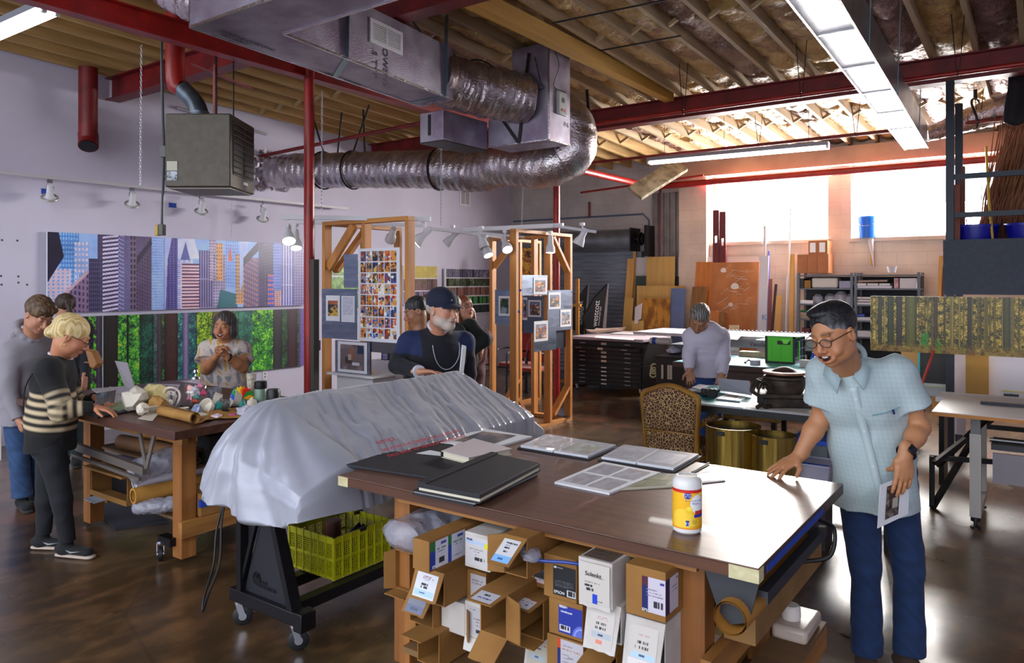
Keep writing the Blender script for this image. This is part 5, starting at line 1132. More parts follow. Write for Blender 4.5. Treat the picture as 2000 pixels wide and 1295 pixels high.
hb=thing('cardboard_box','kraft box with a round black emblem and blue tape beside the craft table leg','box',(-4.45,2.9,.265))
MB().mm((-4.56,2.65,.272),(-4.30,2.98,.415)).build('carton',KB,hb,True,smooth=0,bevel=.003)
MB().mm((-4.302,2.65,.33),(-4.296,2.72,.38)).mm((-4.32,2.648,.33),(-4.30,2.6495,.38)).build('blue_tape',BLUET,hb,True,smooth=0)
MB().lathe([(0,0),(.042,0),(.042,.002),(0,.002)],(-4.299,2.775,.355),28,(1,0,0)).build('black_emblem',mat('black_ink','#101014',.6),hb,True)
text('hp',.075,mat('kraft_card_lettering','#a97a3c',.75),(-4.2965,2.735,.335),(0,1,0),(.0,.25,1),hb)
MBx((-4.50,2.75,.565),(-4.36,3.05,.75),'black_box',mat('black_card','#0d0d10',.6),'black box on the middle shelf near the table leg','box')
MBx((-4.36,2.62,.555),(-4.28,3.4,.60),'white_board_bundle',mat('lavender_white_board','#b4aac4',.5),'white board edges sticking out right of the craft table leg','boards')if False else None
# ---- things on the craft table
ZC=CT+.001
def origami(c,r,m,lab,seed,name='paper_ball',spike=.35,flat=1.0):
 bm=bmesh.new();bmesh.ops.create_icosphere(bm,subdivisions=2,radius=r);rg=random.Random(seed)
 vs=[v.co.copy()for v in bm.verts];fs=[tuple(v.index for v in f.verts)for f in bm.faces];bm.free()
 vs2=[v*(1+rg.uniform(-spike,spike*.5))for v in vs];vs2=[V((v.x,v.y,v.z*flat))for v in vs2];zm=min(v.z for v in vs2);c=V(c)
 m_=MB().add([v+V((c.x,c.y,c.z-zm))for v in vs2],fs);return one(m_,name,m,lab,'paper craft','folded paper pieces on the craft table',smooth=0)
PW=mat('folded_white_paper','#d9d0c0',.6);PY=mat('folded_cream_paper','#e2d090',.6);PB=mat('crumpled_kraft_paper','#a87c3c',.7,0,'#96682e',14,bump=.4)
def tp_(px,py,z=ZC):return pz(px,py,z)
origami(tp_(263,803),.085,PW,'crumpled white paper ball nearest the album on the craft table',3)
origami(tp_(305,795),.085,PY,'cream yellow folded paper flower on the craft table',4)
origami(tp_(309,806),.055,PB,'kraft paper piece under the cream paper flower',5)
origami(tp_(278,812),.04,PW,'small white folded paper leaning by the big white ball',6)
origami(tp_(327,800),.035,PW,'spiky white paper piece right of the cream flower',8,spike=.6)
rg=thing('paper_ring','white spiral paper ring standing on the craft table','paper craft',tuple(tp_(334,800)),group='folded paper pieces on the craft table')
c=tp_(334,797)+V((0,0,.07));MB().tube([c+Rt*(.058*math.cos(t))+V((0,0,.07*math.sin(t)))+Fw*(.01*math.sin(3*t))for t in[k*math.pi/16 for k in range(32)]],.008,8,closed=True).build('ring',PW,rg,True)
MB().tube([c+Rt*(.04*math.cos(t)*(1-t/30))+V((0,0,.045*math.sin(t)))for t in[k*math.pi/8 for k in range(60)]],.002,5).build('spiral',PW,rg,True)
# folded white card and kraft sheets
fc=thing('folded_card','white card with a fold lying at the front edge of the craft table','paper craft',tuple(tp_(290,815)),group='folded paper pieces on the craft table')
q=plan([(270,818),(298,822),(312,806),(300,800)],ZC);sheet(q,.002,'card',PW,fc);MB().bar(tp_(296,806),tp_(300,812)+V((0,0,.06)),.05,.003).build('tab',PW,fc,True)
kr=thing('kraft_roll','rolled brown kraft paper lying at the front of the craft table','paper roll',tuple(tp_(345,820)))
a,b=tp_(315,812)+V((0,0,.035)),tp_(381,828)+V((0,0,.035));L_=(b-a).length
def kroll(u,v):
 d=(b-a)/L_;p,q_,_=basis(d);t_=4.4*math.pi*u;r_=.022+.013*u;return a+d*(L_*v)+p*(r_*math.cos(t_))+q_*(r_*math.sin(t_))+V((0,0,.003*MN.noise(V((u*9,v*6,1)))))
MB().grid(kroll,60,12).build('roll',PB,kr,True,solid=.001)
ks=thing('kraft_paper','crumpled flat kraft paper right of the kraft roll','paper',tuple(tp_(420,812)))
q=plan([(383,830),(420,820),(478,818),(470,800),(430,797),(375,812)],ZC)
c0_=sum(q,V())/len(q)
def kcr(u,v):i=u*6;k=int(i)%6;f=i-int(i);e=q[k].lerp(q[(k+1)%6],f);p=c0_.lerp(e,v);return p+V((0,0,.006+.03*(1-v*.6)*abs(MN.noise(V((p.x*14,p.y*14,2))))+.02*(1-v)))
MB().grid(kcr,60,10).build('sheet',PB,ks,True,smooth=0)
# laptop standing open seen from behind at the wall side
lp=thing('laptop','open silver laptop seen from behind at the far side of the craft table','laptop',tuple(tp_(262,765)))
a,b,c,d=pD(265,768,5.62),pD(243,768,5.95),pD(224,705,6.0),pD(248,709,5.7)
a.z=b.z=ZC+.012
MB().add([a,b,c,d]+[p+(b-a).cross(c-b).normalized()*.006 for p in(a,b,c,d)],[(0,1,2,3),(7,6,5,4),(0,4,5,1),(1,5,6,2),(2,6,7,3),(3,7,4,0)]).build('screen',mat('silver_alu','#a9a2a8',.4,.3),lp,True,smooth=0)
e_=(a-b);f_=V((-e_.y,e_.x,0)).normalized()
f_=f_ if f_.y>0 and f_.x<0 else-f_
MB().prism([V((p.x,p.y,ZC))for p in(a,b,b+f_*.23,a+f_*.23)],(0,0,.012)).build('keyboard_base',mat('silver_alu','#a9a2a8',.4,.3),lp,True,smooth=0)
sq=quadxy([a,b,c,d],.6,.62);MB().bar(quadxy([a,b,c,d],.6,.55),quadxy([a,b,c,d],.6,.80),.05,.002,up=(b-a).cross(c-b).normalized()).build('sticker',mat('sticker_grey','#8a848c',.5),lp,True)
# albums / prints on the table in front of the blonde woman
ab=thing('open_album','black album being leafed through by the woman in the striped sweater','album',tuple(tp_(215,808)))
q=plan([(166,808),(190,818),(250,806),(225,795)],ZC);sheet(q,.010,'album_block',BOARD,ab)
q2=plan([(160,808),(188,820),(256,808),(226,793)],ZC-.0005);
MB().add([tp_(184,800)+V((0,0,.02)),tp_(226,792)+V((0,0,.02)),tp_(222,786)+V((0,0,.11)),tp_(190,790)+V((0,0,.09))],[(0,1,2,3)]).build('lifted_page',PAPER,ab,True,solid=.002)
pa=tp_(186,801)+V((0,-.004,.024));picture('photo',photoarr(40,26,'#2c3448','#7c8498','#5a4a4c',90,6),pa,tp_(225,793)+V((0,-.004,.024))-pa,V((.0,.01,.085)),ab)
def flatprint(lab,px,arr,seed=0,dz=0,th=.004,border=.04):
 t=thing('loose_print',lab,'print',tuple(tp_(*px[0])),group='loose prints on the craft table');q=plan(px,ZC+dz);sheet(q,th,'paper',PAPER,t)
 printon(q,border,border,1-border,1-border,arr,t,ZC+dz+th+.001);return t
flatprint('pale striped print left of the silver laptop',[(155,782),(205,794),(280,768),(215,756)],photoarr(60,40,'#b4b8c0','#8a929c','#c0a8a0',91,5))
flatprint('cream print with green edge in front of the laptop',[(190,798),(232,806),(282,782),(262,770)],photoarr(50,30,'#c9c8a8','#b8bca8','#7a9a4c',92,9),dz=.005)
flatprint('pink streaked print right of the silver laptop',[(272,766),(340,772),(352,752),(288,750)],photoarr(50,30,'#b08a98','#8a5a68','#d0b8c8',93,4))
# glass cloche with ornament
gl=thing('glass_cloche','glass dome with chrome knob over bright ornaments on the craft table','cloche',tuple(tp_(382,792)))
c=V(gl.location);GLS=mat('clear_glass','#e8f0f4',.03,trans=1.0)
def _thin(m):
 nt=m.node_tree;N,L=nt.nodes,nt.links;o=[n for n in N if n.type=='OUTPUT_MATERIAL'][0];p=N['Principled BSDF']
 tr_=N.new('ShaderNodeBsdfTransparent');gl_=N.new('ShaderNodeBsdfGlossy');gl_.inputs['Roughness'].default_value=.04;fr=N.new('ShaderNodeValue');fr.outputs[0].default_value=.13
 mx=N.new('ShaderNodeMixShader');L.new(fr.outputs[0],mx.inputs[0]);L.new(tr_.outputs[0],mx.inputs[1]);L.new(gl_.outputs[0],mx.inputs[2]);L.new(mx.outputs[0],o.inputs[0])
_thin(GLS)
R0=.085
MB().lathe([(R0,.02),(R0,.10),(R0*.92,.14),(R0*.7,.17),(R0*.35,.185),(0.01,.19)],c,32,cap=False).build('glass_dome',GLS,gl,True)
MB().lathe([(0,0),(R0*1.15,0),(R0*1.2,.012),(R0*1.0,.02),(0,.02)],c,32).build('base',mat('dark_wood_base','#3c2c24',.4),gl,True)
MB().lathe([(R0*.36,.183),(R0*.3,.195),(.008,.20),(.006,.215),(.018,.228),(.012,.245),(.016,.252),(0,.26)],c,20).build('knob',STEEL,gl,True)
oc=['#d8543a','#e08aa8','#3a9a8c','#f0e8f0','#d02468','#f4f0f4','#c8c8d4']
k=0
for i in range(9):
 p=c+V((random.uniform(-.045,.045),random.uniform(-.045,.045),.03+.012*i));
 t_=MB().add([p+V(v)*.03 for v in((1,0,0),(-1,0,0),(0,1,0),(0,-1,0),(0,0,1.2),(0,0,-.6))],[(0,2,4),(2,1,4),(1,3,4),(3,0,4),(2,0,5),(1,2,5),(3,1,5),(0,3,5)]).build('ornament',mat('ornament_'+str(i%7),oc[i%7],.5),gl,True,smooth=0)
 # assorted cups, folded stars, vessels
def cup(px,py,r,h,m,lab,tilt=(0,0,1),inner=None,name='paper_cup'):
 c=tp_(px,py);t=thing(name,lab,'cup',c,group='small vessels on the craft table');ax=V(tilt).normalized();c=c+V((0,0,r*(1-ax.z)*.95))
 MB().lathe([(0,0),(r*.8,0),(r,h),(r*.93,h),(r*.75,.004),(0,.004)],c,20,ax).build('cup',m,t,True)
 if inner:MB().lathe([(0,h*.55),(r*.86,h*.55)],c,20,ax,cap=False).build('pattern_inside',inner,t,True)
 return t
GRP=mat('grey_patterned_paper','#5a5c6a',.6,0,'#a8a8b0',60);SILV=mat('silver_line_paper','#a9a8a8',.5,0,'#5c5c60',70);TEAL=mat('teal_paper','#2f9c94',.5)
cup(417,786,.055,.10,GRP,'grey patterned paper cup behind the heap of cups');cup(432,792,.05,.05,PW,'lying white cup with grey lining',(-.6,-.7,.25),GRP)
cup(447,797,.035,.06,SILV,'small silver lined cup lying on its side',(-.3,-.9,.2),SILV);cup(468,792,.062,.05,PW,'large lying white cup with line drawing inside, far right of the heap',(-.35,-.9,.3),SILV)
cup(408,808,.06,.04,PW,'shallow white paper bowl in front of the glass dome',(.1,-.8,.45));cup(389,810,.04,.03,mat('blue_line_paper','#c8d0e4',.6,0,'#8a98c8',80),'pale blue lined paper bowl near the dome',(.0,-.9,.4));cup(360,805,.03,.03,PW,'tiny white paper cup left of the dome')
origami(tp_(425,806),.035,TEAL,'teal folded paper piece amid the cups',20);origami(tp_(440,810),.028,mat('black_paper','#121218',.5),'small black folded paper piece amid the cups',21)
origami(tp_(455,815),.025,mat('magenta_paper','#c04888',.5),'small magenta folded paper piece in front of the cups',22,flat=.5);origami(tp_(424,817),.04,mat('pink_white_paper','#e0a8c4',.5,0,'#e8e4e8',30),'pink and white paper strip pile in front of the cups',23,flat=.35)
origami(tp_(395,816),.05,PW,'white paper scraps in front of the glass dome',24,flat=.3);origami(tp_(480,812),.06,mat('grey_white_tissue','#b8b4c4',.6),'greyish white tissue piece at the right end of the craft table',25,flat=.6);origami(tp_(350,812),.035,PW,'white curl of paper behind the kraft roll',26,flat=.6)
# rainbow ribbon flower
rf=thing('ribbon_flower','rainbow coloured folded ribbon flower before the smiling woman','paper craft',tuple(tp_(473,792)))
cols=['#1c50c8','#1c9c48','#e8c818','#e87818','#d02818','#2c8c3c','#e8a018']
for i in range(12):
 a=math.pi*(i/11);c=tp_(473,793)+V((0,0,.05));d=Rt*(-math.cos(a))+V((0,0,.9*math.sin(a)+.15));e=d.cross(Fw).normalized()
 MB().add([c,c+d*.055+e*.018-Fw*.01,c+d*.085,c+d*.055-e*.018+Fw*.01],[(0,1,2),(0,2,3)]).build('petal',mat('ribbon_'+str(i*7//12),cols[i*7//12],.35),rf,True,solid=.002,smooth=0)
MB().lathe([(0,0),(.03,0),(.012,.05),(0,.05)],tp_(473,793),10).build('stem',TEAL,rf,True)
# bottles
bt=thing('speckled_vase','tall speckled cream vase behind the green jar','vase',tuple(tp_(491,788)))
MB().lathe([(0,0),(.028,0),(.032,.05),(.03,.15),(.034,.21),(.028,.21),(.025,.15),(0,.02)],V(bt.location),20).build('vase',mat('speckled_ceramic','#c9c0b0',.5,0,'#8a8070',90),bt,True)
bt=thing('jar','sage green jar with black screw lid on the craft table','jar',tuple(tp_(509,793)))
MB().lathe([(0,0),(.038,0),(.040,.01),(.040,.11),(.035,.12),(0,.12)],V(bt.location),24).build('jar_body',mat('sage_green','#6f8a78',.35),bt,True);MB().lathe([(0,.12),(.040,.12),(.042,.13),(.042,.165),(.036,.17),(0,.17)],V(bt.location),24).build('lid',BLACK,bt,True)
bt=thing('smart_speaker','short black cylinder speaker at the right end of the craft table','speaker',tuple(tp_(534,797)))
MB().lathe([(0,0),(.042,0),(.046,.01),(.046,.11),(.038,.128),(0,.13)],V(bt.location),28).build('body',BLACK,bt,True)
bt=thing('white_jar','small lidded white pot in front of the green jar','pot',tuple(tp_(492,797)))
MB().lathe([(0,0),(.025,0),(.034,.02),(.03,.05),(.012,.06),(.008,.07),(0,.072)],V(bt.location),20).build('pot',PW,bt,True)
# ================================================================ timber display frames with prints
def frame_thing(label,loc,group='timber display frames'):return thing('timber_frame',label,'frame',loc,group=group)
def stud(t,a,b,w,h,m=None,up=(0,0,1),name='stud'):return MB().bar(a,b,w,h,up=up).build(name,m or PINEL,t,True,smooth=0,bevel=.002)
FZ=2.35
f1=frame_thing('open pine frame right of the first red post holding the photo grid poster',(-5.3,5.3,0))
xa,xb,yf=pY(629,433,4.95).x,pY(797,423,4.95).x,4.95
for x in(xa+.02,pY(709,433,4.95).x,xb-.02):MB().mm((x-.022,yf,0.04),(x+.022,yf+.09,FZ-.04)).build('post',PINEL,f1,True,smooth=0,bevel=.002)
MB().mm((xa,yf,FZ-.04),(xb,yf+.09,FZ)).build('top_plate',PINEX,f1,True,smooth=0,bevel=.002);MB().mm((xa,yf,0),(xb,yf+.09,.04)).build('bottom_plate',PINEX,f1,True,smooth=0)
stud(f1,(xa+.05,yf+.045,FZ-.46),(xa+.42,yf+.045,FZ-.05),.085,.04,up=(0,1,0),name='brace')
for y in(yf+.09+.42,yf+.09+.92):MB().mm((xa,y,0.04),(xa+.09,y+.04,FZ-.04)).build('post',PINEL,f1,True,smooth=0,bevel=.002)
MB().mm((xa,yf+.09,FZ-.04),(xa+.09,yf+1.05,FZ)).build('top_plate',PINEY,f1,True,smooth=0);MB().mm((xa,yf+.09,0),(xa+.09,yf+1.05,.04)).build('bottom_plate',PINEY,f1,True,smooth=0)
stud(f1,(xa+.04,yf+.14,FZ-.5),(xa+.04,yf+.55,FZ-.05),.04,.085,up=(1,0,0),name='brace')
SHM=mat('brushed_sheet_metal','#8a93a8',.32,.9,'#6f788c',3,(1,1,6),rvar=.08)
def ysheet(px0,py0,px1,py1,Y,name,m,lab,cat,thick=.003,group=None,root=None):
 a,b=pY(px0,py0,Y),pY(px1,py1,Y);zt=pY(px0,py0,Y).z;zb_=pY((px0+px1)/2,py1,Y).z
 mb=MB().mm((a.x,Y-thick,zb_),(b.x,Y,zt))
 if root is not None:return mb.build(name,m,root,True,smooth=0),(a.x,b.x,zb_,zt)
 t=thing(name,lab,cat,((a.x+b.x)/2,Y-thick/2,zb_),group=group);mb.build('sheet',m,t,True,smooth=0);return t,(a.x,b.x,zb_,zt)
def ypic(px0,py0,px1,py1,Y,lab,arr,name='print',cat='print',border=.1,group='photo prints on the timber frames',bcol=None):
 a,b=pY(px0,py0,Y),pY(px1,py1,Y);zb_=pY((px0+px1)/2,py1,Y).z
 t=thing(name,lab,cat,((a.x+b.x)/2,Y,zb_),group=group)
 MB().mm((a.x,Y-.002,zb_),(b.x,Y,a.z)).build('paper',bcol or PAPER,t,True,smooth=0);w,h=b.x-a.x,a.z-zb_
 bx_,by_=(border if isinstance(border,tuple)else(border,border));picture('photo',arr,(a.x+w*bx_,Y-.003,zb_+h*by_),(w*(1-2*bx_),0,0),(0,0,h*(1-2*by_)),t,PRINTM)
 return t
def street(w,h,seed,sky='#6a88b8',warm='#c8703c',dark='#1c2030'):
 r=np.random.RandomState(seed);A=photoarr(w,h,dark,'#7a6a60',warm,seed,5)
 A[:int(h*.25)]=A[:int(h*.25)]*.4+hx(sky)*.6
 for k in range(14):
  x,y=r.rand()*.9,.15+r.rand()*.7;c=[sky,warm,'#d8d4d0','#a82c24','#2c4c9c','#d8b03c',dark,dark][r.randint(8)];rect(A,x,y,min(1,x+.05+r.rand()*.2),min(1,y+.05+r.rand()*.15),c)
 return A
def grid_poster(W_,H_):
 A=np.zeros((H_,W_,3));A[:]=hx('#d9d9e2');r=np.random.RandomState(5)
 pal=['#1c1c26','#c8702c','#d8b03c','#2c50a8','#a82c20','#e0d8d0','#6a3c24','#2c2c34','#8a94b8','#c89868','#e08a30','#f0ece8']
 cw,ch=.88/6,.95/8
 for j in range(8):
  for i in range(6):
   x0,y0=.06+cw*i,.03+ch*j;x1,y1=x0+cw*.93,y0+ch*.9
   a,b,c,d=int(y0*H_),int(y1*H_),int(x0*W_),int(x1*W_);h,w=b-a,d-c;base=pal[r.randint(12)];n=vnoise(h,w,4,j*6+i,2)
   B=lerpc(base,pal[r.randint(12)],np.clip((n-.4)*4,0,1))
   for q in range(6):
    yy,xx=np.mgrid[0:h,0:w];cy,cx_=r.rand()*h,r.rand()*w;m=((yy-cy)/(h*(.08+.2*r.rand())))**2+((xx-cx_)/(w*(.1+.2*r.rand())))**2<1;B[m]=hx(pal[r.randint(12)])
   A[a:b,c:d]=B
 return A
ysheet(672,497,699,562,yf-.001,'metal_sheet',SHM,'plain blue grey metal sheet upper left on the first timber frame','sheet',group='metal sheets on the timber frames')
ysheet(629,564,698,662,yf-.004,'metal_sheet',SHM,'metal sheet carrying an orange print and a text page on the first frame','sheet',group='metal sheets on the timber frames')
ysheet(715,664,778,689,yf-.001,'metal_sheet',mat('dark_sheet_metal','#6d6a70',.35,.8),'dark metal sheet below the photo grid poster','sheet',group='metal sheets on the timber frames')
ypic(637,577,664,627,yf-.009,'small orange townscape print with white border on the first frame',street(26,32,4,'#c8502c','#d8a83c'),border=(.14,.2))
TXA=labelarr(30,56,'#d2d3e0',txt=[(.1,.04+.035*k,.9,'#b4b6c8')for k in range(20)])
ypic(667,578,693,629,yf-.009,'white typed text page beside the small orange print',TXA,border=.02)
ypic(700,486,781,668,yf-.012,'tall white poster with a grid of forty eight small photographs',grid_poster(150,330),'poster','poster',border=.005)
t,_=ysheet(655,664,723,731,yf-.014,'metal_sheet',SHM,'metal sheet behind the large still life print low on the first frame','sheet',group='metal sheets on the timber frames')
sl_=photoarr(60,52,'#5a4c50','#8a7c80','#6c5c60',77,12);rect(sl_,.22,.5,.5,.75,'#3c2c28');rect(sl_,.42,.15,.56,.6,'#9a5a30');rect(sl_,.72,.05,.98,.35,'#1c2c4c');rect(sl_,.5,.7,.8,.82,'#c8c4cc');rect(sl_,.34,.4,.48,.62,'#a89890')
ypic(660,666,717,728,yf-.02,'large grey still life print of a cup in a white mat',sl_,border=(.09,.09))
# plastic hook on the frame, plinths behind
one(MB().mm((xa-.06,yf-.05,1.06),(xa-.01,yf-.01,1.16)),'plastic_sleeve',mat('smoky_plastic','#6c6478',.3),'small smoky plastic sleeve hooked on the left post of the first frame','sleeve')
pt=thing('white_plinth','white tilted display board on a white plinth behind the first frame','plinth',(-5.6,5.7,0))
q=[pz(643,690,.86),pz(745,730,.86),pz(700,742,.80),pz(668,740,.80)]
a=pz(700,725,.88);MB().mm((a.x-.32,a.y-.12,.84),(a.x+.32,a.y+.3,.86)).build('board',PAPER,pt,True,smooth=0);MB().mm((a.x-.25,a.y-.05,0),(a.x+.25,a.y+.25,.84)).build('plinth_body',WHITE,pt,True,smooth=0)
a=pz(758,700,.95);pt=thing('white_plinth','white plinth with a brochure box behind the elbow of the man in the cap','plinth',(a.x,a.y,0),group='white plinths')
MB().mm((a.x-.22,a.y-.05,0),(a.x+.3,a.y+.35,.93)).build('plinth_body',WHITE,pt,True,smooth=0);MB().mm((a.x-.1,a.y,.93),(a.x+.02,a.y+.1,1.06)).build('black_card',BLACK,pt,True,smooth=0);MB().mm((a.x-.08,a.y-.01,.94),(a.x+.0,a.y-.002,1.0)).build('blue_card',mat('blue_white_card','#c8cce8',.5,0,'#3c48b0',20),pt,True,smooth=0)
# ---- second frame : three panels in a zigzag
f2=frame_thing('tall open pine frame with small street prints right of the man in the cap',(-5.3,7.9,0))
xB=-4.94
yB0,yB1=pX(1008,450,xB+.09).y,pX(1118,461,xB+.09).y
for y in(yB0,pX(1064,460,xB).y-.02,yB1-.05):MB().mm((xB,y,.04),(xB+.09,y+.05,FZ-.04)).build('post',PINEL,f2,True,smooth=0,bevel=.002)
MB().mm((xB,yB0,FZ-.04),(xB+.09,yB1,FZ)).build('top_plate',PINEY,f2,True,smooth=0,bevel=.002);MB().mm((xB,yB0,0),(xB+.09,yB1,.04)).build('bottom_plate',PINEY,f2,True,smooth=0,bevel=.002)
stud(f2,(xB+.045,yB1-.04,FZ-.48),(xB+.045,yB1-.42,FZ-.05),.04,.085,up=(1,0,0),name='brace');stud(f2,(xB+.045,yB0+.06,.42),(xB+.045,yB0+.36,.05),.04,.085,up=(1,0,0),name='brace');stud(f2,(xB+.045,yB1-.05,.42),(xB+.045,yB1-.4,.12),.04,.085,up=(1,0,0),name='brace')
yA=8.02;xA0=-6.12
for x in(xA0,pY(1037,500,yA).x):MB().mm((x,yA,.04),(x+.05,yA+.09,FZ-.04)).build('post',PINEL,f2,True,smooth=0,bevel=.002)
MB().mm((xA0,yA,FZ-.04),(xB,yA+.09,FZ)).build('top_plate',PINEX,f2,True,smooth=0,bevel=.002);MB().mm((xA0,yA,0),(xB,yA+.09,.04)).build('bottom_plate',PINEX,f2,True,smooth=0)
stud(f2,(xA0+.05,yA+.045,FZ-.40),(xA0+.38,yA+.045,FZ-.05),.085,.04,up=(0,1,0),name='brace')
for y in(yA+.6,yA+1.1):MB().mm((xA0+.0,y,.04),(xA0+.09,y+.05,FZ-.04)).build('post',PINEL,f2,True,smooth=0)
MB().mm((xA0,yA+.09,FZ-.04),(xA0+.09,yA+1.15,FZ)).build('top_plate',PINEY,f2,True,smooth=0);MB().mm((xA0,yA+.09,0),(xA0+.09,yA+1.15,.04)).build('bottom_plate',PINEY,f2,True,smooth=0)
stud(f2,(xA0+.045,yA+.65,.4),(xA0+.045,yA+.3,.08),.04,.085,up=(1,0,0),name='brace')
for q,lab in(([(977,795),(1003,806),(985,790)],'triangular grey metal foot plate at the left base of the second frame'),([(1074,807),(1113,818),(1110,800),(1085,797)],'grey metal sheet lying on the right base of the second frame')):
 P_=plan(q,.045);o=sheet(P_,.004,'metal_plate',SHM);tag(o,lab,'sheet')
XS=xB+.092
def xsheet(px0,py0,px1,py1,X,lab,m=SHM,name='metal_sheet',thick=.003):
 a,b=pX(px0,py0,X),pX(px1,py1,X);zt=a.z;zb_=pX(px0,py1,X).z if False else b.z
 t=thing(name,lab,'sheet',(X,(a.y+b.y)/2,zb_),group='metal sheets on the timber frames');MB().mm((X,a.y,zb_),(X+thick,b.y,zt)).build('sheet',m,t,True,smooth=0)
def xpic(px0,py0,px1,py1,X,lab,arr,border=.12):
 a,b=pX(px0,py0,X),pX(px1,py1,X);t=thing('print',lab,'print',(X,(a.y+b.y)/2,b.z),group='photo prints on the timber frames');w,h=b.y-a.y,a.z-b.z
 MB().mm((X,a.y,b.z),(X+.002,b.y,a.z)).build('paper',PAPER,t,True,smooth=0)
 picture('photo',arr,(X+.003,a.y+w*border,b.z+h*border*1.1),(0,w*(1-2*border),0),(0,0,h*(1-2.4*border)),t,PRINTM)
ysheet(967,566,1008,634,yA-.001,'metal_sheet',SHM,'metal sheet with house print on the left side of the second frame','sheet',group='metal sheets on the timber frames')
ypic(974,578,997,617,yA-.007,'small print of a green wooded house on the second frame',photoarr(22,32,'#14241c','#4c6c3c','#8a94b0',5,5),border=(.14,.12))
ypic(1001,578,1012,617,yA-.006,'print edge seen just left of the front post of the second frame',street(12,30,6),border=(.1,.12))
xsheet(1019,537,1069,576,XS,'shiny metal sheet at the top of the second frame');xpic(1042,542,1068,574,XS+.006,'print of a red fronted shop at the top of the second frame',street(26,30,7))
xsheet(1069,567,1117,643,XS+.001,'metal sheet with two prints at the right of the second frame');xpic(1071,571,1095,603,XS+.007,'print of a busy corner on the upper right sheet of the second frame',street(24,30,8));xpic(1094,605,1115,637,XS+.007,'print of a pale house at the right edge of the second frame',street(22,30,9,'#7a90c0','#c8b8a8'))
ysheet(1022,578,1060,651,yA-.005,'metal_sheet',mat('dark_sheet_metal2','#565b6a',.35,.8),'darker metal sheet inside the second frame behind the middle post','sheet',group='metal sheets on the timber frames')
ypic(1032,586,1057,619,yA-.012,'print of market stalls inside the second frame',street(30,30,10));ypic(1021,581,1030,625,yA-.013,'narrow print edge inside the second frame beside the front post',street(10,30,11))
xsheet(1042,641,1086,682,XS+.002,'lower metal sheet hanging below the middle of the second frame');xpic(1043,628,1070,665,XS+.008,'print of a yellow striped shop, lowest on the second frame',street(26,34,12,'#90a0c8','#c8742c'))
xsheet(1086,641,1104,678,XS-.06,'narrow dark metal sheet behind the lower right of the second frame',mat('dark_sheet_metal2','#565b6a',.35,.8));
for p,lab in(((1016,567),'upper blue tape piece on the front post of the second frame'),((1014,609),'lower blue tape piece on the front post of the second frame')):
 c=pY(*p,yB0-.001);one(MB().mm((c.x-.015,yB0-.003,c.z-.012),(c.x+.015,yB0-.0005,c.z+.012)),'blue_tape',BLUET,lab,'tape')
 # autumn leaf panels seen through the second frame
def leafy(c):return lambda w,h:foliage(h,w,c,6,31)
for(a,b,Y,cols,lab)in(((1018,484),(1050,600),11.3,['#2c1c08','#a85c0c','#e8a01c','#f0c030','#6c3c10'],'panel of golden autumn leaves seen through the second frame'),((1068,490),(1090,640),11.0,['#2c2c14','#8c6414','#d8981c','#e8c860','#4c4c2c'],'second golden leaf panel behind the far red post'),((999,533),(1010,600),11.2,['#0c4c0c','#2cb81c','#5ce82c'],'bright green leaf panel left of the golden ones')):
 p,q_=pY(*a,Y),pY(*b,Y);t=thing('leaf_panel',lab,'picture',((p.x+q_.x)/2,Y,0),group='leaf panels behind the second frame')
 MB().mm((p.x,Y,q_.z),(q_.x,Y+.03,p.z)).build('panel',BLACK,t,True,smooth=0);picture('photo',leafy(cols)(40,110),(p.x+.005,Y-.002,q_.z+.005),(q_.x-p.x-.01,0,0),(0,0,p.z-q_.z-.01),t)
 for x in(p.x+.03,q_.x-.03):MB().mm((x-.015,Y+.005,0),(x+.015,Y+.025,q_.z)).build('leg',BLACKM,t,True)
 # ---- red armchairs by the left wall
REDF=mat('red_upholstery','#8c1c16',.85,0,'#7a1612',12,bump=.1,sheen=.3)
def red_chair(loc,rz,label):
 t=thing('armchair',label,'chair',loc,rz,group='red armchairs along the left wall')
 s=MB().mm((-.25,-.24,.40),(.25,.24,.46)).build('seat',REDF,t,bevel=.025);b=MB()
 def bk(u,v):x=-.24+.48*u;z=.50+.42*v;w=1-.18*max(0,v-.6)/.4*abs(2*u-1)**2;return(x*w,.26+.06*v-.03*math.cos((u-.5)*2.4),z+(-.06*abs(2*u-1)**3 if v>.8 else 0))
 b.grid(bk,14,12);b.build('backrest',REDF,t,solid=.05)
 for sx in(-1,1):
  MB().tube(crom([(sx*.28,-.24,0),(sx*.28,-.23,.40),(sx*.28,-.2,.66),(sx*.28,.05,.67),(sx*.27,.25,.66)],4),.013,8).build('arm_frame',BLACKM,t)
  MB().tube([(sx*.28,.27,0),(sx*.265,.25,.45),(sx*.22,.33,.9)],.013,8).build('rear_leg',BLACKM,t);MB().box((sx*.28,-.02,.675),(.05,.26,.02)).build('armrest',BLACK,t,bevel=.006)
 MB().tube([(-.28,-.235,.39),(.28,-.235,.39)],.012,8).tube([(-.28,.25,.39),(.28,.25,.39)],.012,8).build('seat_rail',BLACKM,t)
 return t
g=pz(958,756,0);rc=red_chair((-7.55,9.35,0),.35,'red armchair beside the jeans of the woman in maroon')
for(x,y,r_,lab)in((-6.85,9.75,.1,'red armchair seen through the left bay of the second frame'),(-6.35,9.35,0,'red armchair behind the middle posts of the second frame'),):
 c=dup(rc,(x,y,0),r_,lab)
 # ================================================================ far end of the workshop
TEALM=mat('teal_cutting_mat','#1d8f92',.45,0,'#187f84',8);TEALL=mat('pale_teal_mat','#6fb6c4',.45,0,'#5aa6b4',8)
DWOOD=wood('dark_red_wood','#4c2c20','#33180f',.5,'x',4)
bx_=lambda a,b,n,m,lab,cat,group=None,**k:one(MB().mm(a,b),n,m,lab,cat,group,smooth=0,**k)
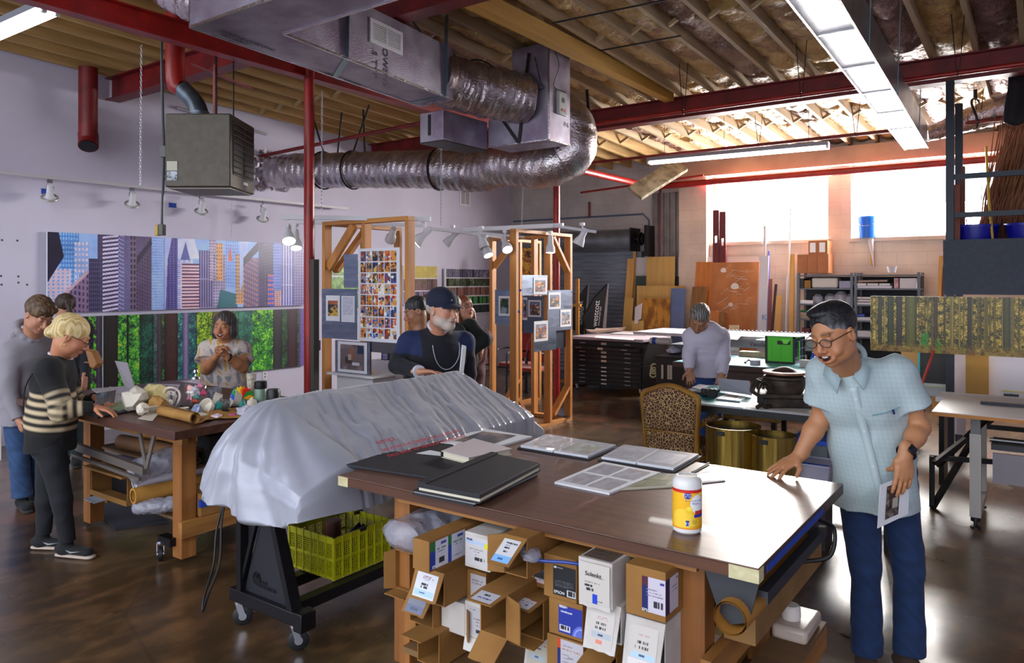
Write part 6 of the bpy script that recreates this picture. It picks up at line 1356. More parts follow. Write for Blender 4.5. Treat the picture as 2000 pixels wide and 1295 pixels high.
# ---- black flat files
ff=thing('flat_file_cabinet','wide black flat file drawers on casters with papers on top','cabinet',(-5.58,10.8,0))
fx0,fx1,fy=-6.22,-4.97,10.36
for(z0,z1)in((.10,.45),(.45,.82)):MB().mm((fx0,fy+.02,z0),(fx1,fy+.9,z1)).build('cabinet_body',BLACK,ff,True,smooth=0,bevel=.004)
PH=mat('pale_handle','#a9a09c',.4,.4);PL=mat('paper_tag','#c9b49c',.6)
hh=[]
for k in range(5):hh.append((.118+k*.064,'lower'))
for k in range(5):hh.append((.468+k*.068,'upper'))
for i,(z,w_)in enumerate(hh):
 op=.12 if i==8 else 0
 d=MB().mm((fx0+.02,fy-op,z),(fx1-.02,fy+.02+(0 if not op else .0),z+.056)).build('drawer',BLACK,ff,True,smooth=0,bevel=.003)
 for xr in(.16,.80):
  x=fx0+(fx1-fx0)*xr;h=MB().mm((x-.05,fy-op-.014,z+.024),(x+.05,fy-op-.002,z+.034));o=h.build('handle',PH,d,True,smooth=0)
 x=fx0+(fx1-fx0)*(.47);MB().mm((x-.05,fy-op-.006,z+.012),(x+.045,fy-op-.001,z+(.030 if i<5 else .046))).build('label_holder',PAPER if i<5 else PL,d,True,smooth=0)
MB().mm((fx0-.03,fy-.02,.82),(fx1+.02,fy+.92,.865)).build('white_top',mat('pale_mauve_top','#b3a7b0',.6),ff,True,smooth=0,bevel=.004)
for x in(fx0+.06,fx1-.06):caster(ff,x,fy+.08,.04,ztop=.1);caster(ff,x,fy+.8,.04,ztop=.1)
for(q,z,lab)in(([(1190,652),(1262,655),(1275,648),(1218,647)],.872,'white paper stack on top of the flat files'),([(1160,660),(1237,665),(1240,661),(1165,656)],.871,'white sheet at the front of the flat file top')):
 o=sheet(plan(q,z),.006,'paper_stack',PAPER);tag(o,lab,'paper')
wr=thing('curled_paper','brown tray with curled white paper at the left of the flat files','paper',tuple(pz(1172,655,.87)))
def curl(u,v):a_=pz(1143,655,.87);b_=pz(1205,650,.87);return a_.lerp(b_,u)+V((0,.35*v,.02+.09*abs(v-.5)**1.5*2+.07*max(0,.25-u)))
MB().grid(curl,12,8).build('curled_sheet',mat('brown_white_paper','#8a7468',.6),wr,True,solid=.004)
# ---- easel and soft boxes
es=thing('wooden_easel','tall wooden easel between the second frame and the flat files','easel',tuple(pz(1125,752,0)))
e=pz(1127,752,0);EW=wood('easel_wood','#b9812f','#96631c',.5,'z',4)
MB().mm((e.x-.03,e.y,.02),(e.x+.03,e.y+.03,2.0-.20)).build('mast',EW,es,True,smooth=0);MB().bar((e.x-.35,e.y,.72),(e.x+.12,e.y,.72),.05,.04).bar((e.x-.12,e.y,.05),(e.x-.03,e.y+.01,.7),.03,.03).build('ledge',EW,es,True,smooth=0)
MB().bar((e.x-.35,e.y+.02,.04),(e.x+.12,e.y+.02,.04),.05,.05).bar((e.x,e.y-.25,.03),(e.x,e.y+.35,.03),.05,.05).build('foot',EW,es,True,smooth=0);MB().bar((e.x-.08,e.y-.01,1.35),(e.x+.08,e.y-.01,1.35),.05,.05).build('clamp',EW,es,True)
SBK=mat('softbox_black','#0b0b10',.55);SBG=mat('softbox_grey_edge','#8c8688',.6)
def softbox(px,D,lab,k=1.0):
 c=pD(px,605,D);t=thing('softbox',lab,'studio light',c,group='folded softboxes');R_=Rt*k
 A_=[c+V((0,0,-.44)),c+Rt*.34*k+V((0,0,-.36)),c+Rt*.46*k+V((0,0,.47)),c+Rt*.30*k+V((0,0,.36)),c+Rt*.02+V((0,0,-.1))]
 MB().prism([c+V((0,0,-.15)),c+Rt*.06*k+V((0,0,-.36)),c+Rt*.33*k+V((0,0,-.47)),c+Rt*.44*k+V((0,0,.46)),c+Rt*.20*k+V((0,0,.20))],Fw*.25).build('fabric_hood',SBK,t,True,smooth=0)
 MB().prism([c+Rt*.33*k+V((0,0,-.47)),c+Rt*.40*k+V((0,0,-.46)),c+Rt*.455*k+V((0,0,.46)),c+Rt*.43*k+V((0,0,.46))],Fw*.24).build('front_diffuser',SBG,t,True,smooth=0)
 text('westcott',.13,mat('white_ink','#e6e6ea',.5),c+Rt*(.24*k)-Fw*.004+V((0,0,-.30)),V((0,0,1))+Rt*.12,-Rt,t);text('SHALLOW SOFT BOX',.035,mat('white_ink','#e6e6ea',.5),c+Rt*(.285*k)-Fw*.004+V((0,0,-.28)),V((0,0,1))+Rt*.12,-Rt,t)
 MB().tube([c+Rt*.05+V((0,0,-.3))+Fw*.1,V((c.x,c.y,0))+Rt*.05+Fw*.1],.014,8).build('stand',BLACKM,t,True)
softbox(1139,13.2,'black softbox with white lettering left of the leaning boards');softbox(1112,13.7,'black softbox half hidden behind the wooden easel',.8)
# ---- black rolling cart with binders
ck=thing('black_cart','black cart with pale binder strips between flat files and the stooping man','cart',(-4.5,10.0,0))
a,b=pY(1281,690,9.9),pY(1338,690,9.9)
MB().mm((a.x,9.9,.08),(b.x+.15,10.5,.66)).build('cart_body',BLACK,ck,True,smooth=0,bevel=.005);MB().mm((a.x-.02,9.88,.66),(b.x+.17,10.52,.68)).build('cart_top',BLACKM,ck,True,smooth=0)
for px_ in(1294,1306,1311):c=pY(px_,715,9.895);MB().mm((c.x-.016,9.885,.36),(c.x+.016,9.899,.56)).build('binder_strip',mat('cream_cover','#bdb5a8',.6),ck,True,smooth=0)
for x in(a.x+.05,b.x+.1):caster(ck,x,9.95,.035,ztop=.08)
for k,(px_,py_)in enumerate(((1283,692),(1283,699),(1335,695),(1283,741),(1335,746))):c=pY(px_,py_,9.893);MB().lathe([(0,0),(.006,0),(0,.004)],c,8,(0,-1,0)).build('rivet',STEEL,ck,True)
c=pz(1315,690,.69);origami(c,.11,mat('clear_bag','#b8b8dc',.25,0,'#dcdcf0',20),'crumpled clear bag on the black cart',33,'plastic_bag',.3,.5).location.z=.681
bx_((a.x-.1,10.55,.0),(b.x+.3,11.3,.80),'grey_cabinet',mat('grey_cabinet','#6b7278',.5),'grey cabinet behind the black cart under the plywood','cabinet')
p,q_=pY(1279,668,10.6),pY(1318,671,10.6)
rl=thing('white_roll','white roll with blue band on a rail behind the black cart','roll',(p.x,10.45,.85));MB().tube([(p.x,10.45,.85),(q_.x,10.45,.85)],.05,20).build('roll',PAPER,rl,True);MB().tube([(p.x+.04,10.45,.85),(p.x+.1,10.45,.85)],.053,20).build('blue_band',mat('blue_band','#2c5cc8',.5),rl,True);MB().mm((p.x,10.5,.80),(p.x+.02,10.55,.87)).build('hook',BLACKM,rl,True)
for k in range(3):
 c=pY(1276+k,731-7*k,10.1);tag(MB().lathe([(.035,0),(.055,0),(.055,.03),(.035,.03)],c,16,(.3,-1,.2),cap=False).build('tape_roll',mat('cream_tape','#cfc79f',.7)),'cream tape roll hanging between flat files and cart, %s of three'%('lowest','middle','topmost')[k],'tape','tape rolls beside the cart')
 # ---- long white vacuum table
vt=thing('vacuum_table','long pale grey worktop machine spanning behind the stooping man','machine',(-3.6,10.1,0))
x0,x1=pY(1265,660,10.2).x,pY(1592,660,9.7).x
VB=mat('light_grey_machine','#9aa0ac',.5)
MB().mm((x0+.9,9.7,.88),(x1,10.6,.99)).build('machine_body',VB,vt,True,smooth=0,bevel=.006);MB().mm((x0,9.72,.99),(x1+.05,10.75,1.03)).build('worktop',mat('worn_white_top','#c8c6cc',.6,0,'#a8a4ac',7),vt,True,smooth=0)
for x in(x0+1.0,x1-.1):MB().mm((x-.04,9.8,0),(x+.04,10.5,.88)).build('leg',BLACKM,vt,True)
MB().tube([(x0+1.1,9.68,.80),(x1-.1,9.68,.80)],.035,16).tube([(x0+1.1,9.68,.68),(x1-.1,9.68,.68)],.045,16).build('roller',mat('white_roller','#c9c4c8',.5),vt,True)
MB().mm((x0+.3,9.6,.85),(x0+.9,10.6,.985)).build('grey_end_box',mat('grey_cabinet','#6b7278',.5),vt,True,smooth=0)if False else None
text('VacuSeal',.075,mat('dark_grey_ink','#33323c',.6),pY(1464,671,9.695)+V((0,-.002,-.03)),(1,0,0),(0,0,1),vt)
for k in range(26):x=x0+.95+k*(x1-x0-1.0)/26;MB().lathe([(0,0),(.02,0),(.016,.02),(0,.022)],(x,10.68,1.03),8).build('clamp_knob',VB,vt,True)
for k,(q,c,lab)in enumerate((([(1375,659),(1440,664),(1450,654),(1400,651)],'#c8b8ac','pale crumpled sheets at the left of the vacuum table'),([(1475,664),(1520,668),(1588,662),(1520,657)],'#d4d4da','large white sheets right end of the vacuum table'))):
 tag(sheet(plan(q,1.032+.002*k),.004,'paper_sheet',mat('sheet_%d'%k,c,.6)),lab,'paper')
 # ---- far teal bench
fb=thing('work_bench','dark wooden bench with pale teal mat carrying the green crate','bench',(-2.6,8.4,0))
bx0,bx1,by0,by1=pY(1324,705,8.1).x,-1.72,7.95,9.0
MB().mm((bx0,by0,.78),(bx1,by1,.835)).build('benchtop',DWOOD,fb,True,smooth=0);MB().mm((bx0+.02,by0+.01,.835),(bx1-.02,by1,.842)).build('cutting_mat',TEALL,fb,True,smooth=0)
MB().mm((bx0+.1,by0+.08,.66),(bx1-.1,by0+.12,.78)).build('apron',DWOOD,fb,True,smooth=0)
for x in(bx0+.12,bx1-.2):
 for y in(by0+.08,by1-.2):MB().mm((x,y,0),(x+.09,y+.09,.78)).build('leg',DWOOD,fb,True,smooth=0)
MB().mm((bx0+.1,by0+.2,.30),(bx1-.1,by1-.1,.33)).build('lower_shelf',DWOOD,fb,True,smooth=0)
MB().mm((bx0+.9,by0+.02,.52),(bx1-.05,by1-.3,.54)).build('mid_shelf',mat('white_shelf_edge','#b8b4b8',.5),fb,True,smooth=0)
bx_((bx0+.15,by0+.25,.33),(bx1-.15,by0+.85,.5),'dark_storage_box',mat('dark_maroon','#2a1214',.6),'dark maroon boxes under the far bench','box')
bx_((bx0+1.0,by0+.03,.541),(bx1-.4,by0+.4,.552),'red_folder',mat('faded_red_card','#a84c50',.6),'faded red folder on the shelf of the far bench','folder')
ZF=.843
gc=thing('green_crate','bright green folding crate with black corners under white sheets','crate',tuple(pz(1527,712,ZF)))
a,b=pz(1495,708,ZF),pz(1551,712,ZF);GR=mat('bright_green_plastic','#4fc41c',.4);H_=.30;dp=.42;z0=ZF;Yg=a.y;gx0,gx1=a.x,b.x
MB().mm((gx0,Yg,z0),(gx1,Yg+dp,z0+.02)).build('bottom',BLACK,gc,True)
MB().mm((gx0+.012,Yg+.006,z0+.02),(gx1-.012,Yg+.016,z0+H_)).build('front_panel',GR,gc,True,smooth=0)
MB().mm((gx0+.012,Yg+dp-.016,z0+.02),(gx1-.012,Yg+dp-.006,z0+H_)).build('rear_panel',GR,gc,True,smooth=0)
MB().mm((gx1-.016,Yg+.01,z0+.02),(gx1-.006,Yg+dp-.01,z0+H_)).build('side_panel',BLACK,gc,True,smooth=0);MB().mm((gx0+.006,Yg+.01,z0+.02),(gx0+.016,Yg+dp-.01,z0+H_)).build('side_panel',BLACK,gc,True,smooth=0)
for x in(gx0+.008,gx1-.008):
 for y in(Yg+.008,Yg+dp-.008):MB().mm((x-.012,y-.012,z0),(x+.012,y+.012,z0+H_)).build('corner_post',BLACK,gc,True)
MB().mm((gx0-.004,Yg-.004,z0+H_-.02),(gx1+.004,Yg+dp+.004,z0+H_)).build('rim',GR,gc,True)
for k in range(4):x=gx0+.06+k*.1;MB().mm((x,Yg+.0,z0+.05),(x+.012,Yg+.006,z0+H_-.04)).build('rib',GR,gc,True)
MB().mm((gx0+.13,Yg-.002,z0+H_-.09),(gx0+.27,Yg+.008,z0+H_-.05)).build('handle_hole',BLACK,gc,True,bevel=.003);MB().prism([V((gx0+.17,Yg-.004,z0+H_-.03)),V((gx0+.27,Yg-.004,z0+H_-.03)),V((gx0+.24,Yg-.006,z0+H_-.08)),V((gx0+.20,Yg-.006,z0+H_-.08))],(0,-.003,0)).build('green_tag',mat('lime_tag','#7ae83c',.5),gc,True)
for k in range(3):MB().mm((gx1-.004,Yg+.03,z0+.06+k*.09),(gx1+.004,Yg+dp-.03,z0+.07+k*.09)).mm((gx1-.004,Yg+.1+k*.1,z0+.03),(gx1+.004,Yg+.11+k*.1,z0+H_-.03)).build('side_rib',mat('blue_grey_rib','#5c6880',.4),gc,True)
tag(sheet([V((gx0-.12,Yg-.05,z0+H_+.001)),V((gx1+.05,Yg-.03,z0+H_+.001)),V((gx1+.15,Yg+dp+.03,z0+H_+.001)),V((gx0-.0,Yg+dp+.04,z0+H_+.001))],.006,'paper_sheet',PAPER),'white sheets lying over the green crate','paper')
c=pz(1475,712,ZF);one(MB().lathe([(.03,0),(.055,0),(.055,.05),(.03,.05),(.03,0)],c,24,cap=False),'tape_roll',mat('grey_tape','#b9b8c0',.5),'thick grey white tape roll left of the green crate','tape')
c=pz(1462,697,ZF);bx_((c.x-.12,c.y,ZF),(c.x+.2,c.y+.15,ZF+.06),'brown_pad',mat('brown_paper_pad','#a08468',.6,0,'#c0a888',9),'brown paper pad behind the tape roll','pad')
one(MB().tube(crom([pz(1455,708,ZF+.012),pz(1462,703,ZF+.03),pz(1470,707,ZF+.02),pz(1478,703,ZF+.02)]),.012,6),'black_strap',BLACK,'coiled black strap beside the tape roll','strap')
c=pz(1573,717,ZF);bx_((c.x-.05,c.y-.03,ZF),(c.x+.07,c.y+.06,ZF+.075),'white_box',mat('white_card','#c9c4c0',.7),'small white box right of the green crate','box');one(MB().lathe([(0,0),(.03,0),(.03,.1),(.015,.11),(.015,.15),(0,.15)],c+V((.05,.12,0)),16),'blue_bottle',mat('blue_plastic','#1c50c0',.35),'blue bottle behind the small white box','bottle')
# ---- near teal bench (black)
nb=thing('work_bench','black table with teal cutting mat behind the leopard chair','table',(-1.5,5.7,0))
nx0,nx1,ny0,ny1=-2.42,-.70,5.22,6.25;ZN=.85
def rr(x0,y0,x1,y1,r,z,n=6):
 P_=[]
 for cx_,cy_,a0 in((x1-r,y0+r,-90),(x1-r,y1-r,0),(x0+r,y1-r,90),(x0+r,y0+r,180)):
  for k in range(n+1):a_=math.radians(a0+90*k/n);P_.append(V((cx_+r*math.cos(a_),cy_+r*math.sin(a_),z)))
 return P_
MB().prism(rr(nx0,ny0,nx1,ny1,.10,ZN-.05),(0,0,.045)).build('tabletop',BLACK,nb,True);MB().prism(rr(nx0+.01,ny0+.01,nx1-.01,ny1-.01,.10,ZN-.005),(0,0,.008)).build('pale_top',mat('pale_grey_top','#a9adb5',.4),nb,True)
mx1=pz(1450,798,ZN).x;MB().mm((nx0+.1,ny0+.02,ZN+.0035),(mx1,ny1-.05,ZN+.006)).build('cutting_mat',TEALM,nb,True,smooth=0)
for x in(nx0+.08,nx1-.14):
 for y in(ny0+.08,ny1-.14):MB().mm((x,y,0),(x+.07,y+.07,ZN-.05)).build('leg',BLACKM,nb,True)
MB().mm((nx0+.1,ny1-.1,.2),(nx1-.1,ny1-.07,.26)).build('rail',BLACKM,nb,True)
tag(sheet([V((mx1+.01,ny0+.03,ZN+.0035)),V((nx1-.12,ny0+.03,ZN+.0035)),V((nx1-.15,ny0+.7,ZN+.0035)),V((mx1+.12,ny0+.8,ZN+.0035))],.003,'work_sheet',mat('cream_sheet','#c4bdb4',.6)),'cream sheet under the old press on the black table','paper')
ZN2=ZN+.007
lp2=thing('laptop','open silver laptop on the teal mat behind the leopard chair','laptop',tuple(pz(1440,775,ZN2)))
q=[pz(1398,781,ZN2),pz(1445,786,ZN2),pz(1456,777,ZN2),pz(1420,772,ZN2)]
MB().prism(q,(0,0,.012)).build('keyboard_base',mat('silver_laptop','#9ea4ae',.35,.5),lp2,True,smooth=0)
c0_=sum(q,V())/4;MB().prism([c0_+(p-c0_)*.6+V((-.01,0,.0122))for p in q],(0,0,.0005)).build('keys',BLACK,lp2,True,smooth=0)
a,b=pD(1406,777,6.02),pD(1469,781,5.75);a.z=b.z=ZN2+.01;a2,b2=pD(1404,739,6.05),pD(1465,744,5.8)
n_=(b-a).cross(a2-a).normalized()*.008;MB().add([a,b,b2,a2]+[p+n_ for p in(a,b,b2,a2)],[(0,1,2,3),(7,6,5,4),(0,4,5,1),(1,5,6,2),(2,6,7,3),(3,7,4,0)]).build('lid',mat('silver_laptop','#9ea4ae',.35,.5),lp2,True,smooth=0)
cg=thing('camera_gear','black camera gear lying on the teal mat left of the laptop','camera',tuple(pz(1378,772,ZN2)))
c=pz(1385,774,ZN2);MB().box(c+V((0,0,.03)),(.12,.08,.06),(0,0,.5)).build('camera_body',BLACK,cg,True,bevel=.012);MB().lathe([(0,0),(.033,0),(.036,.07),(0,.07)],c+V((.02,-.03,.035)),20,(.5,-.85,0)).build('lens',BLACK,cg,True);MB().bar(pz(1360,768,ZN2+.012),pz(1398,762,ZN2+.012),.08,.02).build('grip',BLACK,cg,True)
tag(sheet(plan([(1352,757),(1372,762),(1385,754),(1366,751)],ZN2),.004,'notebook',PAPER),'white notebook behind the camera gear','notebook')
# old press
op_=thing('old_press','dark antique iron press with round bowl beside the smiling man','machine',tuple(pz(1530,795,ZN2)))
IR=mat('rusty_iron','#4c4038',.55,.5,'#2c2420',14,bump=.3);c=pz(1528,795,ZN2);c=V((c.x,c.y+.06,ZN2))
MB().box(c+V((0,0,.035)),(.34,.22,.07),(0,0,.55)).build('base_block',IR,op_,True,bevel=.01);MB().box(c+V((0,0,.085)),(.42,.26,.03),(0,0,.55)).build('bed_plate',IR,op_,True,bevel=.005)
MB().lathe([(0,.10),(.12,.10),(.13,.12),(.13,.19),(.145,.20),(.145,.215),(.12,.22),(.12,.15),(0,.15)],c,32).build('bowl',IR,op_,True);
MB().lathe([(0,.225),(.13,.225),(.15,.235),(.15,.25),(.12,.252),(.10,.24),(0,.24)],c,32).build('upper_ring',mat('copper_ring','#8a6650',.4,.5),op_,True);MB().lathe([(.10,.24),(.07,.265),(.03,.28),(0,.283)],c,24,cap=False).build('dark_lens',mat('dark_brown_dome','#3c2820',.6),op_,True)
w=MB();rg=random.Random(4)
for k in range(8):a_=1.9+k*.35;p=c+V((.14*math.cos(a_),.14*math.sin(a_),.15));w.tube(crom([p,p+V((-.05,-.02,.03)),p+V((-.09,.0,-.02)),p+V((-.10,.0,-.06))]),.008,6)
w.build('levers',IR,op_,True)
one(MB().tube(crom([pz(1478,796,ZN2+.015),pz(1488,791,ZN2+.03),pz(1496,795,ZN2+.015),pz(1507,791,ZN2+.02)]),.014,7),'iron_part',IR,'loose iron part lying left of the old press','tool')
# brass drums, stool, bins under the bench
BR=mat('brushed_brass','#b4964a',.26,.95,'#8a7238',5,(14,14,.3));
for(px_,r_,h_,lab)in((1432,.185,.76,'wide brass waste drum behind the leopard chair'),(1511,.145,.74,'smaller brass waste drum right of the wide one')):
 c=pz(px_,925,.22);c=pY(px_,880,5.05 if r_>.17 else 5.0);c.z=0;t=thing('brass_drum',lab,'bin',(c.x,c.y,0),group='brass drums')
 MB().lathe([(0,0),(r_,0),(r_,h_),(r_-.006,h_),(r_-.006,.01),(0,.01)],c,48).build('drum',BR,t,True);MB().lathe([(0,h_-.03),(r_-.007,h_-.03)],c,40,cap=False).build('dark_liner',BLACK,t,True);MB().box(c+V((-.02,-r_,h_-.03)),(.05,.012,.03)).build('clip',BLACK,t,True)
st=thing('woven_stool','low stool with woven straw seat tucked under the black table','stool',(0,0,0));c=pz(1462,812,.74);st.location=(c.x,c.y+.16,0)
MB().box(c+V((0,.16,-.02)),(.42,.32,.04),(0,0,.1)).build('woven_seat',mat('woven_straw','#b08a4c',.8,0,'#8c6a38',40,(1,6,1),bump=.5),st,True,bevel=.015)
for sx in(-1,1):
 for sy in(-1,1):MB().bar(c+V((sx*.18,.16+sy*.13,-.04)),V((c.x+sx*.19,c.y+.16+sy*.14,0)),.035,.035).build('leg',BLACKM,st,True)
bn=thing('storage_tub','pale lilac plastic tub beyond the hand of the smiling man','tub',(pD(1588,900,4.95).x,pD(1588,900,4.95).y,.32))
c=pD(1588,900,4.95);yc=c.y;h_=.105
MB().add([(c.x-h_,yc-h_,.32),(c.x+h_,yc-h_,.32),(c.x+h_,yc+h_,.32),(c.x-h_,yc+h_,.32),(c.x-h_*1.2,yc-h_*1.2,.55),(c.x+h_*1.2,yc-h_*1.2,.55),(c.x+h_*1.2,yc+h_*1.2,.55),(c.x-h_*1.2,yc+h_*1.2,.55)],[(3,2,1,0),(0,1,5,4),(1,2,6,5),(2,3,7,6),(3,0,4,7)]).build('tub',mat('lilac_plastic','#a9a6b8',.45),bn,True,solid=.005)
MB().tube([V(p)for p in((c.x-h_*1.2,yc-h_*1.2,.55),(c.x+h_*1.2,yc-h_*1.2,.55),(c.x+h_*1.2,yc+h_*1.2,.55),(c.x-h_*1.2,yc+h_*1.2,.55))],.008,8,closed=True).build('rim',mat('lilac_plastic','#a9a6b8',.45),bn,True)
bx_((c.x-.1,yc-.1,0),(c.x+.1,yc+.1,.318),'tub_crate',mat('dark_crate','#2c2428',.6),'dark crate supporting the lilac tub','crate')
for k in range(3):
 z=.2+.16*k;a=pY(1548,900,5.3);t=thing('drawer_box','clear box with blue lid edges under the black table, %s of three'%('lowest','middle','topmost')[k],'box',(a.x+.1,5.45,z),group='blue lidded boxes');MB().mm((a.x,5.32,z),(a.x+.22,5.6,z+.12)).build('box_body',mat('dim_clear_plastic','#6c747c',.4),t,True);MB().mm((a.x-.02,5.30,z+.12),(a.x+.24,5.62,z+.15)).build('blue_lid',mat('blue_plastic','#1c50c0',.35),t,True)
a=pY(1575,860,5.5);rs_=thing('red_stool','dark red seat of a stool under the right part of the black table','stool',(a.x+.1,5.65,0));MB().box((a.x+.15,5.7,.62),(.4,.35,.06)).build('seat',mat('dark_red_seat','#5c1418',.7),rs_,True,bevel=.02)
for sx in(-1,1):
 for sy in(-1,1):MB().bar((a.x+.15+sx*.16,5.7+sy*.14,.6),(a.x+.15+sx*.17,5.7+sy*.15,0),.03,.03).build('leg',GREY,rs_,True)
 # ---- leopard chair
lc_=thing('armchair','gilt wooden armchair with leopard print seat and back','chair',(-2.20,5.05,0),.02)
LEO=bpy.data.materials.new('leopard_print');LEO.use_nodes=True;_n=LEO.node_tree;_p=_n.nodes['Principled BSDF'];_p.inputs['Roughness'].default_value=.8
_tc=_n.nodes.new('ShaderNodeTexCoord');_vo=_n.nodes.new('ShaderNodeTexVoronoi');_vo.feature='DISTANCE_TO_EDGE';_vo.inputs['Scale'].default_value=46;_cr=_n.nodes.new('ShaderNodeValToRGB')
_cr.color_ramp.elements[0].position=.0;_cr.color_ramp.elements[0].color=(*rgb('#b08a58'),1);_cr.color_ramp.elements[1].position=.30;_cr.color_ramp.elements[1].color=(*rgb('#5c3422'),1)
e=_cr.color_ramp.elements.new(.06);e.color=(*rgb('#b08a58'),1);e=_cr.color_ramp.elements.new(.10);e.color=(*rgb('#1c0c08'),1);e=_cr.color_ramp.elements.new(.24);e.color=(*rgb('#2a130c'),1)
_n.links.new(_tc.outputs['Object'],_vo.inputs['Vector']);_n.links.new(_vo.outputs[0],_cr.inputs[0]);_n.links.new(_cr.outputs[0],_p.inputs['Base Color'])
GILT=mat('gilt_wood','#94681e',.4,.1,'#7a5014',8)
top_=[(-.212,.89),(-.205,.925),(-.175,.945),(-.12,.965),(-.07,.985),(0,.995),(.07,.985),(.12,.965),(.175,.945),(.205,.925),(.212,.89)]
MB().tube(crom([(x,.0-.03*(z-.5),z)for x,z in[(-.195,.55),(-.20,.7)]+top_+[(.20,.7),(.195,.55)]],3),.021,10).build('back_frame',GILT,lc_)
MB().tube(crom([(-.19,-.002,.66),(-.1,-.006,.665),(0,-.006,.66),(.1,-.006,.652),(.19,-.002,.65)],4),.018,8).build('cross_rail',GILT,lc_)
def bp(u,v):
 x=-.19+.38*u;zt=.935+.045*math.cos((u-.5)*math.pi)**2-.035*abs(2*u-1)**6;z=.675+(zt-.675)*v;return(x*(1+.04*v),-.012*math.sin(math.pi*u)*math.sin(math.pi*v)**.5-.03*(z-.5),z)
MB().grid(bp,16,16).build('back_cushion',LEO,lc_,solid=.045)
MB().mm((-.23,.0,.49),(.23,.50,.56)).build('seat_cushion',LEO,lc_,bevel=.028,subsurf=0)
MB().grid(lambda u,v:(-.18+.36*u,-.012-.01*math.sin(math.pi*u),.515+.14*v-.02*math.sin(math.pi*u)*(1-v)),8,4).build('lower_back_cover',LEO,lc_,solid=.02)
MB().tube(crom([(-.21,0,.49),(0,-.01,.475),(.21,0,.49),(.235,.25,.49),(.23,.49,.48),(0,.51,.47),(-.23,.49,.48),(-.235,.25,.49),(-.21,0,.49)],4),.018,8).build('seat_rail',GILT,lc_)
for sx in(-1,1):
 MB().tube(crom([(sx*.195,0,.6),(sx*.20,-.01,.38),(sx*.195,-.03,.18),(sx*.20,-.05,0)],4),.022,8).build('rear_leg',GILT,lc_)
 MB().tube(crom([(sx*.225,.47,.50),(sx*.23,.49,.25),(sx*.215,.48,.1),(sx*.22,.50,0)],4),.022,8).build('front_leg',GILT,lc_)
 MB().tube(crom([(sx*.205,-.01,.72),(sx*.235,.12,.73),(sx*.25,.28,.74),(sx*.25,.36,.72),(sx*.235,.36,.64),(sx*.23,.33,.53)],5),.017,8).build('arm',GILT,lc_)
 MB().tube(crom([(sx*.225,.07,.74),(sx*.238,.15,.75),(sx*.248,.25,.755)],4),.026,10).build('arm_pad',LEO,lc_)
 # ---- leaning boards
def board(px0,py0,px1,py1,Y,m,lab,lean=.06,th=.018,name='leaning_board',shift=0,cat='board',zb_=0.0,group='boards leaning on the far wall'):
 a,b=pY(px0,py0,Y),pY(px1,py0,Y);zt=a.z;d=zt*lean
 mb=MB().add([(a.x+shift,Y-d,zb_),(b.x+shift,Y-d,zb_),(b.x,Y,zt),(a.x,Y,zt),(a.x+shift,Y-d+th,zb_),(b.x+shift,Y-d+th,zb_),(b.x,Y+th,zt),(a.x,Y+th,zt)],[(0,1,2,3),(7,6,5,4),(0,4,5,1),(1,5,6,2),(2,6,7,3),(3,7,4,0)])
 return one(mb,name,m,lab,cat,group,smooth=0)
PLY=wood('plywood_light','#c9a25c','#b58c48',.6,'z',3);PINB=wood('pine_board','#d0a05a','#b8843c',.6,'z',4);OSB=mat('osb_board','#b8802c',.75,0,'#7c4c14',9,(1,1,.45),bump=.2,det=8,lo=.42,hi=.58);ORB=wood('orange_door_wood','#c0742a','#a05a1c',.5,'z',4)
PEG=mat('white_pegboard','#c4bfc4',.6);
board(1237,458,1243,640,12.4,PINB,'thin tall pine batten topmost at the left of the leaning boards')
board(1226,505,1240,650,12.3,PINB,'long pine plank left of the white pegboard',shift=-.12)
board(1240,503,1264,560,12.38,PEG,'white pegboard behind the upper plywood',lean=.02);board(1242,539,1262,560,12.28,mat('dark_green_board','#2c3c38',.6),'dark green board behind the big plywood',lean=.03)
board(1262,502,1318,560,12.3,PLY,'upper light plywood sheet of the leaning stack',lean=.04);board(1325,502,1351,650,12.36,PEG,'tall white pegboard strip right of the blue board',lean=.02);board(1319,540,1326,650,12.34,BLACKM,'narrow black strip beside the white pegboard',lean=.02)
board(1244,558,1337,650,12.12,PLY,'wide lower plywood sheet behind the rough chipboard',lean=.05);board(1255,583,1309,650,12.0,OSB,'rough chipboard leaning before the wide plywood',lean=.05);board(1311,563,1339,650,12.04,mat('slate_blue_board','#5c6c94',.5,0,'#526088',4),'slate blue board at the right of the chipboard',lean=.05,shift=-.05)
board(1220,582,1237,648,12.1,PLY,'narrow plywood offcut at the far left of the boards',shift=-.05);board(1234,626,1257,650,11.95,PLY,'short plywood offcut low beside the chipboard');
p=[pY(1240,600,11.93),pY(1254,592,11.93),pY(1252,624,11.93),pY(1247,624,11.93),pY(1246,632,11.93),pY(1239,632,11.93)];one(MB().prism(p,(0,.01,0)),'white_offcut',PEG,'jagged white board offcut left of the chipboard','board',smooth=0)
bx_((pY(1256,644,11.6).x,11.55,.80),(pY(1308,644,11.6).x,11.65,.90),'white_crosspiece',PEG,'white crosspiece lying under the chipboard','board')
board(1355,503,1482,640,12.4,mat('white_board','#cfc8cc',.6),'big white panel whose edge shows above the scratched door',lean=.03);
board(1360,512,1391,640,12.2,ORB,'orange wooden door leaf left of the scratched door',lean=.05,shift=-.12)
sd_=board(1391,513,1483,640,12.18,mat('scratched_door','#b4703c',.6,0,'#a0602e',5,bump=.1),'big orange brown door with white paint scratches',lean=.06,shift=-.08)
rg=random.Random(2);sm=MB();Yd=12.18;pa,pb_=pY(1391,513,Yd),pY(1483,513,Yd);slope=.06*pa.z/pa.z
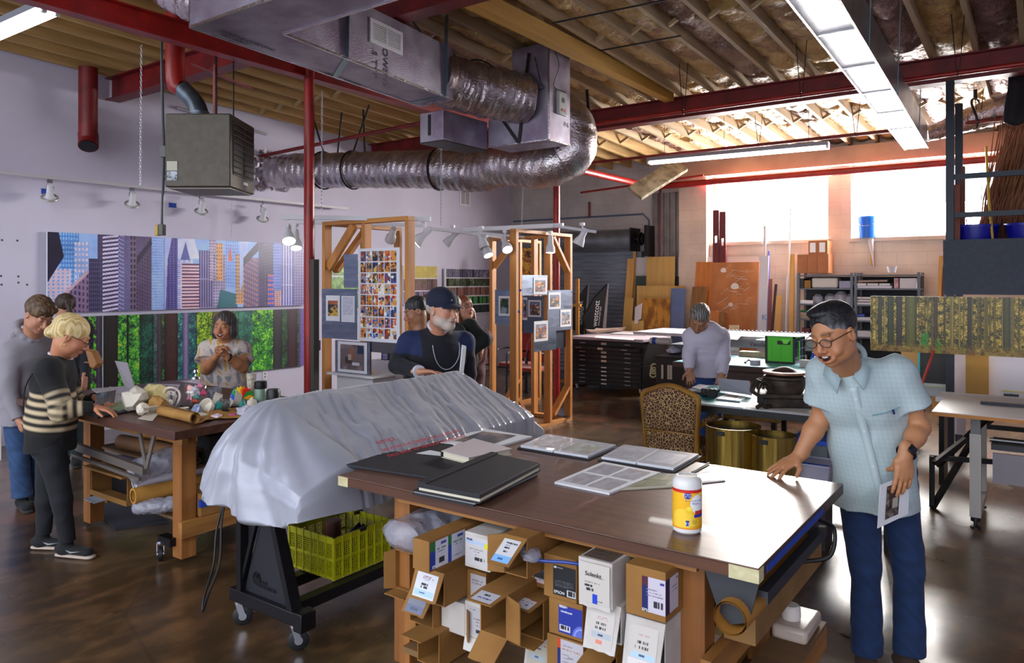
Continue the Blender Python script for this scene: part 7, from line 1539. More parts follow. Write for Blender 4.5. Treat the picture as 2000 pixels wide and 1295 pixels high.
for k in range(34):
 u,v=rg.uniform(.12,.92),rg.uniform(.08,.75);L_=rg.uniform(.04,.3);an=rg.choice([-.25,-.3,-.2,1.1,.9]);x=pa.x+(pb_.x-pa.x)*u;z=pa.z*(1-v*.55)
 def dp_(x,z):return V((x-.0,Yd-.06*(pa.z-z)-.003,z))
 x2,z2=x+L_*math.cos(an),z+L_*math.sin(an)*.5
 if x2<pb_.x-.06 and z2<pa.z-.02:sm.bar(dp_(x,z),dp_(x2,z2),.004,rg.uniform(.004,.012),up=(0,1,0))
for(u,v,r_)in((.25,.12,.05),(.5,.36,.07),(.42,.62,.04)):
 x=pa.x+(pb_.x-pa.x)*u;z=pa.z*(1-v*.55);sm.lathe([(0,0),(r_,0),(0,.003)],V((x,Yd-.06*(pa.z-z)-.001,z)),9,(0,-1,0))
so=sm.build('paint_scratches',mat('white_scratch','#d8ccc4',.7),sd_);inv=V(sd_.location);so.data.transform(Matrix.Translation(-inv));so['kind']='stuff'
board(1352,560,1381,640,12.0,wood('brown_ply','#8a5c28','#6c441a',.6,'z',5),'brown board behind the head of the stooping man',shift=-.12);board(1405,608,1414,650,11.9,wood('brown_ply','#8a5c28','#6c441a',.6,'z',5),'small brown block right of the stooping man');board(1385,607,1404,650,11.95,ORB,'small orange board behind the stooping man shoulder')
board(1424,635,1443,650,11.85,mat('cream_card','#d8c098',.6),'cream card low in front of the scratched door')
wp=board(1484,500,1501,650,12.0,mat('white_post','#c9c4cc',.6),'tall white board with a blue K mark',lean=.02,th=.03,shift=-.05)
c=pY(1485,625,11.93);text('K',.13,mat('blue_mark','#2c78c0',.5),c+V((.03,-.03,0)),(1,0,0),(0,0,1),None).name='k_letter'
kl=[o for o in COL.objects if o.name.startswith('k_letter')][0];kl.name='lettering';kl.data.transform(Matrix.Translation(-V(wp.location)));kl.parent=wp
board(1500,490,1503,640,12.1,mat('violet_tape','#5c5cb0',.6),'thin violet edged strip atop the white board',lean=.02);board(1491,441,1496,640,12.4,PEG,'pale stick rising above the window sill',lean=.02);board(1502,545,1508,650,12.05,wood('redwood_strip','#8c4a38','#6c3424',.6,'z'),'reddish strip right of the white K board')
board(1513,555,1518,650,12.0,mat('dark_maroon_strip','#3c1a1c',.6),'dark maroon strip among the leaning sticks',shift=-.12);board(1516,577,1527,650,11.95,PINB,'round topped pine plank beside the maroon strip',shift=-.04)
for k,(p0,p1)in enumerate((((1545,405),(1531,655)),((1540,540),(1534,655)))):
 a=pY(*p0,12.3);b=pY(p1[0],p1[1],12.0);b.z=0.0;one(MB().tube([a,b],.012+.02*k,8),'white_pole',PEG,('long thin white pole leaning across the window','thick white tube leaning beside the shelves')[k],'pole')
board(1543,497,1552,650,12.1,PINB,'tall orange pine plank left of the metal shelves');board(1553,494,1557,650,12.2,PEG,'pale strip against the left shelf post')
MAR=mat('maroon_level','#5c1c22',.5)
for k,(a_,b_)in enumerate(((1393,1405),(1406,1418))):
 p,q_=pY(a_,411+3*k,12.3),pY(b_,500,12.3);t=thing('spirit_level',('left','right')[k]+' maroon metal beam with oval slot standing before the window','level',((p.x+q_.x)/2,12.3,0),group='maroon beams before the window')
 s0,s1=pY(a_,461+5*k,12.3).z,pY(a_,475+5*k,12.3).z;w=q_.x-p.x
 MB().mm((p.x,12.28,0),(q_.x,12.33,s1)).mm((p.x,12.28,s0),(q_.x,12.33,p.z)).mm((p.x,12.28,s1),(p.x+w*.32,12.33,s0)).mm((q_.x-w*.32,12.28,s1),(q_.x,12.33,s0)).build('beam',MAR,t,True,smooth=0)
 # ---- metal shelving
SG=mat('shelf_grey','#5c6068',.5,.4);YS0,YS1=11.98,12.42
sx0,sxm,sx1=pY(1557,600,YS0).x,pY(1667,600,YS0).x,pY(1797,600,YS0).x
zs=[pY(1600,y,YS0).z for y in(537,563,594,624,655)]+[.45,.12]
def shelf_unit(x0,x1,lab,zl):
 t=thing('metal_shelving',lab,'shelf',((x0+x1)/2,12.2,0),group='grey metal shelving units')
 for x in(x0,x1-.035):
  for y in(YS0,YS1-.035):MB().mm((x,y,0),(x+.035,y+.035,zs[0]+.03)).build('post',SG,t,True,smooth=0)
 for z in zl:MB().mm((x0+.002,YS0+.002,z-.02),(x1-.002,YS1-.002,z)).build('shelf',SG,t,True,smooth=0)
 MB().mm((x0+.04,YS1-.012,.1),(x1-.04,YS1-.004,zs[0]-.03)).build('back_panel',mat('dark_shelf_back','#25282f',.7),t,True,smooth=0)
 return t
shelf_unit(sx0,sxm-.01,'left grey metal shelving unit under the window pier',zs);shelf_unit(sxm+.01,sx1,'right grey metal shelving unit behind the smiling man',zs)
def onshelf(px0,px1,k,h,m,name,lab,cat,Y=YS0+.03,dep=.3,group=None,bevel=.004):
 a,b=pY(px0,600,Y).x,pY(px1,600,Y).x;z=zs[k]+.001;return bx_((a,Y,z),(b,Y+dep,z+h),name,m,lab,cat,group,bevel=bevel)
FBX=mat('file_box_white','#c9c7d0',.6);
gap=lambda k:zs[k-1]-zs[k]-.03
onshelf(1571,1583,1,.12,mat('kraft_card','#a97a3c'),'small_box','small brown box on the top left shelf','box');onshelf(1585,1636,1,.16,mat('white_bundle','#bfb9b4',.7),'white_bundle','wide white wrapped bundle on the top left shelf','bundle',bevel=.03);onshelf(1639,1662,1,.11,mat('bluegrey_box','#8a8ca8',.6),'grey_box','blue grey box at the end of the top left shelf','box');onshelf(1560,1570,1,.15,BLACK,'black_parts','black metal parts at the left of the top shelf','parts')
onshelf(1560,1588,2,.05,PAPER,'paper_stack','paper stack on the second left shelf','paper')
for k,(px_,r_)in enumerate(((1598,.085),(1622,.09),(1643,.11),(1662,.09))):
 a=pY(px_,600,YS0+.2);one(MB().lathe([(0,0),(r_*.8,.0),(r_,r_*.6),(r_*.9,r_*1.3),(r_*.4,r_*1.75),(0,r_*1.8)],(a.x,YS0+.2,zs[2]+.001),14),'wrapped_bundle',mat('grey_wrapped_bundle','#8f8b98',.5,0,'#a9a5b0',10,bump=.5),'round grey wrapped bundle on the second left shelf, %s'%('first from the left','second from the left','third from the left','rightmost')[k],'bundle','wrapped bundles on the second shelf')
for k in range(4):onshelf(1558,1582+3*k,3,.02,PAPER,'x','x','x')if False else None
onshelf(1559,1584,3,.10,mat('beige_stack','#b0a08c',.7,0,'#6c5c4c',30,(1,1,8)),'paper_stack','leaning beige paper stack on the third left shelf','paper');onshelf(1563,1585,3,.13,mat('green_folder','#1c6c3c',.6),'green_folder','green folder on the beige paper stack','folder',Y=YS0+.12,dep=.2)
onshelf(1566,1582,4,.10,mat('red_black_tool','#7c1c1c',.5,0,'#14141a',12),'red_tool','red and black tool on the lower left shelf','tool')
# right unit
onshelf(1670,1742,1,.04,FBX,'file_box','white file box lowest on the top right shelf','box');
for k in range(3):onshelf(1671+23*k,1692+23*k,1,.035,FBX,'file_box','white file box lying on the top right shelf, %s of three'%('left','middle','right')[k],'box',Y=YS0+.02,group='flat file boxes on the top right shelf')
for o in[o for o in COL.objects if o.get('label','').startswith('white file box lying')]:o.location.z+=.041
a,b=pY(1670,600,YS0+.05).x,pY(1733,600,YS0+.05).x
tag(sheet([V((a,YS0+.04,zs[1]+.09)),V((b,YS0+.04,zs[1]+.10)),V((b,YS0+.35,zs[1]+.10)),V((a,YS0+.35,zs[1]+.09))],.03,'board_stack',mat('brown_board_stack','#6c5048',.6,0,'#a89084',30,(1,1,10))),'brown board sheets on top of the white file boxes','boards')
onshelf(1746,1755,1,.15,mat('white_red_box','#c8c0c8',.6,0,'#b06060',14),'white_red_box','white box with red and blue print on the top right shelf','box');onshelf(1757,1790,1,.15,FBX,'white_carton','large white carton at the end of the top right shelf','box')
for k,(kk,z_,h_,c)in enumerate(((2,.0,.035,FBX),(2,.045,.03,FBX),(2,.085,.03,FBX),(3,.0,.05,FBX),(3,.055,.04,mat('blue_file_box','#2c44a8',.5)),(4,.0,.09,FBX),(5,.0,.04,FBX))):
 if kk<len(zs):
  o=onshelf(1671,1702 if k!=4 else 1688,kk,h_,c,'file_box','file box beside the forest print, %s'%('lowest of three on the second shelf','middle of three on the second shelf','topmost of three on the second shelf','white one on the third shelf','blue one on the third shelf','tall one with violet mark on the fourth shelf','flat one on the fifth shelf')[k],'box',group='file boxes beside the forest print');o.location.z+=z_
onshelf(1748,1790,2,.07,mat('white_bundle','#bfb9b4',.7),'plastic_bundle','white plastic bundle on the second right shelf','bundle',bevel=.02)
# boxes on top of the shelves
KX=mat('sunlit_kraft','#a86a44',.75,0,'#9c603c',6)
zt_=zs[0]+.031
for k,(a_,b_)in enumerate(((1557,1577),(1577.5,1596),(1596.5,1618))):
 a,b=pY(a_,500,YS0+.05).x,pY(b_,500,YS0+.05).x;zz=pY(1580,497,YS0+.05).z;bx_((a,YS0+.05,zt_),(b,YS0+.4,zz),'cardboard_box',KX,'brown box on top of the shelves, %s of the lower row'%('left','middle','right')[k],'box','brown boxes on top of the shelves')
a,b=pY(1579,480,YS0+.06).x,pY(1616,480,YS0+.06).x;z0_=zz+.001;z1_=pY(1600,470,YS0+.06).z;t=thing('cardboard_box','brown box with two white labels, topmost above the shelves','box',((a+b)/2,YS0+.2,z0_),group='brown boxes on top of the shelves');MB().mm((a,YS0+.06,z0_),(b,YS0+.38,z1_)).build('carton',KX,t,True,smooth=0)
for u in(.08,.58):MB().mm((a+(b-a)*u,YS0+.056,z0_+.03),(a+(b-a)*(u+.3),YS0+.0595,z1_-.03)).build('paper_label',mat('white_ink','#e6e6ea',.5),t,True,smooth=0)
c=pY(1742,533,YS0+.1);one(MB().lathe([(0,0),(.05,0),(.07,.09),(.062,.09),(.045,.01),(0,.01)],(c.x,YS0+.1,zt_),20),'white_tub',PEG,'small white tub on top of the right shelving unit','tub')
# blue bucket on sill
bk_=thing('blue_bucket','bright blue bucket standing on the right window sill','bucket',(0,0,0));c=pY(1696,466,YW+.03);bk_.location=(c.x,YW-.03,ZS+.001);c=V((c.x,YW-.03,ZS+.001))
BB=mat('blue_bucket_plastic','#0a63c8',.35,trans=.15);MB().lathe([(0,0),(.115,0),(.135,.30),(.142,.30),(.142,.33),(.128,.33),(.108,.01),(0,.01)],c+V((0,-.0,0)),28).build('bucket',BB,bk_,True);MB().tube([c+V((.14*math.cos(a_),-.14*math.sin(a_),.28-.1*math.sin(a_)))for a_ in[k*math.pi/10 for k in range(11)]],.005,6).build('handle',STEEL,bk_,True)
a=pY(1700,463,YW-.06);bq_=pY(1706,516,YW-.06);one(MB().lathe([(.045,0),(.02,.25),(.004,.48),(0,.48)],a,12,bq_-a),'white_funnel',PEG,'white paper cone hanging from the sill under the blue bucket','cone')
one(MB().bar(pY(1703,490,YW-.03),pY(1704,518,YW-.03),.05,.02),'wood_shim',PINB,'small wood shim behind the white cone','wood')
# ---- right side : pallet rack, panel, forest print
RKM=mat('blue_black_rack','#1f2430',.45,.3)
rk=thing('pallet_rack','tall dark steel rack post with rungs at the right','rack',(-.77,8.55,0));c=pY(1847,400,8.5);d_=pY(1863,400,8.5)
MB().mm((c.x,8.5,0),(d_.x,8.58,3.74)).build('post',RKM,rk,True,smooth=0)
for y_ in(346,421):z_=pY(1863,y_,8.5).z;MB().mm((d_.x,8.52,z_-.02),(1.2,8.56,z_+.03)).build('cross_beam',RKM,rk,True,smooth=0)
MB().mm((1.15,8.5,0),(1.23,8.58,3.74)).build('post',RKM,rk,True,smooth=0);ZR=2.10
MB().mm((c.x,8.5,ZR-.05),(1.2,9.5,ZR)).build('shelf_deck',RKM,rk,True,smooth=0);MB().mm((c.x,9.45,0),(d_.x,9.53,3.7)).build('post',RKM,rk,True,smooth=0)
YP=8.42;a=pY(1842,469,YP);b=pY(1842,575,YP)
bx_((a.x,YP,b.z),(1.0,YP+.03,a.z),'slate_board',mat('dark_slate_panel','#2c3240',.6,0,'#333a49',30),'large dark slate panel hung above the forest print','panel')
YQ=8.38;p0,p1=pY(1700,578,YQ),pY(1700,684,YQ)
def forest2(W_,H_):
 A=foliage(H_,W_,['#1c1c08','#5c5010','#b09428','#dcb848','#f4e088'],6,51);r=np.random.RandomState(8)
 yy=np.linspace(0,1,H_)
 for k in range(60):x=r.rand();w=.003+.007*r.rand();trunk(A,x,x+w,['#3c3414','#7c6418','#b89c38','#9c8c38'][r.randint(4)],['#8c7c1c','#c8ac40','#e0cc78','#c8b850'][r.randint(4)],k,.86+.06*r.rand())
 for x,w,c1,c2 in((.04,.018,'#2c2810','#5c5420'),(.085,.03,'#1c2008','#5c7020'),(.128,.028,'#2c1c10','#5c3c20'),(.17,.052,'#4c4c10','#94902c'),(.30,.02,'#3c240c','#6c4c20'),(.45,.02,'#2c200c','#5c4c20'),(.60,.03,'#3c340c','#7c7428'),(.8,.03,'#2c240c','#6c5c20')):
  trunk(A,x,x+w,c1,c2,int(x*100),.9)
 m=(yy>.86)[:,None]&np.ones((1,W_),bool);G=foliage(H_,W_,['#5c3410','#a86c28','#8c8c20','#b88848'],6,52);t=np.clip((yy-.82)*9,0,1)[:,None,None]*(.5+.5*vnoise(H_,W_,6,53))[...,None];A=A*(1-t)+G*t
 yy2,xx2=np.mgrid[0:H_,0:W_];g=(((xx2-W_*.262)/(W_*.016))**2+((yy2-H_*.76)/(H_*.12))**2<1+6*(vnoise(H_,W_,4,54)-.5));A[g]=hx('#2c9c28');g=((xx2-W_*.32)/(W_*.012))**2+((yy2-H_*.84)/(H_*.12))**2<1+6*(vnoise(H_,W_,4,55)-.5);A[g]=A[g]*.5+hx('#5cc81c')*.5
 return A*1.0
t=thing('panorama_print','golden mossy forest panorama on a board at the right','picture',(0,YQ,p1.z));t.location.x=p0.x+.9
MB().mm((p0.x,YQ,p1.z),(p0.x+1.9,YQ+.03,p0.z)).build('backing',PAPER,t,True,smooth=0);picture('photo',forest2(640,190),(p0.x,YQ-.002,p1.z),(1.9,0,0),(0,0,p0.z-p1.z),t)
# things on and around the rack
c=pY(1918,466,9.0)
for k,(x_,lab)in enumerate(((c.x-.1,'dark blue tub on the rack shelf nearest the steel post'),(c.x+.35,'dark blue tub further right on the rack shelf'))):
 t=thing('blue_tub',lab,'tub',(x_+.0,8.95,ZR),group='dark blue tubs on the rack');MB().lathe([(0,0),(.17,0),(.20,.20),(.215,.20),(.215,.225),(.19,.225),(.16,.01),(0,.01)],(x_+.05,8.95,ZR),28).build('tub',mat('deep_blue_plastic','#14189c',.35),t,True)
one(MB().tube([pY(1939,468,8.8),pY(1932,395,8.8)],.012,8).tube([pY(1932,395,8.8),pY(1926,286,8.8)],.012,8),'broom_pole',mat('yellow_pole','#c8a028',.5),'yellow pole leaning upright on the rack','pole')
rb2=thing('reed_bundle','large leaning bundle of brown reeds and twigs on the rack','reeds',(0,0,0));c=pY(1960,400,9.35);rb2.location=(c.x,9.35,ZR);rg=random.Random(3);m=MB()
for k in range(800):
 b0=V((c.x+rg.uniform(-.22,.75),9.35+rg.uniform(-.12,.12),ZR+.01+rg.uniform(0,.1)));t1=b0+V((rg.uniform(.12,.40),rg.uniform(-.05,.05),rg.uniform(.7,1.4)));t1.z=min(t1.z,3.6);mid=b0.lerp(t1,.5)+V((rg.uniform(-.05,.03),0,0));m.tube([b0,mid,t1],[.008,.007,.004],4,cap=False)
o=m.build('reeds',mat('brown_reed','#7a4c34',.8,0,'#a06c4c',5),rb2,True,smooth=0);o['kind']='stuff'
m=MB()
for k in range(26):
 b0=V((c.x-.22+rg.uniform(-.2,.3),9.2,ZR+.02));t1=b0+V((rg.uniform(-.10,.22),0,rg.uniform(.35,.75)));m.tube([b0,b0.lerp(t1,.5)+V((rg.uniform(-.02,.02),0,0)),t1],[.005,.004,.002],4,cap=False)
o=m.build('twigs',mat('thin_twig','#8a5a4c',.8),rb2,True,smooth=0);o['kind']='stuff'
a,b=pY(1863,362,8.8),pY(1876,466,8.8);bx_((a.x,8.75,ZR),(b.x,8.9,a.z),'tall_brown_board',mat('brick_brown_board','#8a5040',.7),'tall brown board beside the rack post','board')
a,b=pY(1877,325,9.0),pY(1884,466,9.0);bx_((a.x,9.0,ZR),(b.x,9.08,a.z),'dark_wood_stud',wood('dark_stud','#6c4438','#4c2c24',.7,'z'),'thin dark wooden stud standing on the rack','stud')
a=pY(1965,300,8.9);one(MB().grid(lambda u,v:(a.x+.02*math.sin(v*5)+(.5+.1*v)*u,8.9+.03*math.sin(u*14),zc(8.9)-.02-(.62+.05*math.sin(u*9))*v),24,10),'black_cloth',mat('black_cloth','#17141a',.8),'black cloth hanging over the rack at the right edge','cloth',solid=.006)
# under the forest print
def under(px0,py0,px1,py1,Y,m,n,lab,cat='board',th=.03):a,b=pY(px0,py0,Y),pY(px1,py1,Y);return bx_((a.x,Y,max(0,b.z)),(b.x,Y+th,a.z),n,m,lab,cat)
under(1760,684,1800,850,8.9,mat('brown_board2','#a8824c',.7),'brown_board','brown board under the left end of the forest print');
t_=under(1796,686,1852,752,8.7,BLACK,'black_board','black panel with teal left edge under the forest print');under(1793,686,1797,752,8.69,TEALM,'teal_board','thin teal board at the left edge of the black panel');under(1798,748,1852,776,8.66,mat('pale_green_case','#a9b4b8',.5),'pale_case','pale case with yellow ruler under the black panel','case',.2);under(1800,754,1850,757,8.64,mat('yellow_ruler','#c8b83c',.5),'yellow_ruler','yellow ruler stripe along the pale case','ruler',.015)
under(1852,688,1862,860,8.75,PEG,'white_strip','white strip right of the black panel');under(1862,690,1886,850,8.8,mat('foam_wrap','#c4bcc4',.6),'foam_sheet','foam wrapped sheet left of the brown board',th=.06)
under(1886,692,1931,800,8.6,mat('ochre_board','#9c7430',.7),'ochre_board','ochre brown board between white panels under the forest print');under(1931,694,2060,790,8.7,mat('white_wrapped_panel','#bdb9c0',.5),'white_board','white wrapped panel at the right edge under the forest print')
under(1955,764,2030,768,8.55,mat('yellow_ruler','#c8b83c',.5),'yellow_level','yellow level resting on the white wrapped panel','level',.03);c=pY(1975,773,8.5);one(MB().box(c,(.12,.03,.03)).lathe([(0,0),(.02,0),(.02,.03),(0,.03)],c,12,(0,-1,0)),'black_clamp',BLACK,'small black clamp under the yellow level','clamp')
one(MB().tube(crom([pY(1823,684,8.3),pY(1817,705,8.3),pY(1806,735,8.3),pY(1800,752,8.3)]),.012,8),'orange_cable',mat('orange_cable','#c8402c',.5),'orange red cable hanging over the black panel','cable')
under(1786,560,1792,850,9.4,wood('redwood_strip','#8c4a38','#6c3424',.6,'z'),'red_plank','thin red brown plank leaning left of the dark panel')if False else None
for k,(p,q_)in enumerate((((1838,500),(1824,640)),((1843,520),(1834,640)))):
 a=pY(*p,11.9);b=pY(*q_,11.6);b.z=0;one(MB().bar(a,b,.05,.02,up=(0,1,0)),'wood_strip',(PINB,wood('redwood_strip','#8c4a38','#6c3424',.6,'z'))[k],('pale wood strip leaning left of the dark panel','reddish wood strip leaning left of the dark panel')[k],'board')
 # small side table, cutting table
sdt=thing('side_board','small white topped plywood shelf behind the cutting table','shelf',(-.55,7.3,0));a=pY(1827,760,7.3);MB().mm((a.x,7.3,.70+.02),(.6,7.7,.76)).build('shelf_top',PAPER,sdt,True);MB().mm((a.x,7.3,.68),(.6,7.7,.72)).build('ply_edge',PINEX,sdt,True)
for x in(a.x+.04,.55):MB().mm((x-.02,7.35,0),(x+.02,7.65,.68)).build('leg',BLACKM,sdt,True)
cut=thing('cutting_table','white topped cutting table on pale steel legs at the right edge','table',(.2,6.5,0));ZK=.83
k0,k1=-.645,1.2
MB().mm((k0,6.02,ZK-.005),(k1,7.05,ZK)).build('tabletop',mat('white_laminate','#c4bcbc',.35),cut,True,smooth=0);MB().mm((k0,6.02,ZK-.03),(k1,7.05,ZK-.005)).build('ply_edge',PINEX,cut,True,smooth=0)
lx=pY(1902,900,6.2).x
for x in(lx,1.0):
 MB().mm((x-.025,6.18,.08),(x+.045,6.23,ZK-.16)).mm((x-.025,6.78,.08),(x+.045,6.83,ZK-.16)).mm((x-.025,6.23,.08),(x+.045,6.78,.13)).build('steel_leg',mat('pale_beige_steel','#b4aea8',.45,.2),cut,True,smooth=0)
 MB().mm((x-.02,6.185,ZK-.2),(x+.04,6.225,ZK-.03)).mm((x-.02,6.785,ZK-.2),(x+.04,6.825,ZK-.03)).build('leg_extension',mat('dark_steel_ext','#6c6a6c',.4,.5),cut,True,smooth=0)
 for y in(6.205,6.805):MB().lathe([(0,0),(.035,0),(.035,.012),(.012,.02),(.012,.05),(.03,.05),(.03,.08),(0,.08)],(x+.01,y,0),16).build('foot',BLACK,cut,True)
MB().mm((lx+.1,6.25,.56),(k1,6.55,.60)).build('grey_drawer_rail',mat('dark_rail','#34343a',.4,.4),cut,True);MB().mm((lx+.11,6.24,.33),(k1,6.26,.54)).build('modesty_panel',mat('grey_mauve_panel','#8f8890',.6),cut,True,smooth=0)
MB().tube([(lx+.09,6.3,.62),(k1,6.3,.62)],.014,8).build('steel_bar',STEEL,cut,True)
a=pz(1915,788,ZK+.005);one(MB().bar(V((a.x,a.y,ZK+.012)),V((a.x+1.0,a.y+.02,ZK+.012)),.03,.02),'steel_cutter_bar',mat('dark_cutter','#2c2c34',.35,.5),'long dark cutter bar lying on the white cutting table','tool')
# black folding workbench behind
wbk=thing('folding_workbench','black folding steel trestle behind the white cutting table','trestle',(-.5,6.9,0))
for(p,q_)in(((-.70,6.55,0),(-.35,7.0,.72)),((-.70,6.95,.25),(-.35,6.6,.72)),((-.70,6.55,.02),(-.70,6.55,.4)),((-.72,6.6,.38),(.3,6.9,.38)),((-.4,7.1,.70),(.9,7.1,.70)),((-.4,7.1,.58),(.9,7.1,.58)),((-.68,6.5,.36),(-.3,6.95,.70))):MB().bar(p,q_,.035,.035).build('steel_tube',BLACKM,wbk,True)
c=pz(1652,1240,.004);one(MB().prism([c+V(v)for v in((-.03,0,0),(.0,.012,0),(.04,.0,0),(.01,-.015,0))],(0,0,.003)),'floor_chip',mat('brown_chip','#4c3424',.7),'small brown leaf like chip on the floor beside the jeans','debris')
# ================================================================ people
class SDF:
 def __init__(s,vox):s.v=vox;s.p=[];s.warp=None
 def cone(s,a,b,r1,r2,k=.02,flat=False,op='u',flat0=False,sq=None):s.p.append(('c',np.array(a,float),np.array(b,float),r1,r2,k,flat,op,flat0,sq));return s
 def ell(s,c,r,R=None,k=.02,op='u',cut=None):
  R=np.eye(3)if R is None else np.array([list(x)for x in R]);s.p.append(('e',np.array(c,float),np.array(r,float)if hasattr(r,'__len__')else np.array([r]*3,float),R,k,op,cut));return s
 def bbox(s,q):
  if q[0]=='c':r=max(q[3],q[4])*(1 if q[9]is None else max(1,q[9][1]));return np.minimum(q[1],q[2])-r,np.maximum(q[1],q[2])+r
  e=np.sqrt(((q[3].T*q[2][None,:])**2).sum(1));return q[1]-e,q[1]+e
 def mesh(s):
  v=s.v;B=[s.bbox(q)for q in s.p if q[0]!='z' and q[5 if q[0]=='e' else 7]=='u']
  lo=np.min([b[0]for b in B],0)-4*v;hi=np.max([b[1]for b in B],0)+4*v
  n=np.ceil((hi-lo)/v).astype(int)+1;D=np.full(n,.05,np.float32)
  for q in s.p:
   if q[0]=='z':D=np.maximum(D,(q[1]-(lo[2]+v*np.arange(n[2])))[None,None,:]+.0).astype(np.float32);continue
   b0,b1=s.bbox(q);k=q[4]if q[0]=='e' else q[5];m=max(k,.012)+3*v
   i0=np.clip(np.floor((b0-m-lo)/v).astype(int),0,n-1);i1=np.clip(np.ceil((b1+m-lo)/v).astype(int)+1,1,n)
   if(i1<=i0).any():continue
   ax=[lo[j]+v*np.arange(i0[j],i1[j])for j in range(3)];X=np.stack(np.meshgrid(*ax,indexing='ij'),-1)
   if q[0]=='c':
    a,b,r1,r2=q[1:5];d=b-a;L2=(d**2).sum()+1e-12;P=X-a;t=np.clip((P@d)/L2,0,1);W_=P-t[...,None]*d
    if q[9]is not None:
     sv=np.array(q[9][0],float);sv/=np.linalg.norm(sv);w=W_@sv;W_=W_+((1/q[9][1])-1)*w[...,None]*sv
    e=np.sqrt((W_**2).sum(-1))-(r1+(r2-r1)*t);dn=d/math.sqrt(L2)
    if q[6]:e=np.maximum(e,(X-b)@dn)
    if q[8]:e=np.maximum(e,-((X-a)@dn))
    op=q[7]
   else:
    P=(X-q[1])@q[3].T;r=q[2];kk=np.sqrt(((P/r)**2).sum(-1));k2=np.sqrt(((P/(r*r))**2).sum(-1));e=kk*(kk-1)/np.maximum(k2,1e-6)
    if q[6]is not None:e=np.maximum(e,(X-np.array(q[6][0]))@np.array(q[6][1]))
    op=q[5]
   S=tuple(slice(i0[j],i1[j])for j in range(3));A=D[S];e=e.astype(np.float32)
   if op=='u':h=np.clip(.5+.5*(A-e)/k,0,1);D[S]=A*(1-h)+e*h-k*h*(1-h)
   else:h=np.clip(.5-.5*(A+e)/k,0,1);D[S]=A*(1-h)-e*h+k*h*(1-h)
  if s.warp is not None:
   ax=[lo[j]+v*np.arange(n[j])for j in range(3)];near=np.abs(D)<.03;I=np.argwhere(near);D[near]+=s.warp(lo+I*v).astype(np.float32)
   # surface nets
  sg=D<0;N=n-1;c=np.zeros(N,np.int8)
  for i in(0,1):
   for j in(0,1):
    for k in(0,1):c+=sg[i:N[0]+i,j:N[1]+j,k:N[2]+k]
  I=np.argwhere((c>0)&(c<8));acc=np.zeros((len(I),3));cnt=np.zeros(len(I));idx=-np.ones(N,np.int64);idx[tuple(I.T)]=np.arange(len(I))
  for a in range(3):
   o=[0,0,0];o[a]=1;o=np.array(o);b,c_=[x for x in range(3)if x!=a]
   for i in(0,1):
    for j in(0,1):
     e0=np.zeros(3,int);e0[b]=i;e0[c_]=j;A0=D[tuple((I+e0).T)];A1=D[tuple((I+e0+o).T)];m=(A0<0)!=(A1<0)
     t=A0[m]/(A0[m]-A1[m]);p=(I[m]+e0).astype(float);p[:,a]+=t;acc[m]+=p;cnt[m]+=1
  Vt=lo+v*(acc/np.maximum(cnt,1)[:,None]);F=[]
  for a in range(3):
   o=[0,0,0];o[a]=1;b,c_=(a+1)%3,(a+2)%3
   s0=sg[tuple(slice(0,n[x]-1)if x==a else slice(1,n[x]-1)for x in range(3))];s1=sg[tuple(slice(1,n[x])if x==a else slice(1,n[x]-1)for x in range(3))]
   E=np.argwhere(s0!=s1);inv=s0[tuple(E.T)]
   E=E.copy();E[:,b]+=1;E[:,c_]+=1
   def at(db,dc):Q=E.copy();Q[:,b]-=db;Q[:,c_]-=dc;return idx[tuple(Q.T)]
   q=np.stack([at(1,1),at(0,1),at(0,0),at(1,0)],1);q[~inv]=q[~inv][:,::-1];F.append(q)
  return Vt,np.concatenate(F)
def mesh_obj(name,parts,m,parent,colfn=None,world=True):
 Vs,Fs,o=[],[],0
 for Vt,F in parts:Vs.append(Vt);Fs.append(F+o);o+=len(Vt)
 Vt=np.concatenate(Vs);F=np.concatenate(Fs);W_=Vt.copy()
 inv=np.array(rootmat(parent).inverted());Vt=Vt@inv[:3,:3].T+inv[:3,3]
 me=bpy.data.meshes.new(name);me.vertices.add(len(Vt));me.vertices.foreach_set('co',Vt.astype(np.float32).ravel())
 me.loops.add(F.size);me.loops.foreach_set('vertex_index',F.astype(np.int32).ravel());me.polygons.add(len(F));me.polygons.foreach_set('loop_start',np.arange(0,F.size,4,dtype=np.int32));me.polygons.foreach_set('loop_total',np.full(len(F),4,np.int32))
 me.update(calc_edges=True);me.validate();me.polygons.foreach_set('use_smooth',[True]*len(me.polygons));me.materials.append(m)
 ob=bpy.data.objects.new(name,me);COL.objects.link(ob);ob.parent=parent
 if colfn is not None:setcol(ob,colfn(W_))
 return ob
def folds(seed,amp,f=1.0,dirv=(0,0,1)):
 r=np.random.RandomState(seed);K=r.randn(5,3)*np.array([16,16,22])*f;K2=r.randn(5,3)*9*f;ph=r.rand(5)*6.28
 def w(P):
  o=0
  for i in range(5):o=o+np.sin(P@K[i]+1.6*np.sin(P@K2[i]+ph[i])+ph[i])*(.34 if i<3 else .2)
  return amp*(np.abs(o)-.45)
 return w
SKIN=attr_mat('skin',.5,bump=.06,bscale=140,sss=.06);CLOTH=attr_mat('cloth',.85,bump=.12,bscale=160,sheen=.05);HAIRM=attr_mat('hair',.5,bump=.5,bscale=90)
def frame(f,u=(0,0,1)):
 f=V(f).normalized();u=V(u);r=f.cross(u).normalized();u=r.cross(f).normalized();return r,f,u
def lc(h):return s2l(hx(h))
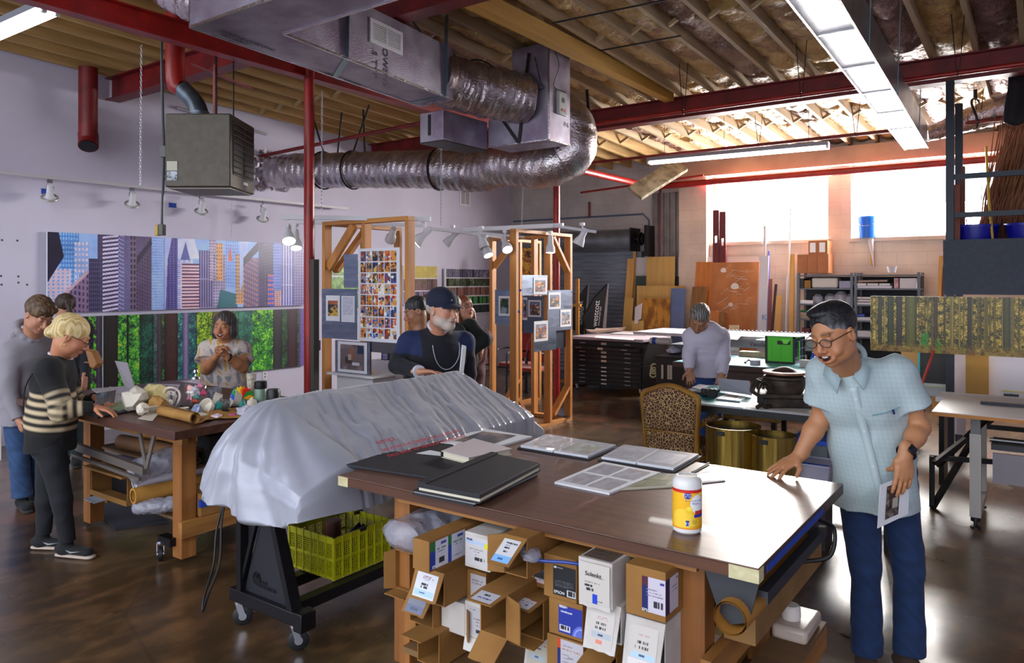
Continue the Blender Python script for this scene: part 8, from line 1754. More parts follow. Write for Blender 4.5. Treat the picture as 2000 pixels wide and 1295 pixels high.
def head_sdf(vox,c,fr,s,mouth='closed',ears=True,beard=0,neck=None,fem=False,nr=.056):
 r,f,u=fr;R=(r,f,u);g=SDF(vox);T=lambda x,y,z:V(c)+(r*x+f*y+u*z)*s;E=lambda p,rr,k=.02,op='u':g.ell(T(*p),np.array(rr)*s,R,k*s,op)
 E((0,-.018,.035),(.076,.095,.083));E((0,.018,-.02),(.066,.078,.085),.03);E((0,.038,-.075),(.050,.048,.040),.03);E((0,.074,-.098),(.020,.018,.017),.02)
 for x in(-1,1):
  E((x*.036,.058,-.035),(.026,.026,.024),.02);E((x*.046,.02,-.07),(.020,.040,.026),.02)
  E((x*.031,.104,.006),(.019,.014,.013),.012,'s');E((x*.031,.080,.004),(.0155,.0135,.0125),.006)
  E((x*.028,.085,.027),(.021,.009,.007),.012)
  if ears:E((x*.078,-.004,-.010),(.009,.018,.030),.008);E((x*.086,.004,-.008),(.006,.009,.016),.006,'s')
 g.cone(T(0,.088,.010),T(0,.114,-.030),.008*s,.012*s,.012*s);E((0,.108,-.036),(.013,.011,.010),.008)
 for x in(-1,1):E((x*.013,.101,-.038),(.009,.009,.008),.006)
 if mouth=='laugh':
  E((0,.088,-.070),(.040,.014,.021),.012);E((0,.110,-.0685),(.030,.022,.0105),.004,'s')
  E((0,.098,-.0835),(.022,.008,.0055),.006)
  for x in(-1,1):E((x*.042,.070,-.048),(.020,.020,.018),.012)
 else:
  E((0,.097,-.060),(.024,.009,.006),.008);E((0,.095,-.070),(.021,.010,.007),.006);E((0,.109,-.0645),(.024,.006,.0018),.003,'s')
 if beard:E((0,.066,-.094),(.040,.036,.030),.02);E((0,.092,-.054),(.028,.012,.007),.010)
 if neck is not None:g.cone(T(0,-.018,-.06),neck,nr*s,nr*1.12*s,.03*s)
 def col(P,base,lip='#a8584c',brow='#2c2420',stub=None,mouthc='#3c1414',cheek=None,beardc=None,blush=.0):
  Q=(P-np.array(c))/s;x=Q@np.array(r);y=Q@np.array(f);z=Q@np.array(u);C=np.tile(lc(base),(len(P),1));mx=lambda m,cc,a=1:C.__setitem__(slice(None),C*(1-(np.clip(m,0,1)*a)[:,None])+lc(cc)*(np.clip(m,0,1)*a)[:,None])
  sm=lambda d,e=.004:1/(1+np.exp(np.clip(d/e,-40,40)))
  front=sm(.055-y,.006)
  ax_=np.abs(x)
  mx(front*sm(np.sqrt(((ax_-.04)/.028)**2+((z+.035)/.024)**2)-1,.3),cheek or lip,.28)
  mx(front*sm(np.sqrt((x/.014)**2+((z+.034)/.014)**2)-1,.3),lip,.25)
  if beardc:mx(sm(.028-y,.006)*sm(z+.046+.012*np.cos(x*50)*0-np.clip((ax_-.03)*-.2,0,1),.004),beardc,.92);mx(sm(.0-y,.01)*sm(z+.03+(y-.02)*.6,.006)*sm(.052-ax_,.003),beardc,.8)
  if stub:mx(front*sm(z+.045,.008),stub,.3)
  if mouth=='laugh':
   zz=z+.0690-11*x*x;e=np.sqrt((x/.041)**2+(zz/.019)**2)-1;mx(front*sm(e,.07),lip,.4);e=np.sqrt((x/.031)**2+(zz/.0105)**2)-1;mx(front*sm(e,.06),mouthc,1)
  else:mx(front*sm(np.sqrt((x/.025)**2+((z+.065)/.011)**2)-1,.15),lip,.75);mx(front*sm(np.abs(z+.0645)-.0012,.0008)*sm(ax_-.023,.002),mouthc,.7)
  bz=.030-.10*np.abs(ax_-.03);mx(front*sm(np.abs(z-bz)-.0035,.0012)*sm(np.abs(ax_-.032)-.020,.003),brow,.85)
  mx(front*sm(np.abs(z-.0035+.12*(ax_-.031)**1*0)-.0016,.0008)*sm(np.abs(ax_-.031)-.014,.0015),'#1c1412',.9)
  return C
 return g,col,T
def eyes(parent,T,fr,s,openness=1.0,iris='#2c1c14'):
 r,f,u=fr
 for x in(-1,1):
  e=MB().lathe([(0,.0),(.0085*s,.0005),(.0095*s,-.003),(0,-.004)],T(x*.031,.0925,.0035),14,f)
  for i,p in enumerate(e.v):q=V(p)-T(x*.031,.0925,.0035);e.v[i]=tuple(T(x*.031,.0925,.0035)+q-u*(q.dot(u)*(1-.42*openness)))
  o=e.build('eye',mat('eye_white','#d8d0c8',.3),parent,True)
  e=MB().lathe([(0,.0012),(.0042*s,.001),(.0042*s,0),(0,0)],T(x*.031,.0927,.0035),12,f)
  for i,p in enumerate(e.v):q=V(p)-T(x*.031,.0927,.0035);e.v[i]=tuple(T(x*.031,.0927,.0035)+q-u*(q.dot(u)*(1-.8*openness)))
  e.build('iris',mat('iris_dark',iris,.2),o,True)
def hand_sdf(g,w,d,n,thumb,curls=(.25,.25,.3,.35),s=1.0,spread=.10,thumbc=.3,thumbout=.8,lens=(.070,.080,.074,.058),td=.62):
 """w wrist, d direction to the fingers, n palm normal, thumb = sign along side axis"""
 w,d=V(w),V(d).normalized();n=V(n);n=(n-d*n.dot(d)).normalized();sd=d.cross(n)*thumb;R=(sd,d,n)
 g.cone(w-d*.03*s,w+d*.03*s,.027*s,.026*s,.015,sq=(n,.75));g.ell(w+d*.055*s,(.040*s,.052*s,.0155*s),R,.015)
 for k in range(4):
  off=(1.5-k)*.0195*s;b=w+d*(.088-.004*abs(k-1))*s+sd*off;a=(1.5-k)*spread;dd=(d*math.cos(a)+sd*math.sin(a)).normalized();cu=curls[k];L_=lens[k]*s
  g.cone(w+d*.05*s+sd*off*.9,b,.011*s,.0095*s,.008)
  p=b;rad=.0090*s if k<3 else .0078*s
  for j,(fr_,ra)in enumerate(((.45,.93),(.30,.85),(.25,.76))):
   ang=cu*(1+.9*j);q=p+(dd*math.cos(ang)+n*math.sin(ang))*L_*fr_;g.cone(p,q,rad,rad*ra/.93 if j else rad*.93,.004);p=q;rad*=.93
 b=w+d*.028*s+sd*.028*s+n*.004;q=b+(d*td+sd*thumbout+n*thumbc).normalized()*.042*s;e=q+(d*.85+sd*thumbout*.35+n*thumbc*1.4).normalized()*.034*s
 g.cone(w+d*.02*s+sd*.012*s,b,.015*s,.0135*s,.012);g.cone(b,q,.0135*s,.0105*s,.008);g.cone(q,e,.0103*s,.0082*s,.004)
def glasses(parent,T,fr,s,m,half=False,w=.034,h=.018):
 r,f,u=fr;g=MB()
 for x in(-1,1):
  c=T(x*w,.108,.000);g.tube([c+r*(math.cos(a)*.026*s)+u*(math.sin(a)*h*s*(.9 if math.sin(a)>0 else 1))for a in[k*math.pi/10 for k in range(20)]],.0018*s,6,closed=True)
  g.tube([T(x*(w+.026),.107,.006),T(x*.078,.07,.010),T(x*.083,-.01,.006),T(x*.082,-.025,-.012)],.0019*s,6)
 g.tube([T(-.009,.110,.004),T(0,.114,.007),T(.009,.110,.004)],.0014*s,6);o=g.build('eyeglasses',m,parent,True)
 for x in(-1,1):MB().lathe([(0,0),(.025*s,0)],T(x*w,.108,0),20,f,cap=False).build('eyeglass_lens',GLS,o,True)
def person(label,J,head,top,bottom,shoes=None,hands=(),vox=.008,hv=.005,s=1.0,skin='#c08a6a',group=None,root=None,fem=False,legs=True,headkw={},colkw={},armskin=True):
 """J: joints in world space. keys: neck chest pel shL elL wrL shR elR wrR hipL knL anL hipR knR anR footL footR (direction)"""
 pel=V(J['pel']);t=thing('person',label,'person',(pel.x,pel.y,0),group=group)
 right=(V(J['shR'])-V(J['shL'])).normalized();up=(V(J['neck'])-pel).normalized();fwd=up.cross(right).normalized();right=fwd.cross(up).normalized();R=(right,fwd,up)
 ch=V(J['chest']);nk=V(J['neck']);mid=(ch+pel)/2
 hc,hf,hu,hs=head;fr=frame(hf,hu)
 # --- body
 g,colf,T=head_sdf(hv,hc,fr,hs,neck=nk-up*.02,**headkw);parts=[g.mesh()]
 b=SDF(.012);b.ell(ch,(.13*s,.085*s,.15*s),R,.04).ell(mid,(.12*s,.08*s,.14*s),R,.04).ell(pel,(.13*s,.09*s,.10*s),R,.04).cone(nk-up*.03,ch,.045,.07,.03)
 for q in 'LR':
  b.cone(J['sh'+q],J['el'+q],.036*s,.030*s,.02)
  if legs:b.cone(J['hip'+q],J['kn'+q],.065*s,.045*s,.02).cone(J['kn'+q],J['an'+q],.042*s,.030*s,.02)
 b.cone(J['shL'],ch+up*.05,.04,.06,.03).cone(J['shR'],ch+up*.05,.04,.06,.03)
 parts.append(b.mesh())
 for q,hd in hands:
  a=SDF(hd.pop('vox',hv));sh,el,wr=V(J['sh'+q]),V(J['el'+q]),V(J['wr'+q]);fa=hd.pop('fat',1.0)
  a.cone(sh.lerp(el,.5),el,.042*s*fa,.038*s*fa,.02).cone(el,el.lerp(wr,.35),.040*s*fa,.040*s*fa,.02).cone(el.lerp(wr,.35),wr,.040*s*fa,.026*s*fa,.02)
  hand_sdf(a,wr,s=hd.pop('s',s),**hd);parts.append(a.mesh())
 def cf(P):
  C=colf(P,skin,**colkw);far=np.linalg.norm(P-np.array(hc),axis=1)>.17*hs;C[far]=lc(skin);return C
 mesh_obj('body',parts,SKIN,t,cf)
 # --- clothes
 W_,Dp=top.get('w',1.0)*s,top.get('d',1.0)*s
 g=SDF(vox);g.ell(ch,(.185*W_,.118*Dp,.20*s),R,.05).ell(mid-up*.01,(.165*W_*top.get('belly',1),.120*Dp*top.get('belly',1),.18*s),R,.05)
 hem=top.get('hem',.10);g.cone(mid,pel-V((0,0,hem+.10)),.15*W_*top.get('belly',1),.165*W_*top.get('hemw',1),.04,sq=(fwd,top.get('sq',.78)*Dp/W_));g.p.append(('z',pel.z-hem));g.cone(nk-up*.01,ch+up*.07,.062*s*top.get('nk',1),.10*s,.04,flat0=True)
 for q in 'LR':
  sh,el,wr=V(J['sh'+q]),V(J['el'+q]),V(J['wr'+q]);g.cone(nk-up*.03*s,sh,.055*s,.060*s,.035);g.cone(ch+up*.03,sh,.07*s,.06*s,.05)
  ss=top.get('sleeve',1.0);r1,r2=top.get('sr',(.062,.050))
  if ss<1:g.cone(sh,sh.lerp(el,ss),r1*s,top.get('sr2',.066)*s,.03,flat=True)
  else:g.cone(sh,el,r1*s,r2*s,.03);g.cone(el,wr,r2*s,top.get('cuff',.036)*s,.02,flat=True)
 if top.get('extra'):top['extra'](g,R,T)
 g.warp=folds(top.get('seed',3),top.get('fold',.007),top.get('ff',1));colr=top['col']
 mesh_obj(top.get('name','sweater'),[g.mesh()],top.get('mat',CLOTH),t,(lambda P:colr(P,ch,R))if callable(colr)else(lambda P:np.tile(lc(colr),(len(P),1))))
 if legs:
  g=SDF(vox);g.ell(pel,(.165*s*bottom.get('w',1),.118*s,.13*s),R,.04);w=bottom.get('leg',1.0)
  for q in 'LR':g.cone(J['hip'+q],J['kn'+q],.092*s*w,.066*s*w,.03).cone(J['kn'+q],V(J['an'+q])+V((0,0,.0)),.064*s*w,bottom.get('hemr',.056)*s*w,.02,flat=True)
  g.warp=folds(bottom.get('seed',7),bottom.get('fold',.006),1.0);bc=bottom['col'];ptop=pel
  def bcol(P):
   n=.5+.5*np.sin(P@np.array([60,45,20.])+3*np.sin(P@np.array([17,23,40.])));return lc(bc)[None]*(.85+.3*n[:,None])
  mesh_obj('trousers',[g.mesh()],CLOTH,t,bcol)
  for q in 'LR':
   fd=V(J['foot'+q]).normalized();an=V(J['an'+q]);base=V((an.x,an.y,0));rr_,_,_=frame(fd);h=base-fd*.05*s
   so=SDF(.006);so.cone(h+V((0,0,.014)),h+fd*.21*s+V((0,0,.014)),.036*s,.040*s,.01,sq=((0,0,1),.36));
   up_=SDF(.006);up_.cone(h+V((0,0,.05)),h+fd*.20*s+V((0,0,.040)),.036*s,.036*s,.02,sq=((0,0,1),.75)).cone(h+fd*.03+V((0,0,.05)),an+V((0,0,.04)),.042*s,.040*s,.03,flat=True)
   sc=shoes or{}
   so_=mesh_obj('shoe',[up_.mesh()],CLOTH,t,lambda P:np.tile(lc(sc.get('col','#15151a')),(len(P),1)))
   mesh_obj('shoe_sole',[so.mesh()],CLOTH,so_,lambda P:np.tile(lc(sc.get('sole','#2c2a2c')),(len(P),1)))
 return t,T,fr,R,hs
def hair(parent,T,fr,s,prims,col,col2=None,vox=.006,amp=.004,seed=1,name='hair',fs=1.0,tc=None):
 amp*=.5
 r,f,u=fr;R=(r,f,u);g=SDF(vox)
 for q in prims:
  p,rr,op=q[0],q[1],(q[2]if len(q)>2 else 'u')
  if op=='cut':g.ell(T(*p),np.array(rr)*s,R,.006,'s')
  else:g.ell(T(*p),np.array(rr)*s,R,.015*s,op)
 rg_=np.random.RandomState(seed);K=np.array([list(r),list(f),list(u)]).T@(rg_.randn(3,4)*np.array([[130],[60],[26]])*fs)
 g.warp=lambda P:amp*sum(np.sin(P@K[:,i]+i)for i in range(4))*.5
 c2=lc(col2 or col);c1=lc(col)
 def cf(P):
  n=.5+.5*np.sin(P@K[:,0]*1.4+1.3*np.sin(P@K[:,2]));C=c1[None]*(1-n[:,None])+c2[None]*n[:,None]
  if tc:
   Q=(P-np.array(T(0,0,0)))/s;y=Q@np.array(f);z=Q@np.array(u);x=np.abs(Q@np.array(r));m=np.clip((.075-z-.25*x)/.03,0,1)*np.clip((y-.0)/.03,0,1)*(.4+.6*n);C=C*(1-m[:,None])+lc(tc)*m[:,None]
  return C
 return mesh_obj(name,[g.mesh()],HAIRM,parent,cf)
FACECUT=((0,.115,-.045),(.066,.072,.098),'cut')
def SHORT(z0=.0):return[((0,-.022,.040),(.083,.101,.086)),FACECUT,((0,-.03,-.085),(.12,.12,.055),'cut'),((.09,.03,-.03),(.04,.055,.05),'cut'),((-.09,.03,-.03),(.04,.055,.05),'cut')]
def J_(d):return{k:(pD(*v)if isinstance(v,tuple)and len(v)==3 and v[0]>5 else v)for k,v in d.items()}
camL=lambda l,d,u=0:(Rt*l+Fw*d+V((0,0,u)))
# ------------------------------------------------ 1. smiling man in the pale blue shirt
J=J_(dict(neck=(1652,712,3.13),chest=(1690,785,3.20),pel=(1712,925,3.34),shR=(1612,728,3.24),elR=(1604,815,3.30),wrR=(1559,892,3.28),shL=(1752,728,3.13),elL=(1797,835,3.12),wrL=(1768,888,3.02),hipR=(1676,950,3.34),knR=(1690,1112,3.30),anR=(1694,1262,3.30),hipL=(1752,950,3.36),knL=(1776,1115,3.32),anL=(1776,1270,3.30)))
J['footR']=camL(-.15,-1);J['footL']=camL(.35,-1)
for q in 'LR':J['an'+q].z=.10
SH1,SH2=lc('#9db2b8'),lc('#b8c4c6')
def shirtcol(P,c,R):
 x=(P-np.array(c))@np.array(R[0]);z=P[:,2];n=.5+.13*np.sin(x*330)+.13*np.sin(z*310);n2=.5+.5*np.sin(P@np.array([13,9,11.])+2*np.sin(P@np.array([5,11,7.])))
 C=SH1[None]*(1-n[:,None])+SH2[None]*n[:,None];return C*(1+.08*(n2[:,None]-.5))
hf=camL(-.80,-.52,-.36);hu=camL(-.30,-.06,.95)
def shirt_extra(g,R,T):
 right,fwd,up=R
hdR=dict(d=(pz(1505,925,TZ+.012)-J['wrR']),n=camL(.05,.1,-1),thumb=1,curls=(.10,.05,.05,.10),spread=.16,vox=.0032,thumbc=.25,thumbout=.9,s=1.02,fat=1.06)
hdL=dict(d=camL(-.10,-.05,-1),n=camL(-.1,1,0),thumb=-1,td=2.2,curls=(.12,.12,.15,.20),spread=.05,vox=.0034,s=1.03,thumbc=1.6,thumbout=.05,fat=.98)
t,T,fr,R,hs=person('smiling man in pale blue short sleeved shirt and jeans leaning on the work table',J,(pD(1628,651,3.0),hf,hu,1.0),dict(w=1.0,d=1.0,belly=1.06,hem=.14,hemw=1.10,sq=.86,sleeve=.62,sr=(.066,.06),sr2=.078,col=shirtcol,fold=.013,ff=.7,seed=11,name='shirt',nk=1.0),dict(col='#102a52',leg=.98,fold=.008,hemr=.066),dict(col='#3a2820',sole='#8a8078'),hands=(('R',hdR),('L',hdL)),vox=.006,hv=.0035,skin='#b47c56',headkw=dict(mouth='laugh'),colkw=dict(lip='#b0624e',brow='#2a221e',cheek='#b46448'))
M1=t
hair(t,T,fr,hs,[((0,-.022,.045),(.083,.101,.084)),((.012,.012,.104),(.058,.060,.022)),((0,.122,-.008),(.072,.080,.108),'cut'),((0,-.03,-.085),(.12,.12,.055),'cut'),((.095,.035,-.045),(.04,.055,.055),'cut'),((-.095,.035,-.045),(.04,.055,.055),'cut')],'#0c0c10','#1c1c22',.004,.0012,tc='#8c8c94')
glasses(t,T,fr,hs,mat('brown_glasses','#2c1a16',.3))
MB().grid(lambda u,v:T(.028*(2*u-1),.0985-.018*(2*u-1)**2,-.0665+.0065*v+.009*(2*u-1)**2),12,3).build('teeth',mat('teeth','#dcd4c4',.3),t,True,solid=.003)
# collar, placket, buttons, pocket label
right,fwd,up=R;nk=V(J['neck']);chst=V(J['chest']);pel=V(J['pel'])
for sgn in(-1,1):
 a=nk+right*sgn*.066-fwd*.02+up*.040;b=nk+right*sgn*.025+fwd*.080-up*.012;c=nk+right*sgn*.052+fwd*.112-up*.062;d=nk+right*sgn*.092+fwd*.045-up*.006
 o=MB().add([a,b,c,d],[(0,1,2,3)]).build('collar',attr_mat('cloth'),t,True,solid=.005);setcol(o,np.tile(SH1,(4,1)))
o=MB().tube(crom([nk+right*(.078*math.cos(a))+fwd*(.072*math.sin(a)-.01)+up*(.03-.025*math.sin(a))for a in[math.pi*(.15+.1*k)+math.pi*.75 for k in range(9)]],3),.012,8).build('collar_band',attr_mat('cloth'),t,True);setcol(o,np.tile(SH1,(len(o.data.vertices),1)))
def surf(mesh_o,frm,dirv,dist=.5):
 inv=rootmat(mesh_o).inverted();o=inv@V(frm);d=(inv.to_3x3()@V(dirv)).normalized();ok,loc,nr,_=mesh_o.ray_cast(o,d,distance=dist);return(rootmat(mesh_o)@loc if ok else None)
shirt=[c for c in t.children if c.name.startswith('shirt')][0];bpy.context.view_layer.update()
pts=[]
for k in range(14):
 a=nk.lerp(pel-up*.13,.08+.92*k/13)+right*(-.012);p=surf(shirt,a+fwd*.35,-fwd,.5)
 if p is not None:pts.append(p+fwd*.001)
if len(pts)>3:
 for _ in range(3):pts=[pts[0]]+[(pts[i-1]+pts[i]*2+pts[i+1])/4 for i in range(1,len(pts)-1)]+[pts[-1]]
 pts=[p+fwd*.003 for p in pts];m=MB();L_=crom(pts,3)
 m.add([p+right*(.016*w_)for p in L_ for w_ in(-1,1)],[(2*i,2*i+1,2*i+3,2*i+2)for i in range(len(L_)-1)])
 o=m.build('button_placket',attr_mat('cloth'),t,True,solid=.003);setcol(o,np.tile(lc('#b6c6ca'),(len(o.data.vertices),1)))
 for k in range(1,len(pts)-1,3):MB().lathe([(0,0),(.0055,0),(.0055,.002),(0,.002)],pts[k]+fwd*.002,12,fwd).build('button',mat('shirt_button','#e0e4e6',.3),t,True)
pk=surf(shirt,chst-right*.075+up*.02+fwd*.35,-fwd,.5)
if pk is not None:
 MB().box(pk-right*.03+fwd*.002,(.008,.004,.022),Matrix(R).transposed()).build('pocket_tag',mat('navy_tag','#1c2458',.6),t,True);
 b=MB()
 for k in range(9):
  p=surf(shirt,chst-right*(.03+.095*k/8)+up*.02+fwd*.35,-fwd,.5);
  if p is not None:b.box(p+fwd*.001,(.012,.004,.006),Matrix(R).transposed())
 b.build('pocket_edge',mat('shirt_seam','#7fa0aa',.8),t,True)
 # watch
w=V(J['wrL']);dd=(w-V(J['elL'])).normalized();a_,b_,_=basis(dd);wc=w-dd*.012
wt=MB().tube([wc+a_*(.034*math.cos(x))+b_*(.034*math.sin(x))for x in[k*math.pi/12 for k in range(24)]],.006,8,closed=True).build('watch_strap',BLACK,t,True)
nn_=camL(-.15,-1,.1);nn_=(nn_-dd*nn_.dot(dd)).normalized();MB().box(wc+nn_*.036,(.034,.040,.010),Matrix((nn_.cross(dd),dd,nn_)).transposed()).build('watch_face',mat('watch_glass','#0a0a10',.1),wt,True,bevel=.004)
# card in his hand
cdp=thing('print_card','white card with a small dark town photograph held by the smiling man','card',tuple(pD(1745,985,2.93)))
q=[pD(1713,1032,3.00),pD(1773,1004,3.07),pD(1776,926,3.07),pD(1719,947,3.00)];n=(q[1]-q[0]).cross(q[3]-q[0]).normalized()
MB().prism(q,n*.002).build('card',PAPER,cdp,True,smooth=0);ca=photoarr(40,70,'#2c1c1c','#8a8478','#4c3430',61,7);rect(ca,.5,.45,.9,.75,'#a8a498')
sg_=1 if n.dot(CP-q[0])>0 else-1;o_,uu,vv=quadxy(q,.24,.10),None,None
picture('photo',ca,quadxy(q,.22,.12)+n*sg_*(.0025 if sg_>0 else .0005),quadxy(q,.66,.12)-quadxy(q,.22,.12),quadxy(q,.22,.90)-quadxy(q,.22,.12),cdp)
# ------------------------------------------------ 2. stooping man in the white sweatshirt
J=J_(dict(neck=(1378,644,6.85),chest=(1379,668,6.88),pel=(1384,722,6.95),shR=(1350,658,6.86),elR=(1346,694,6.80),wrR=(1347,722,6.70),shL=(1409,657,6.92),elL=(1413,700,6.82),wrL=(1410,731,6.72),hipR=(1372,728,6.95),knR=(1374,820,6.88),anR=(1374,892,6.95),hipL=(1394,728,6.98),knL=(1396,820,6.90),anL=(1398,892,6.98)))
J['footR']=camL(-.3,-1);J['footL']=camL(.1,-1)
t,T,fr,R,hs=person('grey haired man in a white sweatshirt stooping between the benches',J,(pD(1366,622,6.74),camL(-.35,-.62,-.75),camL(-.1,-.7,.65),1.05),dict(w=1.1,d=1.05,hem=.06,hemw=.98,col='#b9b3c4',fold=.010,seed=5,name='sweatshirt',sr=(.072,.060),cuff=.044),dict(col='#1c3f78',leg=1.02),dict(col='#24242c'),hands=(('R',dict(d=camL(.1,-.1,-1),n=camL(-.2,-.8,0),thumb=1,curls=(.5,.5,.5,.5))),('L',dict(d=camL(-.3,-.1,-1),n=camL(-.3,-.8,0),thumb=-1,curls=(.3,.3,.3,.3)))),vox=.008,hv=.006,skin='#9c6c50')
hair(t,T,fr,hs,SHORT(),'#2c2826','#8a8480',.006,.003);M2=t
# ------------------------------------------------ 3. man in the navy cap
J=J_(dict(neck=(856,642,5.30),chest=(850,700,5.34),pel=(846,800,5.40),shR=(800,668,5.30),elR=(776,712,5.22),wrR=(818,726,4.94),shL=(906,668,5.46),elL=(914,728,5.52),wrL=(915,785,5.47),hipR=(824,812,5.40),knR=(822,920,5.40),anR=(822,1010,5.42),hipL=(868,812,5.44),knL=(868,920,5.46),anL=(868,1010,5.48)))
J['footR']=camL(.5,-1);J['footL']=camL(.7,-1)
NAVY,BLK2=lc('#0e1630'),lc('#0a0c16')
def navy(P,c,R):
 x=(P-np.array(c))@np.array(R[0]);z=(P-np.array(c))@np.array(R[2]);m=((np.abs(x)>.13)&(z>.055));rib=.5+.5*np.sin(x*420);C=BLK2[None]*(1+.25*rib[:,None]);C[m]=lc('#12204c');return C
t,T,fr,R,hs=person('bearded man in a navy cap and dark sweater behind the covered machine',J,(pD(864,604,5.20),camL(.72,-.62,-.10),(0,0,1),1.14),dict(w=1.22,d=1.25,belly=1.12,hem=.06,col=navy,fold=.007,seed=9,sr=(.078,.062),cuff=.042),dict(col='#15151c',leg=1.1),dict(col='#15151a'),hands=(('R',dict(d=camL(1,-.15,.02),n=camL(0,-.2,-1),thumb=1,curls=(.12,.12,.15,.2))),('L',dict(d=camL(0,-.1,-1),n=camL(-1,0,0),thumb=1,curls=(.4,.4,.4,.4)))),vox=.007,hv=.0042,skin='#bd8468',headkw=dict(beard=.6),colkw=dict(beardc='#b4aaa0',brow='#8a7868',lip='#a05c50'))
M3=t;eyes(t,T,fr,hs,.8)
CAPC='#0e1730'
def capmesh(t,T,fr,s):
 r,f,u=fr;g=SDF(.005);g.ell(T(0,-.014,.052),np.array((.088,.106,.086))*s,(r,f,u),.01);g.ell(T(0,.35,-.33),np.array((.9,.9,.37))*s,(r,f,u),.004,'s')
 cp0=mesh_obj('cap',[g.mesh()],CLOTH,t,lambda P:np.tile(lc(CAPC),(len(P),1)))
 def br(a,v):an=(a-.5)*2.2;x=math.sin(an)*(.078+.012*v);y=.078*math.cos(an)-.005+v*.075*math.cos(an*.75)**.8;return T(x,y+.004,.047-.020*v-.014*math.sin(an)**2)
 o=MB().grid(br,20,8).build('cap_brim',attr_mat('cloth'),cp0,True,solid=.004);setcol(o,np.tile(lc(CAPC),(len(o.data.vertices),1)))
 MB().lathe([(0,0),(.006*s,0),(0,.003)],T(0,-.014,.136),10,u).build('cap_button',mat('navy_tag','#1c2458',.6),cp0,True);MB().box(T(.012,.088,.064),(.010,.004,.014),Matrix(fr).transposed()).build('cap_emblem',mat('white_ink','#e6e6ea',.5),cp0,True)
capmesh(t,T,fr,hs);hair(t,T,fr,hs,[((0,-.03,.005),(.080,.088,.055)),((0,.075,-.0),(.09,.085,.1),'cut')],'#b8b0a8','#8a8078',.005,.002)
nk=V(J['neck']);right,fwd,up=R
MB().tube([nk+right*(.072*math.cos(a))+fwd*(.070*math.sin(a)+.004)+up*(.022-.022*math.sin(a))for a in[k*math.pi/12 for k in range(24)]],.014,8,closed=True).build('white_collar',mat('white_shirt','#c9c6d2',.8),t,True)
w=V(J['wrR']);dd=(w-V(J['elR'])).normalized();MB().tube([w-dd*.015,w+dd*.012],.044,16).build('white_cuff',mat('white_shirt','#c9c6d2',.8),t,True)
swt=[c for c in t.children if c.name.startswith('sweater')][0];bpy.context.view_layer.update()
cp_=[]
for k in range(15):
 a=math.pi*k/14;p=surf(swt,V(J['chest'])+right*(-.045+.105*math.cos(a))+up*(.13-.17*math.sin(a))+fwd*.4,-fwd,.6)
 if p is not None:cp_.append(p+fwd*.006)
if len(cp_)>3:MB().tube(crom(cp_,2),.0032,6).build('glasses_cord',mat('pale_cord','#a8b0b8',.4),t,True)
nwp=thing('newspaper','folded paper tucked under the left arm of the man in the cap','paper',tuple(pD(903,715,5.1)));MB().prism([pD(898,735,5.08),pD(905,735,5.12),pD(911,677,5.12),pD(904,675,5.08)],-fwd*.02).build('paper',PAPER,nwp,True,smooth=0)
# ------------------------------------------------ 4. laughing woman behind the craft table
J=J_(dict(neck=(440,668,6.52),chest=(440,702,6.55),pel=(440,768,6.60),shR=(405,682,6.52),elR=(402,722,6.42),wrR=(424,694,6.28),shL=(474,682,6.56),elL=(474,718,6.42),wrL=(443,697,6.28),hipR=(424,778,6.6),knR=(424,862,6.6),anR=(424,920,6.62),hipL=(456,778,6.6),knL=(456,862,6.6),anL=(456,920,6.62)))
J['footR']=camL(-.2,-1);J['footL']=camL(.2,-1)
def floral(P,c,R):
 n=np.sin(P@np.array([38,22,31.])+2.2*np.sin(P@np.array([21,33,17.])))+np.sin(P@np.array([17,45,-29.])+1.9*np.sin(P@np.array([41,13,23.])));C=np.tile(lc('#cdbfb8'),(len(P),1));C[n>1.05]=lc('#8a8c90');C[n<-1.35]=lc('#c8a050');C[(n>.6)&(n<.72)]=lc('#b08a94');return C
t,T,fr,R,hs=person('laughing woman in a pale patterned blouse clasping her hands behind the craft table',J,(pD(438,636,6.44),camL(-.02,-1,-.12),(0,0,1),1.02),dict(w=1.12,d=1.1,belly=1.1,hem=.12,hemw=1.15,sleeve=.55,sr=(.070,.07),sr2=.098,col=floral,fold=.009,seed=21,name='blouse',nk=1.25),dict(col='#2c2c34'),None,hands=(('R',dict(d=camL(.55,-.1,.8),n=camL(.8,.1,-.5),thumb=-1,curls=(.85,.85,.9,.9),fat=1.1,s=1.0)),('L',dict(d=camL(-.35,-.25,.9),n=camL(-.8,.2,-.4),thumb=1,curls=(.95,.95,.95,.95),fat=1.1,s=1.0))),vox=.008,hv=.005,skin='#b47a54',headkw=dict(mouth='laugh'),colkw=dict(lip='#b05048',brow='#3a302c',cheek='#c06850'))
M4=t;MB().grid(lambda u,v:T(.028*(2*u-1),.0985-.018*(2*u-1)**2,-.0665+.0065*v+.009*(2*u-1)**2),12,3).build('teeth',mat('teeth','#dcd4c4',.3),t,True,solid=.003)
hair(t,T,fr,hs,[((0,-.025,.030),(.094,.104,.095)),((-.075,.0,-.05),(.032,.06,.065)),((.075,.0,-.05),(.032,.06,.065)),((0,-.055,-.05),(.085,.06,.075)),((0,.125,-.05),(.062,.082,.105),'cut')],'#201c1c','#57504e',.006,.004)
w=V(J['wrL']);dd=(w-V(J['elL'])).normalized();a_,b_,_=basis(dd);MB().tube([w-dd*.015+a_*(.032*math.cos(x))+b_*(.032*math.sin(x))for x in[k*math.pi/10 for k in range(20)]],.009,8,closed=True).build('watch',BLACK,t,True)
